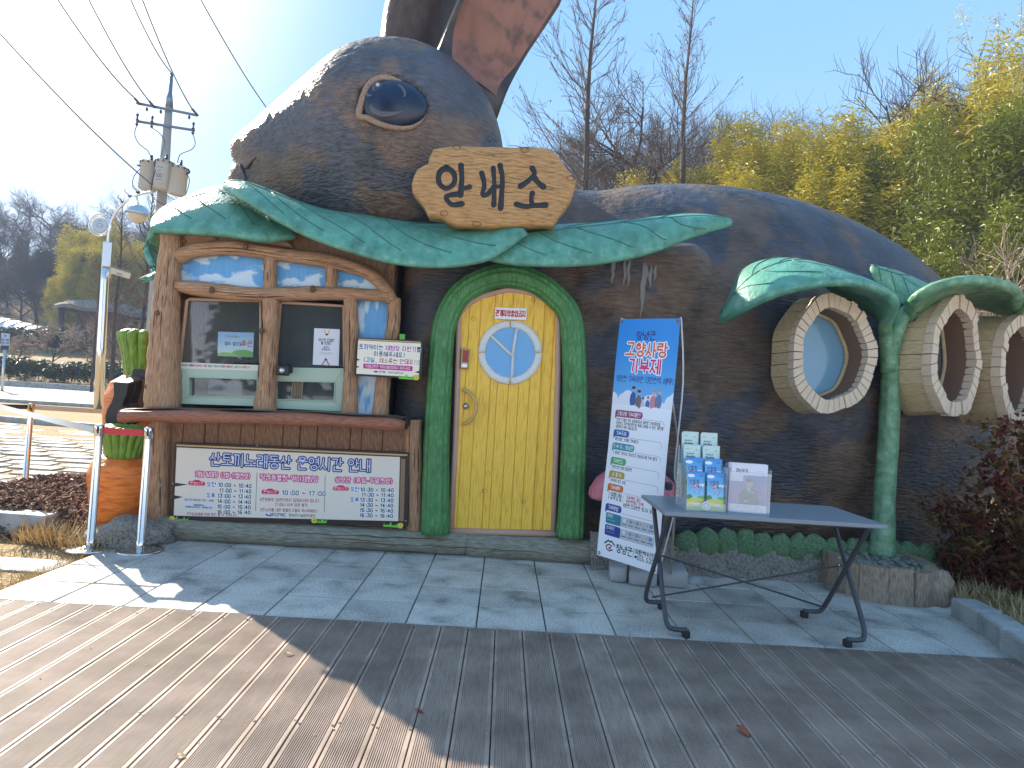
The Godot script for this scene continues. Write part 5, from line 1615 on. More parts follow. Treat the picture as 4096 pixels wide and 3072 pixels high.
	sign_slab("sheet", v2([-2.404, 1.699, -2.109, 1.71, -2.104, 1.506, -2.395, 1.498]), -5.088, -5.085, printed(p1, 0.6), a1)
	var p2 := page(240, 340, Color(0.86, 0.87, 0.90))
	text(p2, "당신의 친절한", 120, 92, 27, INKC, 0.12, 0.8, 0.5)
	text(p2, "말 한마디", 120, 122, 27, INKC, 0.12, 0.8, 0.5)
	text(p2, "당신의", 120, 162, 19, NAVY, 0.12, 0.8, 0.5)
	text(p2, "품격입니다", 120, 184, 19, NAVY, 0.12, 0.8, 0.5)
	for k in 3: seg(p2, Vector2(60, 222 + k * 9), Vector2(180, 222 + k * 9), 0.8, Color(0.5, 0.5, 0.55))
	for k in [-1, 1]:
		seg(p2, Vector2(120 + k * 8, 58), Vector2(120 + k * 24, 14), 5.0, Color(0.80, 0.66, 0.50))
		seg(p2, Vector2(120 + k * 10, 300), Vector2(120 + k * 30, 334), 7.0, Color(0.72, 0.52, 0.46))
	disc(p2, Vector2(120, 54), Vector2(11, 9), Color(0.15, 0.13, 0.13))
	disc(p2, Vector2(120, 288), Vector2(12, 10), Color(0.28, 0.16, 0.13))
	seg(p2, Vector2(120, 280), Vector2(120, 258), 1.5, Color(0.25, 0.45, 0.25))
	var a2 := thing("kindness_poster", Vector3(-1.487, 1.479, -5.05), "white poster with two pairs of hands in the right kiosk window", "poster")
	sign_slab("sheet", v2([-1.604, 1.775, -1.394, 1.779, -1.384, 1.479, -1.597, 1.475]), -5.056, -5.052, printed(p2, 0.6), a2)
	var p3 := page(900, 84, Color(0.86, 0.85, 0.80))
	var xs := 0
	for w in [["말로하는 ", "청렴보다 ", "실천하는 청렴"], ["갑질은 거리두기 ", "존중은 ", "함께하기"], ["소중한 나! ", "", "귀중한 너!"]]:
		var x := xs + 14.0
		var cc := [Color(0.25, 0.45, 0.30), NAVY, Color(0.75, 0.25, 0.16)]
		for i in 3:
			text(p3, w[i], x, 22, 30, cc[i], 0.13, 0.58)
			x += text_w(w[i], 30, 0.58)
		xs += 300
		p3.fill_rect(Rect2i(xs - 4, 8, 4, 68), Color(0.55, 0.55, 0.52))
	var a3 := thing("sticker_strip", Vector3(-2.34, 1.373, -5.03), "strip of three slogan stickers on the ledge of the left kiosk window", "sticker")
	sign_slab("strip", v2([-2.658, 1.426, -2.03, 1.442, -2.03, 1.395, -2.661, 1.376]), -5.06, -5.028, printed(p3, 0.5), a3)
	var p4 := page(120, 200, Color(0.62, 0.60, 0.52))
	p4.fill_rect(Rect2i(8, 12, 104, 170), Color(0.36, 0.27, 0.20))
	for k in 13:
		for q in [[18, 50], [58, 76], [84, 104]]: p4.fill_rect(Rect2i(q[0], 22 + k * 12, q[1] - q[0], 3), Color(0.75, 0.70, 0.60))
	var a4 := thing("price_list", Vector3(-1.711, 1.179, -5.06), "small brown price list inside the right hatch pane", "notice")
	sign_slab("sheet", v2([-1.758, 1.33, -1.669, 1.331, -1.672, 1.176, -1.76, 1.178]), -5.067, -5.064, printed(p4, 0.6), a4)

	# video intercom by the middle post
	var ic := thing("intercom", Vector3(-1.784, 1.366, -4.95), "black intercom camera on the middle post between the windows", "intercom")
	var i1 := ST(false)
	box(i1, Vector3(-1.786, 1.411, -4.92), Vector3(0.105, 0.085, 0.05), Basis(Vector3.UP, -0.2), 0.012)
	box(i1, Vector3(-1.742, 1.425, -4.95), Vector3(0.04, 0.07, 0.04), Basis.IDENTITY, 0.01)
	obj("case", i1, M.black, ic)
	var i2 := ST()
	lathe(i2, v2([0, 0.012, 0.014, 0.012, 0.024, 0.006, 0.024, -0.004]), 20, Transform3D(Basis(Vector3.UP, -0.2) * Basis(Vector3.RIGHT, PI / 2), Vector3(-1.787, 1.409, -4.895)))
	obj("lens_ring", i2, M.steel_dull, ic)
	var i3 := ST()
	tube(i3, smooth_path(v3([-1.774, 1.444, -4.95, -1.773, 1.467, -4.96, -1.754, 1.464, -4.98, -1.75, 1.428, -5]), 12), 0.004, 6)
	obj("cable", i3, M.black, ic)

# ---------------------------------------------------------------- banner stand, table, brochures

func build_stand_and_table() -> void:
	var W := 512
	var H := 1600
	var bi := page(W, H, Color(0.94, 0.95, 0.98))
	for y in 640:
		bi.fill_rect(Rect2i(0, y, W, 1), Color(0.13, 0.55, 0.88).lerp(Color(0.55, 0.78, 0.95), pow(y / 640.0, 2.0)))
	for k in 16:
		var x := k * 36.0
		disc(bi, Vector2(x, 555 + 38 * sin(k * 1.15) + 40.0 * absf(k - 8.0) / -8.0 + 30), Vector2(52, 46), Color(0.90, 0.92, 0.97))
	bi.fill_rect(Rect2i(0, 580, W, 70), Color(0.94, 0.95, 0.98))
	# a family group, plainly drawn
	for q in [[190, 470, Color(0.10, 0.35, 0.62), 1.0], [240, 490, Color(0.45, 0.38, 0.42), 0.95], [278, 530, Color(0.80, 0.76, 0.80), 0.6], [318, 522, Color(0.15, 0.42, 0.72), 0.65], [362, 480, Color(0.80, 0.52, 0.56), 1.0], [402, 474, Color(0.38, 0.48, 0.62), 1.0]]:
		var k: float = q[3]
		disc(bi, Vector2(q[0], q[1] + 70 * k), Vector2(27 * k, 50 * k), q[2])
		disc(bi, Vector2(q[0] + 2, q[1]), Vector2(13 * k, 16 * k), Color(0.86, 0.68, 0.62))
		disc(bi, Vector2(q[0], q[1] - 8 * k), Vector2(15 * k, 11 * k), Color(0.16, 0.15, 0.20) if q[0] < 300 else Color(0.70, 0.25, 0.22) if q[0] < 340 else Color(0.62, 0.60, 0.66))
	bi.fill_rect(Rect2i(0, 598, W, 60), Color(0.94, 0.95, 0.98))
	for x in [200, 300, 390]: disc(bi, Vector2(x, 602), Vector2(50, 24), Color(0.94, 0.95, 0.98))
	text(bi, "창녕군", 252, 84, 58, Color(0.08, 0.22, 0.52), 0.14, 0.9, 0.5)
	text(bi, "고향사랑", 264, 158, 96, Color(0.86, 0.36, 0.20), 0.13, 0.86, 0.5, WHITE, 7.0)
	text(bi, "기부제", 264, 268, 96, Color(0.82, 0.10, 0.45), 0.13, 0.86, 0.5, WHITE, 7.0)
	text(bi, "10만원 기부하면 13만원의 혜택!", 262, 384, 42, Color(0.10, 0.18, 0.48), 0.1, 0.72, 0.5)
	for q in [[618, "고향사랑 기부제란?", Color(0.58, 0.22, 0.42), 250], [750, "기부주체", Color(0.08, 0.36, 0.66), 150], [838, "기 부 처 : 창녕군", Color(0.18, 0.58, 0.66), 210], [935, "기부한도", Color(0.33, 0.66, 0.42), 150], [1025, "사 용 처", Color(0.72, 0.62, 0.30), 150], [1112, "기부혜택", Color(0.82, 0.42, 0.16), 150], [1245, "기부방법", Color(0.14, 0.25, 0.60), 150]]:
		rrect(bi, 40, q[0], q[3], 46, 20, q[2])
		bi.fill_rect(Rect2i(40, q[0] + 22, 14, 34), q[2])
		text(bi, q[1], 40 + q[3] * 0.5, q[0] + 9, 28, WHITE, 0.12, 0.8, 0.5)
		line(bi, PackedVector2Array([Vector2(40 + q[3], q[0] + 45), Vector2(450, q[0] + 45), Vector2(466, q[0] + 58), Vector2(468, q[0] + 84)]), 1.0, Color(0.45, 0.5, 0.6))
	for q in [[672, "지역 간 재정 격차 심화에 따라 열악한 지방재정을"], [696, "보완하고 주민복리증진을 위해 사용할 수 있는 재원을"], [720, "마련하기 위한 제도입니다"], [802, "개인(법인, 단체는 기부불가)"], [892, "> 창녕군 거주자는 창녕군과 경상남도에 기부 불가"], [988, "1인당 연간 최대 500만원"], [1078, "주민복리 증진 사업"]]:
		text(bi, q[1], 58, q[0], 21, INKC, 0.1, 0.74)
	text(bi, "> 답례품 제공 : ", 58, 1166, 24, INKC, 0.11, 0.76)
	text(bi, "기부액의 30%", 222, 1166, 24, Color(0.72, 0.12, 0.22), 0.11, 0.76)
	text(bi, "> 세 액 공 제 : ", 58, 1192, 24, INKC, 0.11, 0.76)
	text(bi, "10만원까지 전액,", 222, 1192, 24, Color(0.72, 0.12, 0.22), 0.11, 0.76)
	text(bi, "10만원 초과분은 16.5% 공제", 200, 1220, 24, INKC, 0.11, 0.76)
	for q in [[1308, Color(0.14, 0.50, 0.58), "온라인"], [1386, Color(0.16, 0.24, 0.56), "오프라인"]]:
		rrect(bi, 60, q[0], 410, 66, 18, Color(0.74, 0.77, 0.81))
		rrect(bi, 54, q[0] - 4, 138, 70, 12, q[1])
		text(bi, q[2], 66, q[0] + 4, 22, WHITE, 0.12, 0.8)
		seg(bi, Vector2(68, q[0] + 42), Vector2(140, q[0] + 42), 3.0, q[1].lightened(0.35))
		for k in 5:
			disc(bi, Vector2(222 + k * 54, q[0] + 20), Vector2(13, 12), [Color(0.9, 0.9, 0.92), Color(0.55, 0.6, 0.62), Color(0.62, 0.55, 0.60), Color(0.86, 0.72, 0.70), Color(0.40, 0.55, 0.72)][k])
			seg(bi, Vector2(204 + k * 54, q[0] + 46), Vector2(240 + k * 54, q[0] + 46), 2.5, Color(0.3, 0.3, 0.34))
			if k < 4: fill(bi, PackedVector2Array([Vector2(245 + k * 54, q[0] + 14), Vector2(252 + k * 54, q[0] + 20), Vector2(245 + k * 54, q[0] + 26)]), INKC)
	line(bi, PackedVector2Array([Vector2(62, 1506), Vector2(96, 1484), Vector2(110, 1492), Vector2(122, 1484), Vector2(150, 1506)]), 5.0, Color(0.07, 0.24, 0.22))
	line(bi, PackedVector2Array([Vector2(128, 1516), Vector2(100, 1508), Vector2(78, 1522), Vector2(84, 1542), Vector2(108, 1550), Vector2(134, 1538)]), 4.0, Color(0.45, 0.06, 0.16))
	line(bi, PackedVector2Array([Vector2(100, 1530), Vector2(118, 1524), Vector2(116, 1536), Vector2(100, 1534)]), 3.0, Color(0.6, 0.08, 0.2))
	text(bi, "창녕군", 166, 1490, 56, INKC, 0.12, 0.78)
	seg(bi, Vector2(312, 1490), Vector2(312, 1552), 1.2, INKC)
	text(bi, "미래전략추진단", 324, 1488, 30, INKC, 0.12, 0.72)
	text(bi, "055.530.2095", 346, 1522, 32, INKC, 0.11, 0.92)
	rrect(bi, 324, 1530, 18, 16, 4, INKC)

	var bn := thing("banner_stand", Vector3(1.134, 0, -4.519), "tall blue and white donation banner on a stand beside the table", "banner")
	var TL := Vector3(0.834, 1.949, -4.62)
	var TR := Vector3(1.178, 1.927, -4.22)
	var BLc := Vector3(0.752, 0.186, -4.55)
	var BR := Vector3(1.094, 0.18, -4.15)
	var s := ST()
	var nn := (TR - TL).cross(BLc - TL).normalized()
	if nn.z < 0.0: nn = -nn
	for side in [1.0, -1.0]:
		grid(s, 12, 24, func(u: float, v: float) -> Vector3:
			var p := TL.lerp(TR, u).lerp(BLc.lerp(BR, u), v)
			return p + nn * (0.018 * sin(PI * v) * sin(PI * u) + 0.006 * sin(v * 9.0 + u * 3.0)) * 1.0 + nn * side * 0.001)
	obj("banner", s, printed(bi, 0.38), bn)
	var gm := ST()
	for p in [[TL, 1, 1], [TR, -1, 1], [BLc, 1, -1], [BR, -1, -1]]:
		var c: Vector3 = p[0] + (TR - TL).normalized() * 0.02 * p[1] + (BLc - TL).normalized() * 0.02 * p[2] + nn * 0.004
		var ring := PackedVector3Array()
		for i in 11: ring.append(c + ((TR - TL).normalized() * cos(TAU * i / 10.0) + (BLc - TL).normalized() * sin(TAU * i / 10.0)) * 0.009)
		tube(gm, ring, 0.004, 6, false)
	obj("grommet", gm, plain(lin(0.30, 0.22, 0.14), 0.35, 0.8), bn)
	var bx := (TR - TL).normalized()
	var top := TL.lerp(TR, 0.5) - nn * 0.12
	var bot := Vector3(Vector3(1.134, 0, -4.519).x, 0.12, Vector3(1.134, 0, -4.519).z) - nn * 0.04
	var po := ST()
	bar(po, bot - bx * 0.0 + bx * 0.16, Vector3(lerpf(bot.x, top.x, 0.55), 1.05, lerpf(bot.z, top.z, 0.55)) + bx * 0.2, 0.011)
	bar(po, Vector3(lerpf(bot.x, top.x, 0.55), 1.05, lerpf(bot.z, top.z, 0.55)) + bx * 0.2, top + bx * 0.02, 0.008)
	obj("pole", po, plain(lin(0.55, 0.46, 0.38), 0.3, 0.6), bn)
	var cl := ST(false)
	box(cl, Vector3(1.143, 0.769, -4.2) - nn * 0.02, Vector3(0.05, 0.055, 0.05), Basis.IDENTITY, 0.01)
	obj("pole_clamp", cl, M.table_leg, bn)
	var ar := ST()
	for q in [[TL, 0.0], [TR, 1.0]]:
		tube(ar, smooth_path(PackedVector3Array([top, q[0].lerp(top, 0.5) - nn * 0.05 + Vector3(0, -0.02, 0), q[0] + Vector3(0, 0.008, 0) - nn * 0.004]), 8), 0.005, 6)
	tube(ar, smooth_path(PackedVector3Array([TR + Vector3(0, 0.006, 0) - nn * 0.008, TR.lerp(BR, 0.25) + bx * 0.035 - nn * 0.05, TR.lerp(BR, 0.6) - nn * 0.10 + bx * 0.0, BR.lerp(TR, 0.3) + bx * 0.03 - nn * 0.12, BR - nn * 0.02]), 20), 0.006, 6)
	obj("spring_arm", ar, plain(lin(0.55, 0.56, 0.58), 0.4), bn)
	var ba := ST()
	var gc := Vector3(1.195, 0, -4.461) + Vector3(0, 0, -0.1)
	for q in [[-0.10, 0.0, 0.2, 0.11, 0.24, 0.0], [0.13, -0.02, 0.20, 0.13, 0.27, 0.05], [-0.27, -0.06, 0.13, 0.12, 0.24, 0.0]]:
		box(ba, gc + Vector3(q[0], q[3] * 0.5, q[1]), Vector3(q[2], q[3], q[4]), Basis(Vector3.UP, -0.15), 0.02)
	tube(ba, smooth_path(v3([1.317, 0, -4.597, 1.415, 0, -4.713, 1.476, 0, -4.697, 1.508, 0, -4.597]), 10), 0.055, 10, true, 0.0, 1.3)
	obj("water_base", ba, M.grey_plastic, bn)
	var cp := ST(false)
	box(cp, Vector3(1.484, 0, -5.05) + Vector3(0, 0.16, 0), Vector3(0.14, 0.06, 0.14), Basis(Vector3.UP, 0.3), 0.006)
	tag(obj("granite_block", cp, M.granite), "small granite block lying on the banner stand's grey base", "block")

	# folding table
	var a := Vector3(0.942, 0.72, -3.461)
	var b := Vector3(2.216, 0.72, -3.476)
	var z1 := (a.z + b.z) * 0.5
	var z0 := z1 - 0.6
	var x0 := a.x
	var x1 := b.x
	var tb := thing("folding_table", Vector3((x0 + x1) * 0.5, 0, (z0 + z1) * 0.5), "grey folding table with crossed steel legs holding brochures", "table")
	var ts := ST(false)
	box(ts, Vector3((x0 + x1) * 0.5, 0.708, (z0 + z1) * 0.5), Vector3(x1 - x0, 0.024, z1 - z0), Basis.IDENTITY, 0.004)
	obj("tabletop", ts, M.table_top, tb)
	for sd in [[x0 + 0.05, 1.0], [x1 - 0.06, -1.0]]:
		var xx: float = sd[0]
		for d in [[z0 + 0.08, z1 - 0.06], [z1 - 0.06, z0 + 0.08]]:
			var ls := ST()
			var zc := (z0 + z1) * 0.5
			var off := 0.012 * (1.0 if d[0] < d[1] else -1.0)
			tube(ls, smooth_path(PackedVector3Array([Vector3(xx + off - sd[1] * 0.0, 0.694, d[0]), Vector3(xx + off, 0.40, lerpf(d[0], d[1], 0.45)), Vector3(xx + off, 0.14, lerpf(d[0], d[1], 0.86)), Vector3(xx + off + sd[1] * 0.012, 0.06, lerpf(d[0], d[1], 0.97)), Vector3(xx + off + sd[1] * 0.05, 0.042, d[1]), Vector3(xx + off + sd[1] * 0.12, 0.042, d[1])]), 30), 0.0145, 10)
			obj("leg", ls, M.table_leg, tb)
			var fs := ST(false)
			box(fs, Vector3(xx + off + sd[1] * 0.115, 0.021, d[1]), Vector3(0.042, 0.04, 0.04), Basis.IDENTITY, 0.005)
			obj("foot", fs, M.black_matte, tb)
		var ns := ST()
		for k in [-1.0, 1.0]: ball(ns, Vector3(xx + k * 0.03, 0.40, (z0 + z1) * 0.5 - 0.02), Vector3(0.008, 0.008, 0.008), 8, 6)
		obj("bolt", ns, M.steel, tb)
	var rs := ST()
	for zz in [z0 + 0.08, z1 - 0.06]: bar(rs, Vector3(x0 + 0.05, 0.69, zz), Vector3(x1 - 0.06, 0.69, zz), 0.009)
	bar(rs, Vector3(x0 + 0.06, 0.40, (z0 + z1) * 0.5 - 0.02), Vector3(x1 - 0.08, 0.085, z0 + 0.12), 0.006)
	bar(rs, Vector3(x1 - 0.07, 0.40, (z0 + z1) * 0.5 - 0.02), Vector3(x0 + 0.08, 0.085, z0 + 0.12), 0.006)
	obj("brace", rs, M.table_leg, tb)

	# brochure rack with two columns of four pockets
	var ty := 0.72
	var ra := Vector3(1.085, 0.72, -3.55)
	var rb := Vector3(1.318, 0.72, -3.554)
	var bw := (rb - ra).length()
	var rd := (rb - ra).normalized()
	var rback := Vector3(rd.z, 0, -rd.x)
	if rback.z > 0.0: rback = -rback
	var RB := Basis(rd, Vector3.UP, -rback)
	var rack := thing("brochure_rack", (ra + rb) * 0.5 + rback * 0.1, "clear acrylic brochure rack with two columns on the table", "brochure rack")
	var rk := ST(false)
	for x in [0.0, 1.0]: box(rk, ra + rd * bw * x + rback * 0.10 + Vector3(0, 0.13, 0), Vector3(0.003, 0.26, 0.20), RB)
	box(rk, ra + rd * bw * 0.5 + rback * 0.20 + Vector3(0, 0.17, 0), Vector3(bw, 0.34, 0.003), RB)
	box(rk, ra + rd * bw * 0.5 + Vector3(0, 0.025, 0), Vector3(bw, 0.045, 0.003), RB)
	box(rk, ra + rd * bw * 0.5 + rback * 0.1 + Vector3(0, 0.002, 0), Vector3(bw, 0.003, 0.2), RB)
	for k in 3: box(rk, ra + rd * bw * 0.5 + rback * (0.05 + 0.048 * k) + Vector3(0, 0.10 + 0.05 * k, 0), Vector3(bw, 0.07, 0.003), RB)
	obj("acrylic_shell", rk, M.acrylic, rack)
	var stk := page(64, 64, Color(0.86, 0.88, 0.88))
	disc(stk, Vector2(32, 32), Vector2(20, 20), Color(0.55, 0.60, 0.62))
	disc(stk, Vector2(32, 32), Vector2(16, 16), Color(0.84, 0.86, 0.86))
	var sd2 := ST(false)
	var cpl := PackedVector2Array()
	for i in 24: cpl.append(Vector2(cos(TAU * i / 24.0), sin(TAU * i / 24.0)) * 0.026)
	slab(sd2, cpl, 0.0, 0.001, 0.0, Transform3D(RB, ra + rd * bw * 0.5 - rback * 0.003 + Vector3(0, 0.035, 0)))
	obj("round_sticker", sd2, printed(stk), rack)
	var ci := page(200, 400, Color(0.30, 0.66, 0.90))
	for y in 400: ci.fill_rect(Rect2i(0, y, 200, 1), Color(0.22, 0.60, 0.88).lerp(Color(0.62, 0.84, 0.94), clampf(y / 300.0, 0, 1)))
	disc(ci, Vector2(45, 30), Vector2(46, 18), WHITE)
	disc(ci, Vector2(175, 130), Vector2(34, 16), WHITE)
	disc(ci, Vector2(30, 260), Vector2(36, 30), Color(0.25, 0.55, 0.32))
	disc(ci, Vector2(170, 262), Vector2(42, 22), Color(0.45, 0.68, 0.36))
	disc(ci, Vector2(100, 370), Vector2(150, 105), Color(0.78, 0.82, 0.40))
	disc(ci, Vector2(60, 320), Vector2(40, 14), Color(0.95, 0.86, 0.32))
	disc(ci, Vector2(130, 330), Vector2(44, 16), Color(0.90, 0.86, 0.70))
	disc(ci, Vector2(100, 395), Vector2(140, 40), Color(0.62, 0.78, 0.45))
	for q in [[40, 290], [70, 292], [120, 300], [150, 304]]: disc(ci, Vector2(q[0], q[1]), Vector2(8, 10), Color(0.86, 0.66, 0.55))
	text(ci, "산토끼", 30, 72, 44, Color(0.08, 0.12, 0.28), 0.12, 0.85)
	disc(ci, Vector2(88, 136), Vector2(34, 22), Color(0.76, 0.14, 0.24))
	text(ci, "노래", 88, 121, 30, WHITE, 0.12, 0.8, 0.5)
	text(ci, "동산", 126, 126, 34, Color(0.08, 0.12, 0.28), 0.12, 0.8)
	text(ci, "창녕군", 150, 18, 16, Color(0.10, 0.20, 0.45), 0.12, 0.8)
	line(ci, PackedVector2Array([Vector2(150, 218), Vector2(150, 182), Vector2(164, 190)]), 3.0, Color(0.86, 0.25, 0.50))
	disc(ci, Vector2(144, 219), Vector2(9, 7), Color(0.86, 0.25, 0.50))
	line(ci, PackedVector2Array([Vector2(92, 226), Vector2(92, 200), Vector2(102, 206)]), 2.0, Color(0.12, 0.40, 0.50))
	var cov := printed(ci, 0.3)
	var ce := page(200, 400, Color(0.80, 0.86, 0.80))
	for y in 400: ce.fill_rect(Rect2i(0, y, 200, 1), Color(0.82, 0.88, 0.84).lerp(Color(0.58, 0.78, 0.82), clampf(y / 260.0, 0, 1)))
	for k in 2: seg(ce, Vector2(24, 30 + k * 7), Vector2(72, 30 + k * 7), 1.2, Color(0.5, 0.55, 0.55))
	disc(ce, Vector2(165, 42), Vector2(9, 6), Color(0.4, 0.45, 0.48))
	for k in 5: line(ce, PackedVector2Array([Vector2(40 + k * 19, 92), Vector2(48 + k * 19, 76 + (k % 2) * 6), Vector2(54 + k * 19, 92)]), 2.4, Color(0.14, 0.24, 0.28))
	for k in 6: line(ce, PackedVector2Array([Vector2(36 + k * 19, 126), Vector2(46 + k * 19, 106 + (k % 3) * 4), Vector2(50 + k * 19, 128)]), 3.6, Color(0.06, 0.12, 0.18))
	var cov2 := printed(ce, 0.3)
	for col in 2:
		for tier in 4:
			var stack := thing("brochure_stack", ra + rd * bw * (0.25 + 0.5 * col) + rback * (0.012 + 0.05 * tier) + Vector3(0, 0.004 + 0.075 * tier, 0), ("%s stack of %s brochures, %s pocket of the %s column" % ["slim", "blue" if tier < 2 else "pale green", ["lowest", "second", "third", "topmost"][tier], ["left", "right"][col]]), "brochures", "brochures in the clear rack")
			for k in 3:
				var ss := ST(false)
				var o := ra + rd * bw * (0.25 + 0.5 * col) + rback * (0.010 + 0.05 * tier + 0.009 * k) + Vector3(0.003 * k, 0.003 + 0.075 * tier, 0) + rd * (0.004 * k - 0.002)
				var hh := 0.215 + (0.004 * k)
				slab(ss, PackedVector2Array([Vector2(-0.048, 0), Vector2(0.048, 0), Vector2(0.048, hh), Vector2(-0.048, hh)]), -0.003, 0.0, 0.0, Transform3D(RB * Basis(Vector3.RIGHT, -0.10), o))
				obj("brochure", ss, cov if tier < 2 else cov2, stack)

	# magazine holder
	var mi := page(300, 420, Color(0.90, 0.89, 0.93))
	for y in 250: mi.fill_rect(Rect2i(100 if y < 55 else 0, 100 + y, 300, 1), Color(0.28, 0.36, 0.72).lerp(Color(0.60, 0.42, 0.68), clampf(y / 110.0, 0, 1)))
	text(mi, "경남공감", 34, 46, 32, INKC, 0.11, 0.75)
	for k in 8: seg(mi, Vector2(208 + k * 7, 62), Vector2(211 + k * 7, 62), 1.0, Color(0.4, 0.4, 0.45))
	text(mi, "01", 256, 78, 14, INKC, 0.14, 1.0)
	fill(mi, PackedVector2Array([Vector2(66, 350), Vector2(70, 270), Vector2(110, 220), Vector2(150, 205), Vector2(200, 215), Vector2(228, 250), Vector2(234, 350)]), Color(0.17, 0.15, 0.19))
	fill(mi, PackedVector2Array([Vector2(132, 212), Vector2(150, 202), Vector2(172, 212), Vector2(156, 270)]), Color(0.88, 0.87, 0.90))
	seg(mi, Vector2(154, 222), Vector2(156, 280), 6.0, Color(0.60, 0.18, 0.22))
	disc(mi, Vector2(156, 168), Vector2(28, 36), Color(0.80, 0.60, 0.54))
	disc(mi, Vector2(154, 140), Vector2(30, 18), Color(0.08, 0.07, 0.08))
	disc(mi, Vector2(178, 240), Vector2(15, 13), Color(0.80, 0.60, 0.54))
	seg(mi, Vector2(166, 212), Vector2(176, 232), 5.0, Color(0.10, 0.10, 0.11))
	disc(mi, Vector2(128, 322), Vector2(17, 11), Color(0.80, 0.60, 0.54))
	for q in [[40, 80], [100, 170], [196, 240]]:
		for k in 3: seg(mi, Vector2(q[0], 366 + k * 9), Vector2(q[1], 366 + k * 9), 1.2, Color(0.55, 0.53, 0.58))
	var ma := Vector3(1.353, 0.72, -3.58)
	var mb := Vector3(1.559, 0.72, -3.56)
	var mw := (mb - ma).length()
	var md := (mb - ma).normalized()
	var mback := Vector3(md.z, 0, -md.x)
	if mback.z > 0.0: mback = -mback
	var MB := Basis(md, Vector3.UP, -mback)
	var mc := (ma + mb) * 0.5
	var mh := thing("magazine_holder", mc + mback * 0.05, "clear acrylic magazine holder on the table, right of the rack", "magazine holder")
	var hs := ST(false)
	for x in [-1.0, 1.0]: box(hs, mc + md * (mw * 0.5 + 0.014) * x + mback * 0.045 + Vector3(0, 0.13, 0), Vector3(0.003, 0.26, 0.10), MB)
	box(hs, mc + mback * -0.006 + Vector3(0, 0.12, 0), Vector3(mw + 0.03, 0.24, 0.003), MB)
	box(hs, mc + mback * 0.095 + Vector3(0, 0.14, 0), Vector3(mw + 0.03, 0.28, 0.003), MB)
	obj("acrylic_shell", hs, M.acrylic, mh)
	var cvm := printed(mi, 0.3)
	var mg := thing("magazine_stack", mc + mback * 0.02, "stack of white and purple magazines with a man in a dark suit on the cover", "magazines")
	for k in 5:
		var ss := ST(false)
		var hh := mw * 1.38
		slab(ss, PackedVector2Array([Vector2(-mw * 0.5, 0), Vector2(mw * 0.5, 0), Vector2(mw * 0.5, hh), Vector2(-mw * 0.5, hh)]), -0.005, 0.0, 0.0, Transform3D(MB * Basis(Vector3.RIGHT, -0.04), mc + mback * (0.004 + 0.009 * k) + Vector3(0, 0.004, 0) - md * 0.006 * (k % 3)))
		obj("magazine", ss, cvm, mg)

# ---------------------------------------------------------------- stanchions, carrots, cut-out, mushroom, stump

func stanchion(at: Vector3, label: String, head_m: Material) -> Node3D:
	var t := thing("stanchion", at, label, "stanchion", "belt barrier posts left of the kiosk")
	var b := ST()
	lathe(b, v2([0, 0.034, 0.03, 0.034, 0.05, 0.026, 0.10, 0.018, 0.15, 0.012, 0.158, 0.008, 0.158, 0.0, 0, 0.0]), 48, Transform3D(Basis(), at))
	obj("base", b, M.chrome_base, t)
	var p := ST()
	lathe(p, v2([0.031, 0.03, 0.031, 0.075, 0.0275, 0.08, 0.0275, 0.835]), 28, Transform3D(Basis(), at))
	obj("pole", p, M.steel, t)
	var h := ST()
	lathe(h, v2([0.0275, 0.832, 0.030, 0.835, 0.030, 0.848, 0.033, 0.85, 0.033, 0.91, 0.030, 0.918, 0, 0.92]), 28, Transform3D(Basis(), at))
	obj("head", h, head_m, t)
	var sl := ST(false)
	for a in [0.35, 1.92, -1.22]: box(sl, at + Vector3(sin(a) * 0.033, 0.88, cos(a) * 0.033), Vector3(0.013, 0.05, 0.004), Basis(Vector3.UP, a), 0.001)
	obj("belt_slot", sl, M.black, t)
	return t

func belt(a: Vector3, b: Vector3, h: float, sag: float, twist: float, label: String, m: Material) -> void:
	var s := ST()
	grid(s, 24, 2, func(u: float, v: float) -> Vector3:
		var p := a.lerp(b, u) - Vector3(0, sag * 4.0 * u * (1.0 - u), 0)
		var side := (b - a).normalized().cross(Vector3.UP)
		var k := twist * sin(PI * u)
		return p + (Vector3.UP * cos(k) + side * sin(k)) * h * (v - 0.5))
	tag(obj("barrier_belt", s, m), label, "belt", "belts strung between the barrier posts")

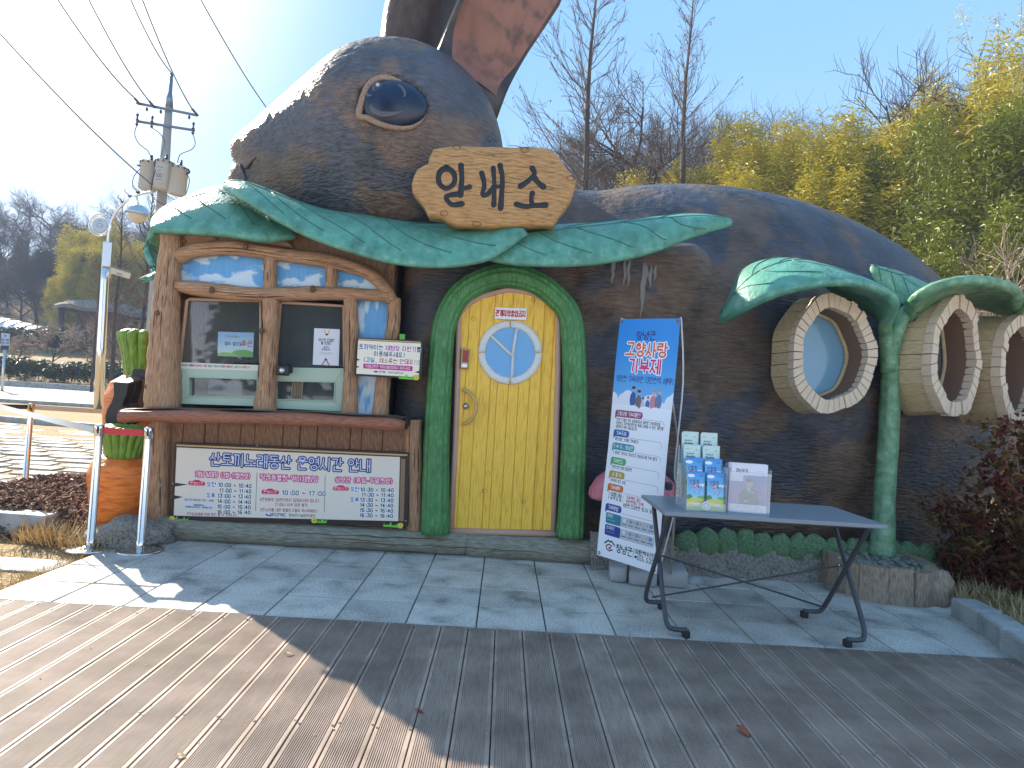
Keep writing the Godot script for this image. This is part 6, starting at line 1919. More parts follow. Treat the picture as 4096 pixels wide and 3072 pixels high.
func carrot(at: Vector3, body: Array, crown: Array, lean: Vector2, label: String) -> void:
	var t := thing("giant_carrot", at, label, "carrot sculpture", "giant carrots left of the kiosk")
	var xf := Transform3D(Basis(Vector3.BACK, lean.x) * Basis(Vector3.RIGHT, lean.y), at)
	var s := ST()
	var bp := v2(body)
	grid(s, 44, 60, func(u: float, v: float) -> Vector3:
		var x := v * (bp.size() - 1)
		var i := mini(int(x), bp.size() - 2)
		var q := bp[i].lerp(bp[i + 1], smoothstep(0.0, 1.0, x - i) * 0.5 + (x - i) * 0.5)
		var a := TAU * u
		var r := q.x * (1.0 + 0.02 * sin(a * 3.0 + q.y * 4.0)) - 0.007 * pow(0.5 + 0.5 * sin(q.y * 34.0 + 2.0 * sin(a * 2.0 + 1.0)), 12.0) * (0.5 + 0.5 * sin(a * 1.5 + q.y * 9.0))
		return xf * Vector3(r * cos(a), q.y, r * sin(a)))
	obj("root", s, M.orange, t)
	var n := int(crown[3])
	for k in n:
		var a := TAU * k / n
		var d := Vector3(cos(a), 0, sin(a))
		var pts := PackedVector3Array()
		for i in 7:
			var f := i / 6.0
			pts.append(xf * (Vector3(0, lerpf(crown[1], crown[2], f), 0) + d * lerpf(crown[0] * 0.78, crown[0] * 1.28, f * f * 0.5 + f * 0.5)))
		pts.append(xf * (Vector3(0, crown[2] + 0.012, 0) + d * crown[0] * 0.95))
		pts.append(xf * (Vector3(0, crown[2] + 0.0, 0) + d * crown[0] * 0.5))
		var cs := ST()
		tube(cs, smooth_path(pts, 16), TAU * crown[0] / n * 0.60, 10, true, 0.03)
		obj("stalk", cs, M.carrot_top, t)
	var top := ST()
	ball(top, xf * Vector3(0, crown[2] - 0.02, 0), Vector3(crown[0], 0.05, crown[0]), 24, 10)
	obj("crown_top", top, M.carrot_top, t)

func build_left_things() -> void:
	var p1 := Vector3(-2.99, 0, -4.582)
	var p2 := Vector3(-2.639, 0, -4.607)
	var p3 := Vector3(-5.053, 0, -6.611)
	stanchion(p1, "chrome stanchion in front of the orange carrot, left of the pair", M.steel)
	stanchion(p2, "chrome stanchion beside the kiosk corner with the red belt's right end", M.steel)
	stanchion(p3, "golden lit stanchion standing farther back in the stone yard", plain(lin(0.60, 0.42, 0.22), 0.2, 1.0))
	belt(p1 + Vector3(0.03, 0.875, 0), p2 + Vector3(-0.03, 0.875, 0), 0.048, 0.003, 0.0, "short red belt between the two near stanchions", plain(lin(0.62, 0.03, 0.05), 0.45))
	belt(p1 + Vector3(-0.03, 0.875, 0), Vector3(-6.2, 0.9, -7.2), 0.048, 0.01, 0.5, "long white belt running from the near stanchion to the left", plain(lin(0.62, 0.60, 0.54), 0.6))
	belt(p3 + Vector3(-0.03, 0.88, 0), p3 + Vector3(-2.6, 0.96, 0.3), 0.048, 0.05, 0.2, "black belt leading left from the far stanchion", M.black_matte)
	belt(p3 + Vector3(0.03, 0.88, 0), Vector3(-2.75, 0.86, -7.4), 0.05, 0.01, 0.1, "beige belt leading right from the far stanchion behind the carrots", plain(lin(0.55, 0.45, 0.30), 0.6))

	carrot(Vector3(-3.207, 0, -4.983) + Vector3(0.1, -0.05, -0.06), [0.0, -0.05, 0.10, -0.04, 0.135, 0.08, 0.18, 0.25, 0.225, 0.45, 0.238, 0.56, 0.215, 0.64, 0.15, 0.69, 0.0, 0.70], [0.125, 0.66, 0.90, 17], Vector2(-0.07, 0.05), "front giant orange carrot with a short green crown")
	carrot(Vector3(-3.375, 0.254, -5.75) * Vector3(1, 0, 1) + Vector3(0.02, 0.0, 0), [0.0, 0.0, 0.16, 0.02, 0.24, 0.25, 0.30, 0.6, 0.33, 0.95, 0.325, 1.1, 0.28, 1.22, 0.18, 1.29, 0.0, 1.30], [0.17, 1.26, 1.66, 15], Vector2(0.0, 0.0), "taller giant orange carrot half hidden by the kiosk corner")

	# black cut-out board leaning among the carrots
	var co := thing("cutout_board", Vector3(-3.203, 0.84, -5.12), "black double-layered wavy cut-out board leaning on the tall carrot", "cutout")
	var outline := v2([-3.256, 1.222, -3.246, 1.231, -3.139, 1.229, -3.132, 1.213, -3.14, 1.126, -3.156, 1.09, -3.166, 1.035, -3.144, 0.995, -3.116, 0.948, -3.11, 0.907, -3.129, 0.858, -3.203, 0.837, -3.258, 0.843, -3.297, 0.886, -3.304, 0.944, -3.291, 1.006, -3.263, 1.056, -3.246, 1.119])
	for k in 2:
		var s := ST(false)
		slab(s, outline, -0.055, 0.0, 0.006, Transform3D(Basis(Vector3(1, 0, 0), Vector3(0, 1, 0), Vector3(-0.42, -0.35, 1.0)), Vector3(0.026 * k, 0.022 * k, -5.12 - 0.062 * k)))
		obj("layer", s, M.black, co)
	var o2 := v2([-3.258, 1.266, -3.229, 1.288, -3.147, 1.284, -3.107, 1.261, -3.094, 1.22, -3.107, 1.149, -3.117, 1.092, -3.12, 1.022, -3.13, 0.952, -3.148, 0.909, -3.182, 0.906, -3.212, 1.03, -3.205, 1.087, -3.179, 1.144])
	var s2 := ST(false)
	slab(s2, o2, -0.09, 0.0, 0.006, Transform3D(Basis.IDENTITY, Vector3(0, 0, -5.26)))
	obj("back_layer", s2, plain(lin(0.10, 0.085, 0.075), 0.7), co)
	var o3 := v2([-3.213, 1.341, -3.2, 1.351, -3.101, 1.345, -3.091, 1.331, -3.109, 1.262, -3.118, 1.191, -3.147, 1.246, -3.22, 1.286])
	var s3 := ST(false)
	slab(s3, o3, -0.08, 0.0, 0.006, Transform3D(Basis.IDENTITY, Vector3(0, 0, -5.3)))
	obj("back_layer", s3, M.black, co)

	# boulders by the kiosk corner
	for q in [[Vector3(-2.799, 0, -4.781), Vector3(0.30, 0.13, 0.17), "flat brown boulder between the near carrot and the kiosk base"], [Vector3(3.225, 0, -4.378) + Vector3(0, 0, -0.12), Vector3(0.13, 0.17, 0.13), "small rounded stone between the tree stump and the kerb"]]:
		var s := ST()
		ball(s, q[0] + Vector3(0, q[1].y * 0.55, 0), q[1], 22, 14, Basis(Vector3.UP, 0.4), 0.14)
		tag(obj("boulder", s, M.rough_stone if q[1].x > 0.2 else M.stump), q[2], "stone")

	# toadstool behind the banner
	var mt := Vector3(1.061, 0.576, -4.85)
	var ms := thing("toadstool", Vector3(mt.x, 0, mt.z), "pink domed toadstool sculpture half hidden behind the banner", "toadstool")
	var cs := ST()
	var cr := absf(1.42 - 0.702) * 0.5
	lathe(cs, v2([0, 0.29, 0.12, 0.282, 0.24, 0.24, 0.34, 0.16, 0.395, 0.06, 0.40, 0.01, 0.385, -0.02, 0.30, -0.035, 0.0, -0.03]), 40, Transform3D(Basis.IDENTITY.scaled(Vector3(cr / 0.4, cr / 0.4, 0.24 / 0.4)), Vector3(mt.x, mt.y - 0.0, mt.z + 0.02)))
	obj("cap", cs, M.pink_cap, ms)
	var st := ST()
	lathe(st, v2([0.16, 0.0, 0.13, 0.2, 0.13, 0.4, 0.17, mt.y]), 24, Transform3D(Basis(), Vector3(mt.x, 0, mt.z - 0.02)))
	obj("stalk", st, M.cream, ms)

	# sawn stump planter round the green stem
	var sc := Vector3(2.924, 0, -4.368) + Vector3(0.03, 0, -0.36)
	var sp := thing("stump_planter", sc, "round stump planter of upright timber slabs at the foot of the green stem", "planter")
	var n := 13
	for i in n:
		var a0 := TAU * i / n + 0.008
		var a1 := TAU * (i + 1) / n - 0.008
		var h := 0.25 + 0.012 * sin(i * 2.3)
		var ss := ST(false)
		var r0 := 0.31
		var r1 := 0.385 + 0.012 * sin(i * 3.7)
		var p := []
		for y in [-0.02, h]:
			for q in [[a0, r0], [a1, r0], [a1, r1 - (0.012 if y > 0.0 else 0.0)], [(a0 + a1) * 0.5, r1 + 0.006 - (0.012 if y > 0.0 else 0.0)], [a0, r1 - (0.012 if y > 0.0 else 0.0)]]:
				p.append(sc + Vector3(cos(q[0]) * q[1], y, sin(q[0]) * q[1]))
		var o := Vector3.ZERO
		for q in p: o += q / p.size()
		for e in [[0, 1], [1, 2], [2, 3], [3, 4], [4, 0]]: quad_o(ss, p[e[0]], p[e[1]], p[e[1] + 5], p[e[0] + 5], o)
		quad_o(ss, p[5], p[6], p[7], p[8], o)
		quad_o(ss, p[5], p[8], p[9], p[5] + Vector3(0, 0.0001, 0), o)
		obj("timber_slab", ss, M.stump, sp)
	var core := ST()
	grid(core, 40, 12, func(u: float, v: float) -> Vector3: return sc + Vector3(cos(TAU * u) * 0.32 * v, 0.232 + 0.012 * sin(u * 50.0) * v + 0.012 * sin(v * 21.0 + u * 19.0) * (0.2 + v), sin(TAU * u) * 0.32 * v))
	obj("pebble_top", core, M.rough_stone, sp)
	var pb := ST()
	for k in 70:
		var a := rng.randf() * TAU
		var r := 0.30 * sqrt(rng.randf())
		ball(pb, sc + Vector3(cos(a) * r, 0.24, sin(a) * r), Vector3(rng.randf_range(0.015, 0.04), 0.016, rng.randf_range(0.012, 0.03)), 9, 6, Basis(Vector3.UP, rng.randf() * 3.0), 0.15)
	obj("pebbles", pb, grain([lin(0.14, 0.14, 0.11), lin(0.30, 0.30, 0.25)], 82, 0.05, Vector3(4, 4, 4), 0.8), sp).set_meta("kind", "stuff")

	# fallen leaves on the deck
	var lf := ST()
	grid(lf, 6, 4, func(u: float, v: float) -> Vector3:
		var w := 0.014 * sin(PI * u)
		return Vector3((v - 0.5) * 2.0 * w, 0.004 + 0.008 * absf(v - 0.5) + 0.006 * sin(u * 5.0), (u - 0.5) * 0.06))
	var lm := mesh_of(lf)
	for q in [[Vector3(1.05, 0, -2.504), 0.4, 1.3, lin(0.30, 0.07, 0.03), "reddish curled leaf lying on the shaded deck at the right"], [Vector3(-0.958, 0, -2.98), 1.7, 0.8, lin(0.46, 0.36, 0.20), "pale dry leaf lying on the sunlit deck boards"], [Vector3(-1.036, 0, -2.141), 1.4, 0.7, lin(0.45, 0.30, 0.17), "brown leaf scrap near the bottom edge of the deck"], [Vector3(-0.27, 0, -2.522), 1.2, 0.7, lin(0.22, 0.05, 0.03), "small dark red leaf at the shadow's edge on the deck"]]:
		var o := obj("fallen_leaf", lm, plain(q[3], 0.7))
		o.position = q[0] + Vector3(0, 0.014, 0)
		o.rotation.y = q[1]
		o.scale = Vector3.ONE * q[2]
		tag(o, q[4], "leaf", "leaves fallen on the deck")
	var crumbs := []
	for k in 260: crumbs.append(Transform3D(Basis(Vector3.UP, rng.randf() * TAU).scaled(Vector3.ONE * rng.randf_range(0.08, 0.28)), Vector3(rng.randf_range(-3.0, 3.4), 0.0135, rng.randf_range(-3.9, -1.5))))
	tag(scatter("leaf_crumbs", lm, plain(lin(0.34, 0.28, 0.20), 0.8), crumbs), "crumbs of dry leaves scattered over the deck")

# ---------------------------------------------------------------- lamp, power pole, wires

func build_poles() -> void:
	var lz := -21.0
	var lb := Vector3(-13.771, -0.046, -21)
	var lamp := thing("street_lamp", Vector3(lb.x, 0, lb.z), "tall polished steel street lamp with a curved arm at the left", "street lamp")
	var ps := ST()
	tube(ps, v3([-13.77, -0.056, -21, -13.84, 2.059, -21, -13.894, 4.379, -21, -13.907, 4.896, -21]), [0.155, 0.14, 0.12, 0.115], 16)
	obj("pole", ps, M.steel, lamp)
	var bx := ST(false)
	box(bx, Vector3(-13.882, 5.26, -21), Vector3(0.27, 0.86, 0.27), Basis(Vector3.UP, 0.6), 0.02)
	obj("sleeve", bx, M.steel_dull, lamp)
	var arm := ST()
	tube(arm, smooth_path(v3([-13.88, 5.649, -21, -13.878, 6.039, -21, -13.807, 6.459, -21, -13.616, 6.861, -21, -13.258, 7.233, -21, -12.886, 7.424, -21, -12.517, 7.521, -21]), 30), 0.042, 10)
	obj("arm", arm, M.steel, lamp)
	var hood := ST()
	var hc := Vector3(-12.942, 6.712, -21)
	lathe(hood, v2([0, 0.34, 0.12, 0.33, 0.26, 0.24, 0.36, 0.06, 0.37, 0.0, 0.33, 0.0, 0.22, 0.2, 0.0, 0.29]), 28, Transform3D(Basis(Vector3.BACK, -0.12), hc))
	obj("hood", hood, M.steel_dull, lamp)
	var gl := ST()
	ball(gl, hc + Vector3(0.0, -0.05, 0), Vector3(0.29, 0.24, 0.29), 24, 14)
	obj("globe", gl, plain(lin(0.60, 0.52, 0.38), 0.25), lamp)
	var hk := ST()
	bar(hk, hc + Vector3(0, 0.33, 0), Vector3(-13.034, 7.341, -21), 0.03)
	obj("hanger", hk, M.steel, lamp)
	for q in [Vector3(-13.479, 7.104, -21), Vector3(-13.254, 7.326, -21), Vector3(-12.992, 7.474, -21)]:
		var f := ST()
		ball(f, q, Vector3(0.075, 0.045, 0.06), 12, 8)
		tube(f, smooth_path(PackedVector3Array([q + Vector3(0.02, 0, 0), q + Vector3(-0.12, 0.1, 0), q + Vector3(-0.2, 0.17, 0), q + Vector3(-0.13, 0.26, 0)]), 10), [0.02, 0.012, 0.006], 6)
		obj("finial", f, plain(lin(0.06, 0.07, 0.09), 0.4, 0.5), lamp)
	var rg := ST()
	var rc := Vector3(-14.193, 6.267, -21)
	for r in [0.375, 0.30]:
		var ring := PackedVector3Array()
		for i in 33: ring.append(rc + Vector3(cos(TAU * i / 32.0), sin(TAU * i / 32.0), 0) * r)
		tube(rg, ring, 0.026, 8, false)
	bar(rg, rc + Vector3(0.25, 0, 0), rc + Vector3(0.4, 0.02, 0), 0.02)
	obj("emblem_ring", rg, M.steel, lamp)
	var em := page(128, 128, Color(0.70, 0.74, 0.78))
	line(em, PackedVector2Array([Vector2(92, 70), Vector2(70, 50), Vector2(38, 58), Vector2(40, 76), Vector2(80, 84), Vector2(94, 66)]), 3.0, Color(0.48, 0.52, 0.58))
	line(em, PackedVector2Array([Vector2(44, 34), Vector2(64, 24), Vector2(84, 34)]), 3.0, Color(0.48, 0.52, 0.58))
	var ds := ST(false)
	var cp := PackedVector2Array()
	for i in 32: cp.append(Vector2(rc.x, rc.y) + Vector2(cos(TAU * i / 32.0), sin(TAU * i / 32.0)) * 0.25)
	slab(ds, cp, rc.z - 0.04, rc.z + 0.02)
	obj("emblem_disc", ds, printed(em, 0.4), lamp)
	var cam := thing("security_camera", Vector3(-13.286, 4.432, -20.8), "cream security camera box on the street lamp pole", "security camera")
	var cb := ST(false)
	var CB := Basis(Vector3.BACK, -0.24) * Basis(Vector3.UP, 0.5)
	box(cb, Vector3(-13.186, 4.613, -20.7), Vector3(0.58, 0.20, 0.22), CB, 0.015)
	obj("housing", cb, plain(lin(0.62, 0.54, 0.40), 0.5), cam)
	var c2 := ST(false)
	box(c2, Vector3(-13.222, 4.764, -20.7), Vector3(0.64, 0.02, 0.27), CB, 0.004)
	obj("sunshade", c2, plain(lin(0.30, 0.30, 0.29), 0.5), cam)
	var c3 := ST()
	bar(c3, Vector3(-13.866, 4.692, -21), Vector3(-13.379, 4.749, -20.75), 0.03)
	box(c3, Vector3(-13.708, 4.604, -20.9), Vector3(0.1, 0.3, 0.12), Basis.IDENTITY, 0.01)
	obj("bracket", c3, M.steel_dull, cam)
	var c4 := ST(false)
	box(c4, Vector3(-13.139, 4.571, -20.55) , Vector3(0.16, 0.035, 0.02), CB)
	obj("blue_label", c4, plain(lin(0.08, 0.28, 0.55), 0.4), cam)

	# utility pole
	var ub := Vector3(-15.068, 8.057, -26)
	var up := thing("utility_pole", Vector3(ub.x, 0, ub.z), "grey concrete utility pole with two steel crossarms", "utility pole")
	var us := ST()
	var low := Vector3(-15.068, 8.057, -26) + (Vector3(-15.068, 8.057, -26) - Vector3(-15.056, 11.958, -26)) * 0.9
	tube(us, PackedVector3Array([Vector3(low.x, 0, -26), Vector3(-15.068, 8.057, -26), Vector3(-15.045, 10.634, -26), Vector3(-15.048, 13.02, -26)]), [0.22, 0.20, 0.185, 0.14], 16)
	obj("pole", us, M.concrete, up)
	var tp := ST()
	tube(tp, v3([-15.032, 12.623, -26, -15.048, 13.02, -26, -15.034, 13.287, -26, -15.035, 14.117, -26]), [0.16, 0.13, 0.075, 0.07], 12)
	obj("steel_top", tp, plain(lin(0.16, 0.20, 0.24), 0.4, 0.6), up)
	for q in [[Vector3(-16.294, 12.654, -25.8), Vector3(-13.705, 12.302, -25.8)], [Vector3(-16.206, 11.884, -25.8), Vector3(-13.776, 11.658, -25.8)]]:
		var s := ST(false)
		var d: Vector3 = q[1] - q[0]
		box(s, (q[0] + q[1]) * 0.5, Vector3(d.length(), 0.09, 0.09), Basis(Vector3.BACK, atan2(d.y, d.x)), 0.008)
		obj("crossarm", s, plain(lin(0.17, 0.19, 0.22), 0.45, 0.5), up)
	var ins := ST()
	for q in [Vector3(-16.203, 12.665, -25.7), Vector3(-15.582, 12.575, -25.7), Vector3(-13.776, 12.369, -25.7)]:
		for k in 4: ball(ins, q + Vector3(-0.07 + 0.07 * k, 0.10 - 0.07 * k, 0.05), Vector3(0.06, 0.05, 0.06), 10, 6)
	for q in [Vector3(-15.781, 12.378, -25.7), Vector3(-15.195, 12.313, -25.7), Vector3(-13.994, 12.157, -25.7)]: ball(ins, q, Vector3(0.05, 0.09, 0.05), 10, 6)
	for q in [Vector3(-16.123, 11.894, -25.65), Vector3(-15.5, 11.837, -25.65), Vector3(-13.766, 11.679, -25.65)]:
		bar(ins, q + Vector3(0, -0.26, 0), q + Vector3(0, 0.26, 0), 0.035, 8)
		for k in [-0.2, 0.0, 0.2]: ball(ins, q + Vector3(0, k, 0), Vector3(0.065, 0.05, 0.065), 10, 6)
	obj("insulator", ins, plain(lin(0.04, 0.05, 0.055), 0.35), up)
	var stp := ST()
	for k in 7: bar(stp, Vector3(-15.083, 8.716, -26) + Vector3(-0.35, 0.32 * k - 0.9, 0.05), Vector3(-15.083, 8.716, -26) + Vector3(0.35, 0.32 * k - 0.95, 0.05), 0.02, 6)
	obj("step_bolt", stp, M.steel_dull, up)

	# transformers hanging on it
	var ti := page(128, 160, Color(0.69, 0.67, 0.62))
	disc(ti, Vector2(64, 62), Vector2(11, 11), Color(0.35, 0.34, 0.33))
	disc(ti, Vector2(64, 62), Vector2(8, 8), Color(0.69, 0.67, 0.62))
	text(ti, "100", 64, 82, 34, Color(0.30, 0.30, 0.30), 0.12, 0.9, 0.5)
	for k in 2: seg(ti, Vector2(38, 34 + 98 * k), Vector2(90, 34 + 98 * k), 3.0, Color(0.45, 0.44, 0.43))
	for q in [[Vector3(-15.318, 9.462, -25.4), 0.335, 1.14, "left grey transformer drum on the utility pole", 0.15], [Vector3(-14.652, 9.495, -25.3), 0.335, 1.16, "middle grey transformer drum marked 100 on the utility pole", 0.0], [Vector3(-14.091, 9.336, -25.4), 0.335, 1.14, "right grey transformer drum on the utility pole", -0.1]]:
		var c: Vector3 = q[0]
		var tr := thing("transformer", c - Vector3(0, q[2] * 0.5, 0), q[3], "transformer", "transformers on the utility pole")
		var s := ST()
		var h: float = q[2]
		var r: float = q[1]
		var xf := Transform3D(Basis(Vector3.BACK, -0.06), c)
		lathe(s, v2([0, -h * 0.5, r * 0.95, -h * 0.5, r, -h * 0.5 + 0.03, r, h * 0.5 - 0.05, r * 1.06, h * 0.5 - 0.045, r * 1.06, h * 0.5, 0, h * 0.5 + 0.03]), 32, xf)
		obj("drum", s, plain(lin(0.42, 0.40, 0.36), 0.5), tr)
		var b := ST()
		for k in 4: ball(b, xf * Vector3(0.02, h * 0.5 + 0.06 + 0.075 * k, 0), Vector3(0.085 - 0.01 * k, 0.04, 0.085 - 0.01 * k), 12, 6)
		for k in 10: box(b, xf * Vector3(cos(k * 0.628) * r * 1.08, h * 0.5 - 0.05, sin(k * 0.628) * r * 1.08), Vector3(0.05, 0.09, 0.05), Basis(), 0.008)
		bar(b, xf * Vector3(-r - 0.02, h * 0.3, 0.05), xf * Vector3(-r - 0.14, h * 0.34, 0.1), 0.035)
		bar(b, xf * Vector3(r + 0.02, h * 0.3, 0.05), xf * Vector3(r + 0.14, h * 0.34, 0.1), 0.035)
		obj("bushing", b, plain(lin(0.045, 0.05, 0.055), 0.4), tr)
		if q[3].begins_with("middle"):
			var f := ST()
			grid(f, 10, 2, func(u: float, v: float) -> Vector3:
				var a := lerpf(-0.9, 0.9, u)
				return xf * Vector3(sin(a) * (r + 0.004), lerpf(h * 0.36, -h * 0.36, v), cos(a) * (r + 0.004)))
			obj("marking", f, printed(ti, 0.5), tr)

	# overhead wires
	var wm := plain(lin(0.13, 0.15, 0.18), 0.5)
	for w in [[Vector3(-15.09, 9.011, -25.8), Vector3(-13.426, 10.211, -14), "lowest overhead wire running to the left edge"], [Vector3(-16.29, 12.79, -25.7), Vector3(-9.951, 9.466, -12), "overhead wire to the left end of the upper crossarm"], [Vector3(-15.676, 12.7, -25.7), Vector3(-9.269, 9.637, -12), "overhead wire to the second insulator of the upper crossarm"], [Vector3(-15.065, 14.162, -26), Vector3(-8.293, 9.521, -12), "thin pale wire to the tip of the utility pole"], [Vector3(-13.897, 12.525, -25.7), Vector3(-8.058, 9.63, -12), "overhead wire to the right end of the upper crossarm"], [Vector3(-11.998, 14.031, -30), Vector3(-7.612, 10.3, -13), "overhead wire passing behind the rabbit's nose"]]:
		var s := ST()
		var pts := PackedVector3Array()
		for i in 15:
			var u := i / 14.0
			pts.append(w[0].lerp(w[1], u) - Vector3(0, 0.25 * 4.0 * u * (1.0 - u), 0))
		tube(s, pts, [0.03, 0.014], 6)
		tag(obj("overhead_wire", s, wm), w[2], "wire", "overhead power wires")
	var lw := ST()
	for l in [v3([-16.098, 11.612, -25.6, -16.086, 11.211, -25.5, -15.823, 10.797, -25.4, -15.358, 10.465, -25.3, -15.268, 10.188, -25.4]), v3([-15.451, 11.557, -25.6, -15.089, 11.342, -25.5, -14.877, 11.008, -25.6, -14.816, 10.437, -25.3, -14.815, 10.243, -25.3]), v3([-13.734, 11.411, -25.6, -13.557, 10.99, -25.5, -13.645, 10.684, -25.4, -14.076, 10.461, -25.4, -14.177, 10.099, -25.4]), v3([-15.642, 9.835, -25.3, -15.548, 9.963, -25.2, -15.015, 10.031, -25.2, -14.634, 10.011, -25.2]), v3([-14.326, 9.948, -25.2, -13.93, 9.91, -25.2, -13.589, 9.741, -25.2, -13.658, 9.64, -25.2]), v3([-15.561, 9.706, -25.2, -15.852, 9.403, -25.3, -16.013, 9.076, -25.5, -15.769, 8.867, -25.6]), v3([-13.687, 9.606, -25.2, -13.629, 9.392, -25.4, -13.869, 8.797, -25.6, -14.152, 8.582, -25.8]), v3([-14.808, 9.618, -25, -14.988, 9.133, -25.1, -15.125, 8.649, -25.4, -14.863, 8.438, -25.7, -14.557, 8.359, -25.8]), v3([-15.221, 8.74, -25.5, -15.12, 8.325, -25.6, -15.274, 7.89, -25.7, -15.181, 7.598, -25.8]), v3([-14.696, 8.808, -25.7, -14.417, 8.662, -25.8, -14.205, 8.577, -25.9]), v3([-12.86, 6.478, -21, -12.924, 6.235, -21.2, -12.937, 6.044, -21.5]), v3([-12.757, 6.511, -21, -12.782, 6.325, -21.2, -12.765, 6.273, -21.5])]:
		tube(lw, smooth_path(l, 20), 0.017, 6)
	obj("lead_wire", lw, plain(lin(0.05, 0.055, 0.06), 0.5), up)

	# small parking sign far left
	var si := page(110, 200, Color(0.62, 0.66, 0.74))
	si.fill_rect(Rect2i(0, 148, 110, 52), Color(0.10, 0.13, 0.22))
	disc(si, Vector2(55, 30), Vector2(12, 14), Color(0.35, 0.38, 0.48))
	text(si, "충전 차량", 55, 66, 30, Color(0.13, 0.15, 0.25), 0.13, 0.72, 0.5)
	text(si, "전용 구역", 55, 104, 30, Color(0.13, 0.15, 0.25), 0.13, 0.72, 0.5)
	var sg := thing("parking_sign", Vector3(-24.366, 0.104, -30) * Vector3(1, 0, 1), "small white sign on a thin post at the far left edge", "sign")
	sign_slab("plate", v2([-24.648, 2.817, -24.24, 2.814, -24.223, 2.021, -24.629, 2.01]), -30.04, -30.0, printed(si, 0.5), sg)
	var sps := ST()
	bar(sps, Vector3(-24.465, 2.084, -30.06), Vector3(-24.444, 0.099, -30.06) + Vector3(0, -0.3, 0), 0.06)
	obj("post", sps, M.steel_dull, sg)

	# pavilion with a thatched roof, and a white vaulted tunnel house behind the hedges
	var pc := Vector3(-40.427, 6.417, -62)
	var pv := thing("thatched_pavilion", pc * Vector3(1, 0, 1) + Vector3(0, land(pc.x, -62), 0), "open pavilion with a sagging thatched roof below the wooded hill", "pavilion")
	var rs := ST()
	var ridge := Vector3(-41.467, 8.211, -62)
	grid(rs, 40, 8, func(u: float, v: float) -> Vector3:
		var a := TAU * u
		var e: Vector3 = Vector3(-40.534, 7.248, -62) + Vector3(cos(a) * 5.0, -0.12 * cos(a) * 5.0 * 0.35 + 0.12 * sin(a * 7.0), sin(a) * 3.2)
		return Vector3(ridge.x + 0.4, ridge.y, ridge.z).lerp(e, v) + Vector3(0, 0.25 * sin(PI * v) + 0.1 * sin(u * 60.0 + v * 9.0), 0))
	obj("roof", rs, M.thatch, pv)
	var rf := ST()
	grid(rf, 40, 2, func(u: float, v: float) -> Vector3:
		var a := TAU * u
		return Vector3(-40.534, 7.248, -62) + Vector3(cos(a) * 5.0, -0.12 * cos(a) * 5.0 * 0.35 + 0.12 * sin(a * 7.0) - 0.3 * v, sin(a) * 3.2) * Vector3(1.0 - 0.02 * v, 1, 1.0 - 0.02 * v))
	obj("roof_edge", rf, M.thatch, pv)
	for q in [[-3.6, 1.5], [3.2, 1.5], [-3.6, -1.8], [3.2, -1.8]]:
		var ps2 := ST()
		bar(ps2, Vector3(pc.x + q[0], land(pc.x, -62) - 0.4, -62 + q[1]), Vector3(pc.x + q[0], 7.4, -62 + q[1]), 0.28, 10)
		obj("post", ps2, M.bark, pv)
	var wl := ST(false)
	box(wl, Vector3(pc.x - 1.0, land(pc.x, -62) + 1.0, -62.6), Vector3(4.0, 3.0, 1.6))
	obj("inner_wall", wl, M.bark, pv)
	var th := thing("tunnel_house", Vector3(-45.908, 3.867, -58) * Vector3(1, 0, 1) + Vector3(0, 2.6, 0), "long white vaulted tunnel house behind the hedges at the far left", "greenhouse")
	var tb := ST()
	var t0 := Vector3(-54.855, 3.197, -60)
	var t1 := Vector3(-42.114, 4.221, -60)
	grid(tb, 30, 16, func(u: float, v: float) -> Vector3:
		var a := PI * v
		var p := t0.lerp(t1, u)
		var rr := lerpf(3.4, 0.7, pow(u, 1.6))
		return Vector3(p.x, p.y - 0.5 + sin(a) * rr, p.z - cos(a) * 3.0))
	obj("cover", tb, plain(lin(0.62, 0.64, 0.66), 0.45), th)
	var hoop := ST()
	for k in 12:
		var u := (k + 0.5) / 12.0
		var pts := PackedVector3Array()
		for i in 13:
			var a := PI * i / 12.0
			var p := t0.lerp(t1, u)
			pts.append(Vector3(p.x, p.y - 0.47 + sin(a) * lerpf(3.42, 0.72, pow(u, 1.6)), p.z - cos(a) * 3.02))
		tube(hoop, pts, 0.05, 6, false)
	obj("hoop", hoop, M.steel_dull, th)

# ---------------------------------------------------------------- plants

func grow(s: SurfaceTool, tw: SurfaceTool, p: Vector3, d: Vector3, len_: float, r: float, depth: int, r2: RandomNumberGenerator, o: Dictionary) -> void:
	var pts := PackedVector3Array([p])
	var q := p
	var dir := d
	for i in 4:
		dir = (dir + Vector3(r2.randf_range(-1, 1), r2.randf_range(-0.6, 1.0) * o.get("up", 0.5), r2.randf_range(-1, 1)) * o.get("bend", 0.16)).normalized()
		q += dir * len_ / 4.0
		pts.append(q)
	tube(s if depth >= o.get("split", 3) else tw, pts, [r, r * 0.82, r * 0.62], 6 if depth >= 4 else 4 if depth >= 3 else 3, false)
	if depth <= 0: return
	var n: int = o.get("kids", 4)
	for k in n:
		var t := lerpf(0.3, 1.0, (k + r2.randf() * 0.6 + 0.2) / n)
		var a := r2.randf() * TAU
		var side := Vector3(cos(a), 0, sin(a))
		side = (side - dir * side.dot(dir)).normalized()
		var nd: Vector3 = (dir * r2.randf_range(0.45, 0.8) + side * r2.randf_range(0.5, 0.9) + Vector3.UP * o.get("lift", 0.15)).normalized()
		grow(s, tw, cat(pts, t), nd, len_ * r2.randf_range(0.5, 0.78), maxf(r * 0.52, o.get("thin", 0.008)), depth - 1, r2, o)

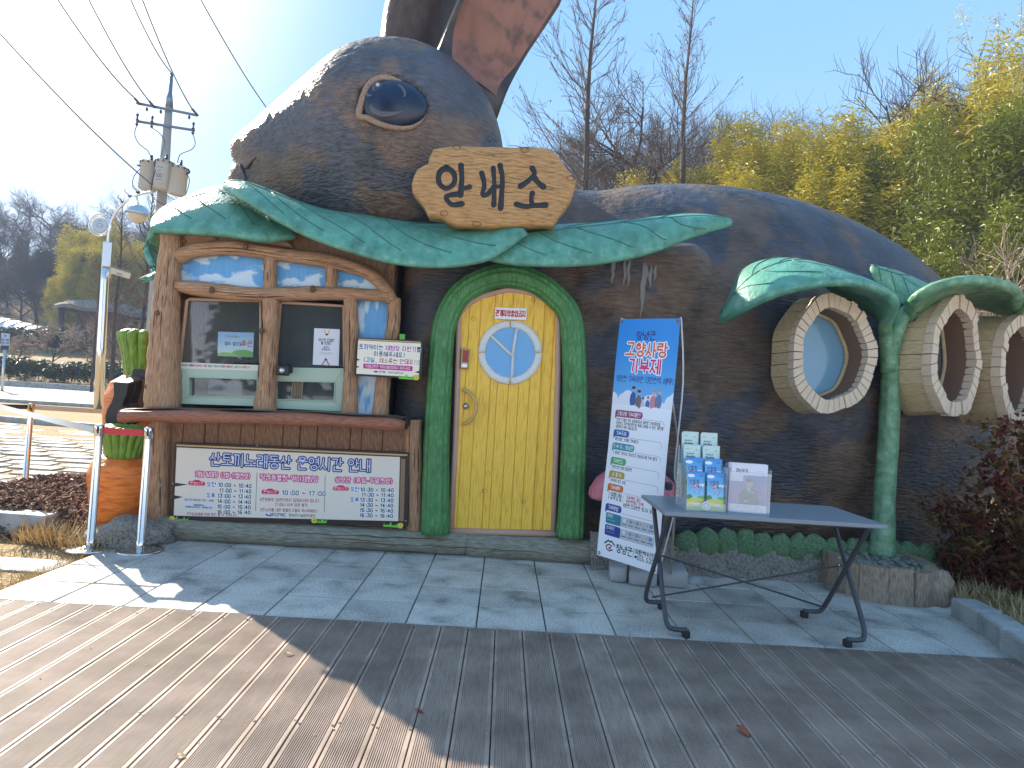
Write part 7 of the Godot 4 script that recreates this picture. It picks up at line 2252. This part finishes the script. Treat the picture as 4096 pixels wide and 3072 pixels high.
func bare_tree(seed_: int, h: float, o: Dictionary, called: String) -> Node3D:
	var r2 := RandomNumberGenerator.new()
	r2.seed = seed_
	var s := ST()
	var tw := ST()
	grow(s, tw, Vector3.ZERO, Vector3(r2.randf_range(-0.1, 0.1), 1, r2.randf_range(-0.1, 0.1)).normalized(), h * 0.48, h * 0.017, o.get("depth", 5), r2, o)
	var t := Node3D.new()
	t.name = called
	add_child(t, true)
	obj("trunk", s, M.bark, t)
	obj("crown", tw, o.get("mat", M.twig), t)
	return t

# a tall straight trunk with whorls of thin rising branches that shorten towards the tip
func spire_tree(seed_: int, h: float) -> Node3D:
	var r2 := RandomNumberGenerator.new()
	r2.seed = seed_
	var s := ST()
	var tw := ST()
	var ax := PackedVector3Array()
	for i in 9: ax.append(Vector3(0.06 * sin(i * 1.1 + seed_), h * i / 8.0, 0.06 * cos(i * 1.7)))
	tube(s, ax, [h * 0.0105, h * 0.008, h * 0.005, 0.015], 9)
	var fluff := []
	for k in 90:
		var t := lerpf(0.16, 0.985, pow((k + r2.randf()) / 90.0, 0.9))
		var a := r2.randf() * TAU
		var L := h * 0.29 * pow(1.0 - t, 0.75) * r2.randf_range(0.6, 1.1) + 0.25
		var d := Vector3(cos(a), 0.55 + 0.5 * t, sin(a)).normalized()
		var p := cat(ax, t)
		var pts := PackedVector3Array([p])
		for i in 4: pts.append(p + d * L * (i + 1) / 4.0 + Vector3(0, L * 0.05 * (i + 1) * (i + 1) / 4.0, 0) + Vector3(r2.randf_range(-1, 1), r2.randf_range(-1, 1), r2.randf_range(-1, 1)) * L * 0.03)
		tube(tw, pts, [0.028 * (1.1 - t) + 0.010, 0.012, 0.006], 4, false)
		for j in int(4 + L * 3.2):
			var u := lerpf(0.15, 1.0, r2.randf())
			var b := cat(pts, u)
			var e := (d + Vector3(r2.randf_range(-1, 1), r2.randf_range(-0.5, 0.9), r2.randf_range(-1, 1)) * 0.9).normalized()
			tube(tw, PackedVector3Array([b, b + e * L * 0.13, b + e * L * 0.24 + Vector3(0, 0.05, 0)]), [0.010, 0.007, 0.004], 3, false)
			if r2.randf() < 0.35: fluff.append(b + e * L * 0.24)
	var cs := ST()
	for f in fluff:
		var v := Vector3(r2.randf_range(-1, 1), -1, r2.randf_range(-1, 1)) * 0.09
		var w := Vector3(r2.randf_range(-1, 1), 0, r2.randf_range(-1, 1)).normalized() * 0.03
		tri(cs, f - w, f + w, f + v)
	var t := Node3D.new()
	t.name = "bare_conifer"
	add_child(t, true)
	obj("trunk", s, M.bark, t)
	obj("crown", tw, M.twig_red, t)
	obj("seed_cones", cs, plain(lin(0.15, 0.075, 0.045), 0.8), t).set_meta("kind", "stuff")
	return t

func copy(o: Node3D) -> Node3D:
	var c: Node3D = o.duplicate()
	c.name = o.name
	add_child(c, true)
	return c

func spray_mesh(leaves: int, L: float, w: float, reach: float, seed_: int, droop := 0.5) -> ArrayMesh:
	var s := ST(false)
	var r2 := RandomNumberGenerator.new()
	r2.seed = seed_
	for k in leaves:
		var p := Vector3(r2.randf_range(-1, 1), r2.randf_range(-1, 1), r2.randf_range(-1, 1)) * reach
		var d := Vector3(r2.randf_range(-1, 1), r2.randf_range(-1.0, 0.6) * droop, r2.randf_range(-1, 1)).normalized()
		var sd := d.cross(Vector3(r2.randf_range(-1, 1), 1, r2.randf_range(-1, 1))).normalized() * w
		var l := L * r2.randf_range(0.6, 1.2)
		var m := p + d * l * 0.4 + Vector3(0, 0.02, 0)
		tri(s, p, m - sd, p + d * l)
		tri(s, p, p + d * l, m + sd)
	return mesh_of(s)

# culms with leaf sprays spread through an uneven plume
func bamboo(seed_: int, h: float, wide: float, n: int, m: Material, mesh: Mesh) -> Node3D:
	var r2 := RandomNumberGenerator.new()
	r2.seed = seed_
	var t := Node3D.new()
	t.name = "bamboo_clump"
	add_child(t, true)
	var cs := ST()
	var xf := []
	var cols := []
	var culms := 16
	for k in culms:
		var b := Vector3(r2.randf_range(-1, 1) * wide, -0.3, r2.randf_range(-1, 1) * wide * 0.6)
		var hh := h * r2.randf_range(0.66, 1.08)
		var lean := Vector3(r2.randf_range(-1, 1), 0, r2.randf_range(-1, 1)) * h * 0.09
		var pts := PackedVector3Array()
		for i in 8:
			var u := i / 7.0
			pts.append(b + Vector3(0, hh * u, 0) + lean * u * u * u)
		tube(cs, pts, [0.035, 0.03, 0.02, 0.006], 5, false)
		for j in n / culms:
			var u := pow(r2.randf_range(0.02, 1.0), 0.62)
			var rad := wide * 0.42 * (1.12 - u) * 1.5 * r2.randf_range(0.15, 1.0) + 0.12
			var a := r2.randf() * TAU
			var p := cat(pts, u) + Vector3(cos(a) * rad, r2.randf_range(-0.35, 0.3), sin(a) * rad)
			xf.append(Transform3D(Basis.from_euler(Vector3(r2.randf_range(-0.5, 0.5), r2.randf() * TAU, r2.randf_range(-0.5, 0.5))).scaled(Vector3.ONE * r2.randf_range(0.7, 1.35)), p))
			var g := r2.randf_range(0.6, 1.0)
			cols.append(Color(g, g * r2.randf_range(0.88, 1.0), g * 0.8))
	obj("culms", cs, plain(lin(0.20, 0.22, 0.08), 0.5), t).set_meta("kind", "stuff")
	scatter("leaves", mesh, m, xf, t, cols)
	return t

func place(o: Node3D, x: float, z: float, k: float, turn: float, label: String, category: String, group: String, y := -999.0) -> void:
	o.position = Vector3(x, land(x, z) - 0.1 if y < -900.0 else y, z)
	o.rotation.y = turn
	o.scale = Vector3.ONE * k
	tag(o, label, category, group)

const ONES := ["", "first", "second", "third", "fourth", "fifth", "sixth", "seventh", "eighth", "ninth", "tenth", "eleventh", "twelfth", "thirteenth", "fourteenth", "fifteenth", "sixteenth", "seventeenth", "eighteenth", "nineteenth"]

func nth(n: int) -> String:
	if n < 20: return ONES[n]
	var tens: String = ["twenty", "thirty", "forty", "fifty", "sixty"][n / 10 - 2]
	if n % 10 == 0: return tens.trim_suffix("y") + "ieth"
	return tens + "-" + ONES[n % 10]

# place from the left among the entries of a list that share the text in column key
func rank(list: Array, i: int, key: int) -> String:
	var n := 1
	for k in list.size():
		if str(list[k][key]) == str(list[i][key]) and (list[k][0] < list[i][0] or list[k][0] == list[i][0] and k < i): n += 1
	return nth(n)

func build_plants() -> void:
	var bl := spray_mesh(22, 0.20, 0.017, 0.27, 3, 0.8)
	var bl2 := spray_mesh(20, 0.17, 0.026, 0.27, 4, 0.6)
	# bamboo on the right-hand slope: bearing (x over distance), distance, height, look
	var side := [
		[0.29, 27.0, 9.0, 0], [0.42, 25.0, 10.0, 0], [0.355, 29.0, 10.0, 0], [0.51, 23.0, 9.8, 0], [0.20, 34.0, 8.8, 0], [0.58, 20.0, 8.2, 0], [0.50, 30.0, 10.4, 0], [0.40, 34.0, 10.4, 0], [0.315, 31.0, 9.6, 0], [0.63, 25.0, 10.5, 0],
		[0.56, 14.5, 4.6, 1], [0.70, 19.0, 9.0, 1], [0.78, 16.5, 8.4, 1], [0.74, 24.0, 12.6, 0], [0.86, 18.0, 10.0, 0], [0.95, 16.0, 9.5, 1], [0.83, 13.0, 5.6, 1], [0.68, 14.0, 4.6, 1], [0.93, 12.0, 4.6, 1], [1.05, 18.0, 11.0, 0], [1.2, 17.0, 10.0, 1], [1.36, 15.0, 9.0, 0], [1.5, 16.0, 10.0, 0], [1.72, 13.0, 8.0, 1], [1.95, 12.0, 8.0, 0], [0.245, 28.0, 8.3, 0], [0.46, 21.0, 7.8, 0], [0.385, 23.5, 8.0, 0], [0.66, 32.0, 13.0, 0],
	]
	var protos := [bamboo(31, 8.0, 1.7, 1900, M.bamboo, bl), bamboo(32, 8.0, 1.9, 1900, M.bamboo, bl), bamboo(33, 8.0, 1.8, 1900, M.bamboo_green, bl2)]
	var used := [false, false, false]
	for i in side.size():
		var q: Array = side[i]
		var k := 2 if q[3] == 1 else i % 2
		var o: Node3D = copy(protos[k]) if used[k] else protos[k]
		used[k] = true
		place(o, q[0] * q[1], -q[1], q[2] / 8.0, i * 1.3, ("%s dark green bamboo clump from the left behind the rabbit's back" if q[3] == 1 else "%s yellow green bamboo clump from the left behind the rabbit's back") % rank(side, i, 3), "bamboo", "bamboo on the slope behind the rabbit")
	# the tall pale bamboo culms that stand above the rest
	for q in [[0.575, 22.0, 10.5], [0.80, 20.0, 14.0]]:
		var o := bamboo(50 + int(q[1]), q[2], 0.5, 240, M.bamboo, bl)
		place(o, q[0] * q[1], -q[1], 1.0, 0.0, "slender tall bamboo rising above the slope at %s" % ("the centre right" if q[0] < 0.7 else "the far right"), "bamboo", "tall bamboo plumes")

	# bare conifers behind the rabbit
	var sp := spire_tree(5, 17.0)
	var sp2 := spire_tree(8, 17.0)
	place(sp, 0.108 * 25.0, -25.0, 1.08, 0.4, "tall bare conifer just right of the rabbit's ear", "tree", "bare conifers behind the rabbit")
	place(sp2, 0.268 * 26.0, -26.0, 1.0, 1.9, "bare conifer with a pointed tip right of the name board", "tree", "bare conifers behind the rabbit")
	for q in [[0.065, 32.0, 0.70, "thin bare conifer close behind the rabbit's neck"], [0.40, 24.0, 0.44, "young bare conifer standing among the yellow bamboo"], [-0.64, 30.0, 0.58, "bare conifer just left of the rabbit's nose"], [-0.595, 34.0, 0.74, "bare conifer rising behind the rabbit's nose"], [-0.67, 36.0, 0.45, "low bare conifer above the kiosk's roof leaf"]]:
		place(copy(sp2 if q[0] > 0.0 else sp), q[0] * q[1], -q[1], q[2], q[1], q[3], "tree", "bare conifers behind the rabbit")

	# broad bare trees on both hills
	var br := [bare_tree(3, 11.0, {"kids": 5, "depth": 5, "bend": 0.2}, "bare_tree"), bare_tree(4, 11.0, {"kids": 5, "depth": 5, "bend": 0.25, "lift": 0.05}, "bare_tree"), bare_tree(6, 11.0, {"kids": 5, "depth": 5, "bend": 0.16, "lift": 0.35}, "bare_tree")]
	var first := [true, true, true]
	var spots := [[0.255, 33.0, 1.35, "crooked dark bare tree behind the pointed conifer"], [0.0, 40.0, 0.95, "bare tree against the sky right behind the rabbit's neck"], [0.05, 44.0, 1.1, "bare tree beside the tall conifer's trunk"]]
	for i in 17:
		var t := 0.14 + i * 0.036
		spots.append([t, 52.0 + 7.0 * sin(i * 2.1), 1.08 + 0.22 * sin(i * 1.7), "bare tree on the skyline behind the yellow bamboo"])
	for q in [[0.84, 26.0, 1.35, "large bare tree above the bamboo at the far right"], [0.93, 22.0, 1.0, "bare tree leaning over the bamboo at the right edge"], [0.79, 34.0, 1.25, "bare tree at the top right behind the tall bamboo"]]: spots.append(q)
	for i in 62:
		var t := -1.45 + i * 0.0175
		spots.append([t, 92.0 + 14.0 * sin(i * 1.9), 0.95 + 0.25 * sin(i * 2.7), "bare tree in the wood on the left hill"])
	for i in 44:
		var t := -1.5 + i * 0.0245
		spots.append([t, 74.0 + 5.0 * sin(i * 2.3), 0.75 + 0.2 * sin(i * 1.3), "bare tree at the foot of the left hill"])
	for i in spots.size():
		var q: Array = spots[i]
		var k := i % 3
		var o: Node3D = br[k] if first[k] else copy(br[k])
		first[k] = false
		var many: bool = q[3].contains(" in the wood") or q[3].contains(" on the skyline") or q[3].contains(" at the foot")
		place(o, q[0] * q[1], -q[1], q[2], i * 2.1, q[3] + (", %s from the left" % rank(spots, i, 3) if many else ""), "tree", "bare trees on the left hill" if q[0] < 0.0 else "bare trees on the right hill")
	# evergreen scrub mixed into both woods
	var ev := spray_mesh(22, 0.5, 0.10, 0.5, 8, 0.5)
	var bushes := []
	for k in 3:
		var t := Node3D.new()
		t.name = "evergreen_tree"
		add_child(t, true)
		var xf := []
		var cols := []
		for j in 320:
			var a := rng.randf() * TAU
			var hgt := rng.randf()
			var r := (1.0 - hgt * 0.75) * 2.1 * sqrt(rng.randf()) * (0.8 + 0.25 * sin(a * 3.0 + k))
			xf.append(Transform3D(Basis.from_euler(Vector3(rng.randf_range(-0.6, 0.6), rng.randf() * TAU, 0)).scaled(Vector3.ONE * rng.randf_range(0.7, 1.4)), Vector3(cos(a) * r, 1.6 + hgt * 5.5 + 0.6 * sin(a * 2.0 + k), sin(a) * r)))
			var g := rng.randf_range(0.6, 1.0)
			cols.append(Color(g, g, g))
		var s := ST()
		tube(s, v3([0, -0.5, 0, 0.1, 3, 0, 0, 6.5, 0.1]), [0.16, 0.12, 0.03], 8)
		obj("trunk", s, M.bark, t)
		scatter("crown", ev, M.evergreen, xf, t, cols)
		bushes.append(t)
	var bf := [true, true, true]
	var es := [[0.11, 38.0, 0.6], [0.165, 40.0, 0.65], [0.24, 42.0, 0.7], [0.30, 45.0, 0.9], [0.38, 48.0, 1.0], [0.46, 46.0, 1.0], [0.55, 40.0, 1.0]]
	for i in 12: es.append([-0.96 + i * 0.04, 88.0 + 9.0 * sin(i * 2.2), 0.8 + 0.25 * sin(i * 1.4)])
	for e in es: e.append("right" if e[0] > 0.0 else "left")
	for i in es.size():
		var q: Array = es[i]
		var k := i % 3
		var o: Node3D = bushes[k] if bf[k] else copy(bushes[k])
		bf[k] = false
		place(o, q[0] * q[1], -q[1], q[2], i * 1.7, "%s dark evergreen from the left among the bare trees of the %s hill" % [rank(es, i, 3), q[3]], "tree", "evergreens on the hills")
	# bamboo at the left
	var lb := [[-0.68, 66.0, 10.0], [-0.705, 68.0, 10.5], [-0.725, 66.0, 6.5], [-0.65, 70.0, 11.5], [-0.62, 69.0, 10.0], [-0.665, 72.0, 13.5], [-0.69, 74.0, 12.5], [-0.595, 72.0, 11.0], [-0.635, 67.0, 9.5]]
	for i in lb.size():
		var q: Array = lb[i]
		q.append("left")
	for i in lb.size():
		var q: Array = lb[i]
		place(copy(protos[int(q[1]) % 2]), q[0] * q[1], -q[1], q[2] / 8.0 * 1.0, q[1], "%s yellow green bamboo clump from the left behind the thatched pavilion" % rank(lb, i, 3), "bamboo", "bamboo on the left hill")

	# hedges and little trees on the left lawn
	var hl := spray_mesh(14, 0.17, 0.045, 0.15, 12, 0.6)
	for hg in [[-36.0, -8.0, -39.5, 1.15, 0.55, "clipped hedge along the kerb across the stone lane"], [-52.0, -20.0, -50.0, 1.4, 0.9, "hedge in front of the white tunnel house"], [-46.0, -26.0, -56.0, 1.6, 1.2, "rounded shrubs on the rise behind the tunnel house"]]:
		var xf := []
		var cols := []
		var n := int((hg[1] - hg[0]) * 75)
		for j in n:
			var x := rng.randf_range(hg[0], hg[1])
			var z: float = hg[2] + rng.randf_range(-1, 1) * hg[4]
			var top: float = hg[3] * (0.82 + 0.18 * sin(x * 1.9) * sin(x * 0.7))
			xf.append(Transform3D(Basis.from_euler(Vector3(rng.randf_range(-0.5, 0.5), rng.randf() * TAU, 0)).scaled(Vector3.ONE * rng.randf_range(0.9, 1.8)), Vector3(x, land(x, z) + 0.25 + top * sqrt(rng.randf()), z)))
			var g := rng.randf_range(0.55, 1.0)
			cols.append(Color(g, g, g * 0.9))
		var t := thing("hedge", Vector3((hg[0] + hg[1]) * 0.5, land((hg[0] + hg[1]) * 0.5, hg[2]), hg[2]), hg[5], "hedge", "hedges on the left lawn")
		var mmi := scatter("leaves", hl, M.hedge, xf, t, cols)
		mmi.position = -t.position
		var ss := ST()
		for j in int(hg[1] - hg[0]) * 2:
			var x := lerpf(hg[0], hg[1], j / ((hg[1] - hg[0]) * 2.0))
			bar(ss, Vector3(x, land(x, hg[2]) - 0.2, hg[2] + 0.3 * sin(j * 3.0)), Vector3(x + 0.2 * sin(j * 2.0), land(x, hg[2]) + 0.8, hg[2] + 0.3 * sin(j * 3.0)), 0.025, 4)
		obj("stems", ss, M.twig, t).set_meta("kind", "stuff")
	var small := bare_tree(12, 3.2, {"kids": 5, "depth": 4, "bend": 0.2, "split": 2, "mat": M.twig_pale, "thin": 0.012}, "young_tree")
	var sf := true
	for q in [[-0.625, 44.0, 1.0, "young bare tree on the lawn beside the street lamp"], [-0.68, 46.0, 1.05, "young bare tree on the lawn in front of the pavilion"], [-0.60, 47.0, 1.1, "young bare tree on the lawn next to the kiosk corner"], [-0.735, 43.0, 1.25, "young bare tree on the lawn left of the street lamp"], [-0.80, 42.0, 0.95, "young bare tree above the hedge at the far left"], [-0.655, 40.5, 0.9, "young bare tree in the hedge behind the street lamp"], [-0.84, 45.0, 1.1, "young bare tree left of the parking sign"]]:
		var o: Node3D = small if sf else copy(small)
		sf = false
		place(o, q[0] * q[1], -q[1], q[2], q[1], q[3], "tree", "young trees on the left lawn")

	# bare brush at the rabbit's tail
	var brush := bare_tree(21, 3.4, {"kids": 6, "depth": 4, "bend": 0.3, "split": 4, "mat": M.twig_pale, "lift": 0.2, "thin": 0.006}, "bare_shrub")
	var brush2 := bare_tree(23, 3.4, {"kids": 6, "depth": 4, "bend": 0.34, "split": 4, "mat": M.twig_pale, "lift": 0.05, "thin": 0.006}, "bare_shrub")
	var bs := [true, true]
	for q in [[5.4, -12.5, 1.35, "bare shrub showing above the middle of the rabbit's back"], [7.0, -12.8, 1.5, "big tangled bare shrub in front of the green bamboo"], [8.8, -13.0, 1.6, "big bare shrub in front of the right-hand bamboo"], [10.6, -13.0, 1.7, "big bare shrub standing farthest right"], [6.3, -9.0, 1.05, "pale bare shrub just behind the rabbit's rump"], [7.2, -9.6, 1.05, "tangled bare shrub left of the right edge"], [8.2, -10.0, 1.2, "tallest bare shrub at the right edge"], [5.9, -10.2, 0.9, "bare shrub behind the rabbit's hind leg"], [7.6, -8.2, 0.85, "low bare shrub above the last leaf awning"], [9.2, -9.6, 1.3, "bare shrub reaching out of the right edge"], [6.8, -8.0, 0.7, "small bare shrub touching the leaf awning"]]:
		var k := 0 if int(round(q[0] * 10)) % 2 == 0 else 1
		var pr: Node3D = brush if k == 0 else brush2
		var o: Node3D = pr if bs[k] else copy(pr)
		bs[k] = false
		place(o, q[0], q[1], q[2], q[0] * 3.0, q[3], "shrub", "bare shrubs behind the rabbit")

	# red nandina in the bed at the right edge
	var nl := spray_mesh(9, 0.075, 0.011, 0.07, 17, 0.7)
	for q in [[3.95, -4.55, 1.35, "red leaved nandina bush beside the round windows"], [4.25, -4.2, 1.25, "red leaved nandina bush at the very right edge"], [3.75, -4.75, 0.75, "low nandina bush next to the moss stones"], [4.0, -3.95, 0.6, "small nandina in front at the right edge"], [4.45, -4.6, 1.5, "tallest nandina bush, cut off by the right edge"]]:
		var t := thing("nandina_bush", Vector3(q[0], 0.05, q[1]), q[3], "shrub", "red nandina bushes")
		var ss := ST()
		var xf := []
		var cols := []
		for k in 9:
			var a := rng.randf() * TAU
			var tip := Vector3(cos(a) * 0.30, q[2], sin(a) * 0.26) * Vector3(1, rng.randf_range(0.65, 1.05), 1)
			var pts := PackedVector3Array([Vector3(cos(a) * 0.05, -0.02, sin(a) * 0.05), tip * 0.5 * Vector3(0.5, 1, 0.5), tip])
			tube(ss, smooth_path(pts, 8), [0.009, 0.007, 0.003], 5, false)
			for j in 34:
				var u := lerpf(0.12, 1.0, rng.randf())
				xf.append(Transform3D(Basis.from_euler(Vector3(rng.randf_range(-0.6, 0.6), rng.randf() * TAU, rng.randf_range(-0.4, 0.4))).scaled(Vector3.ONE * rng.randf_range(0.7, 1.3)), cat(pts, u) + Vector3(rng.randf_range(-0.16, 0.16), rng.randf_range(-0.1, 0.1), rng.randf_range(-0.16, 0.16))))
				var g := rng.randf_range(0.4, 1.0)
				cols.append(Color(g, g * rng.randf_range(0.7, 2.4) if rng.randf() < 0.55 else g * 3.0, g * 0.8) if true else Color.WHITE)
		obj("stems", ss, M.twig_pale, t).position = Vector3.ZERO
		scatter("leaves", nl, M.nandina, xf, t, cols)
	var gt := []
	for k in 700:
		var x := rng.randf_range(3.25, 5.0)
		var z := rng.randf_range(-4.9, -3.0)
		if x < 3.2 + (z + 4.4) * -0.25 + 0.12: continue
		gt.append(Transform3D(Basis(Vector3.UP, rng.randf() * TAU).scaled(Vector3.ONE * rng.randf_range(0.8, 1.8)), Vector3(x, 0.07, z)))
	tag(scatter("dry_grass", tuft_mesh(9, 0.09, 0.05), M.dry_grass, gt), "dry straw grass behind the kerb at the right edge")
	var gl := []
	for k in 110:
		gl.append(Transform3D(Basis(Vector3.UP, rng.randf() * TAU).scaled(Vector3.ONE * rng.randf_range(0.8, 2.2)), Vector3(rng.randf_range(-3.6, -2.75), 0.0, rng.randf_range(-5.0, -4.62))))
	tag(scatter("dry_grass", tuft_mesh(9, 0.09, 0.05), M.dry_grass, gl), "dry straw grass at the foot of the front carrot")

	# trees behind the viewer, seen only as reflections in the kiosk panes
	for q in [[-9.2, 15.0, 1.5, "broad evergreen behind the viewer, mirrored in the left pane"], [-5.6, 14.0, 1.5, "dense evergreen behind the viewer, mirrored in the right pane"]]:
		place(copy(bushes[0]), q[0], q[1], q[2], 0.0, q[3], "tree", "evergreens behind the viewer", -0.1)
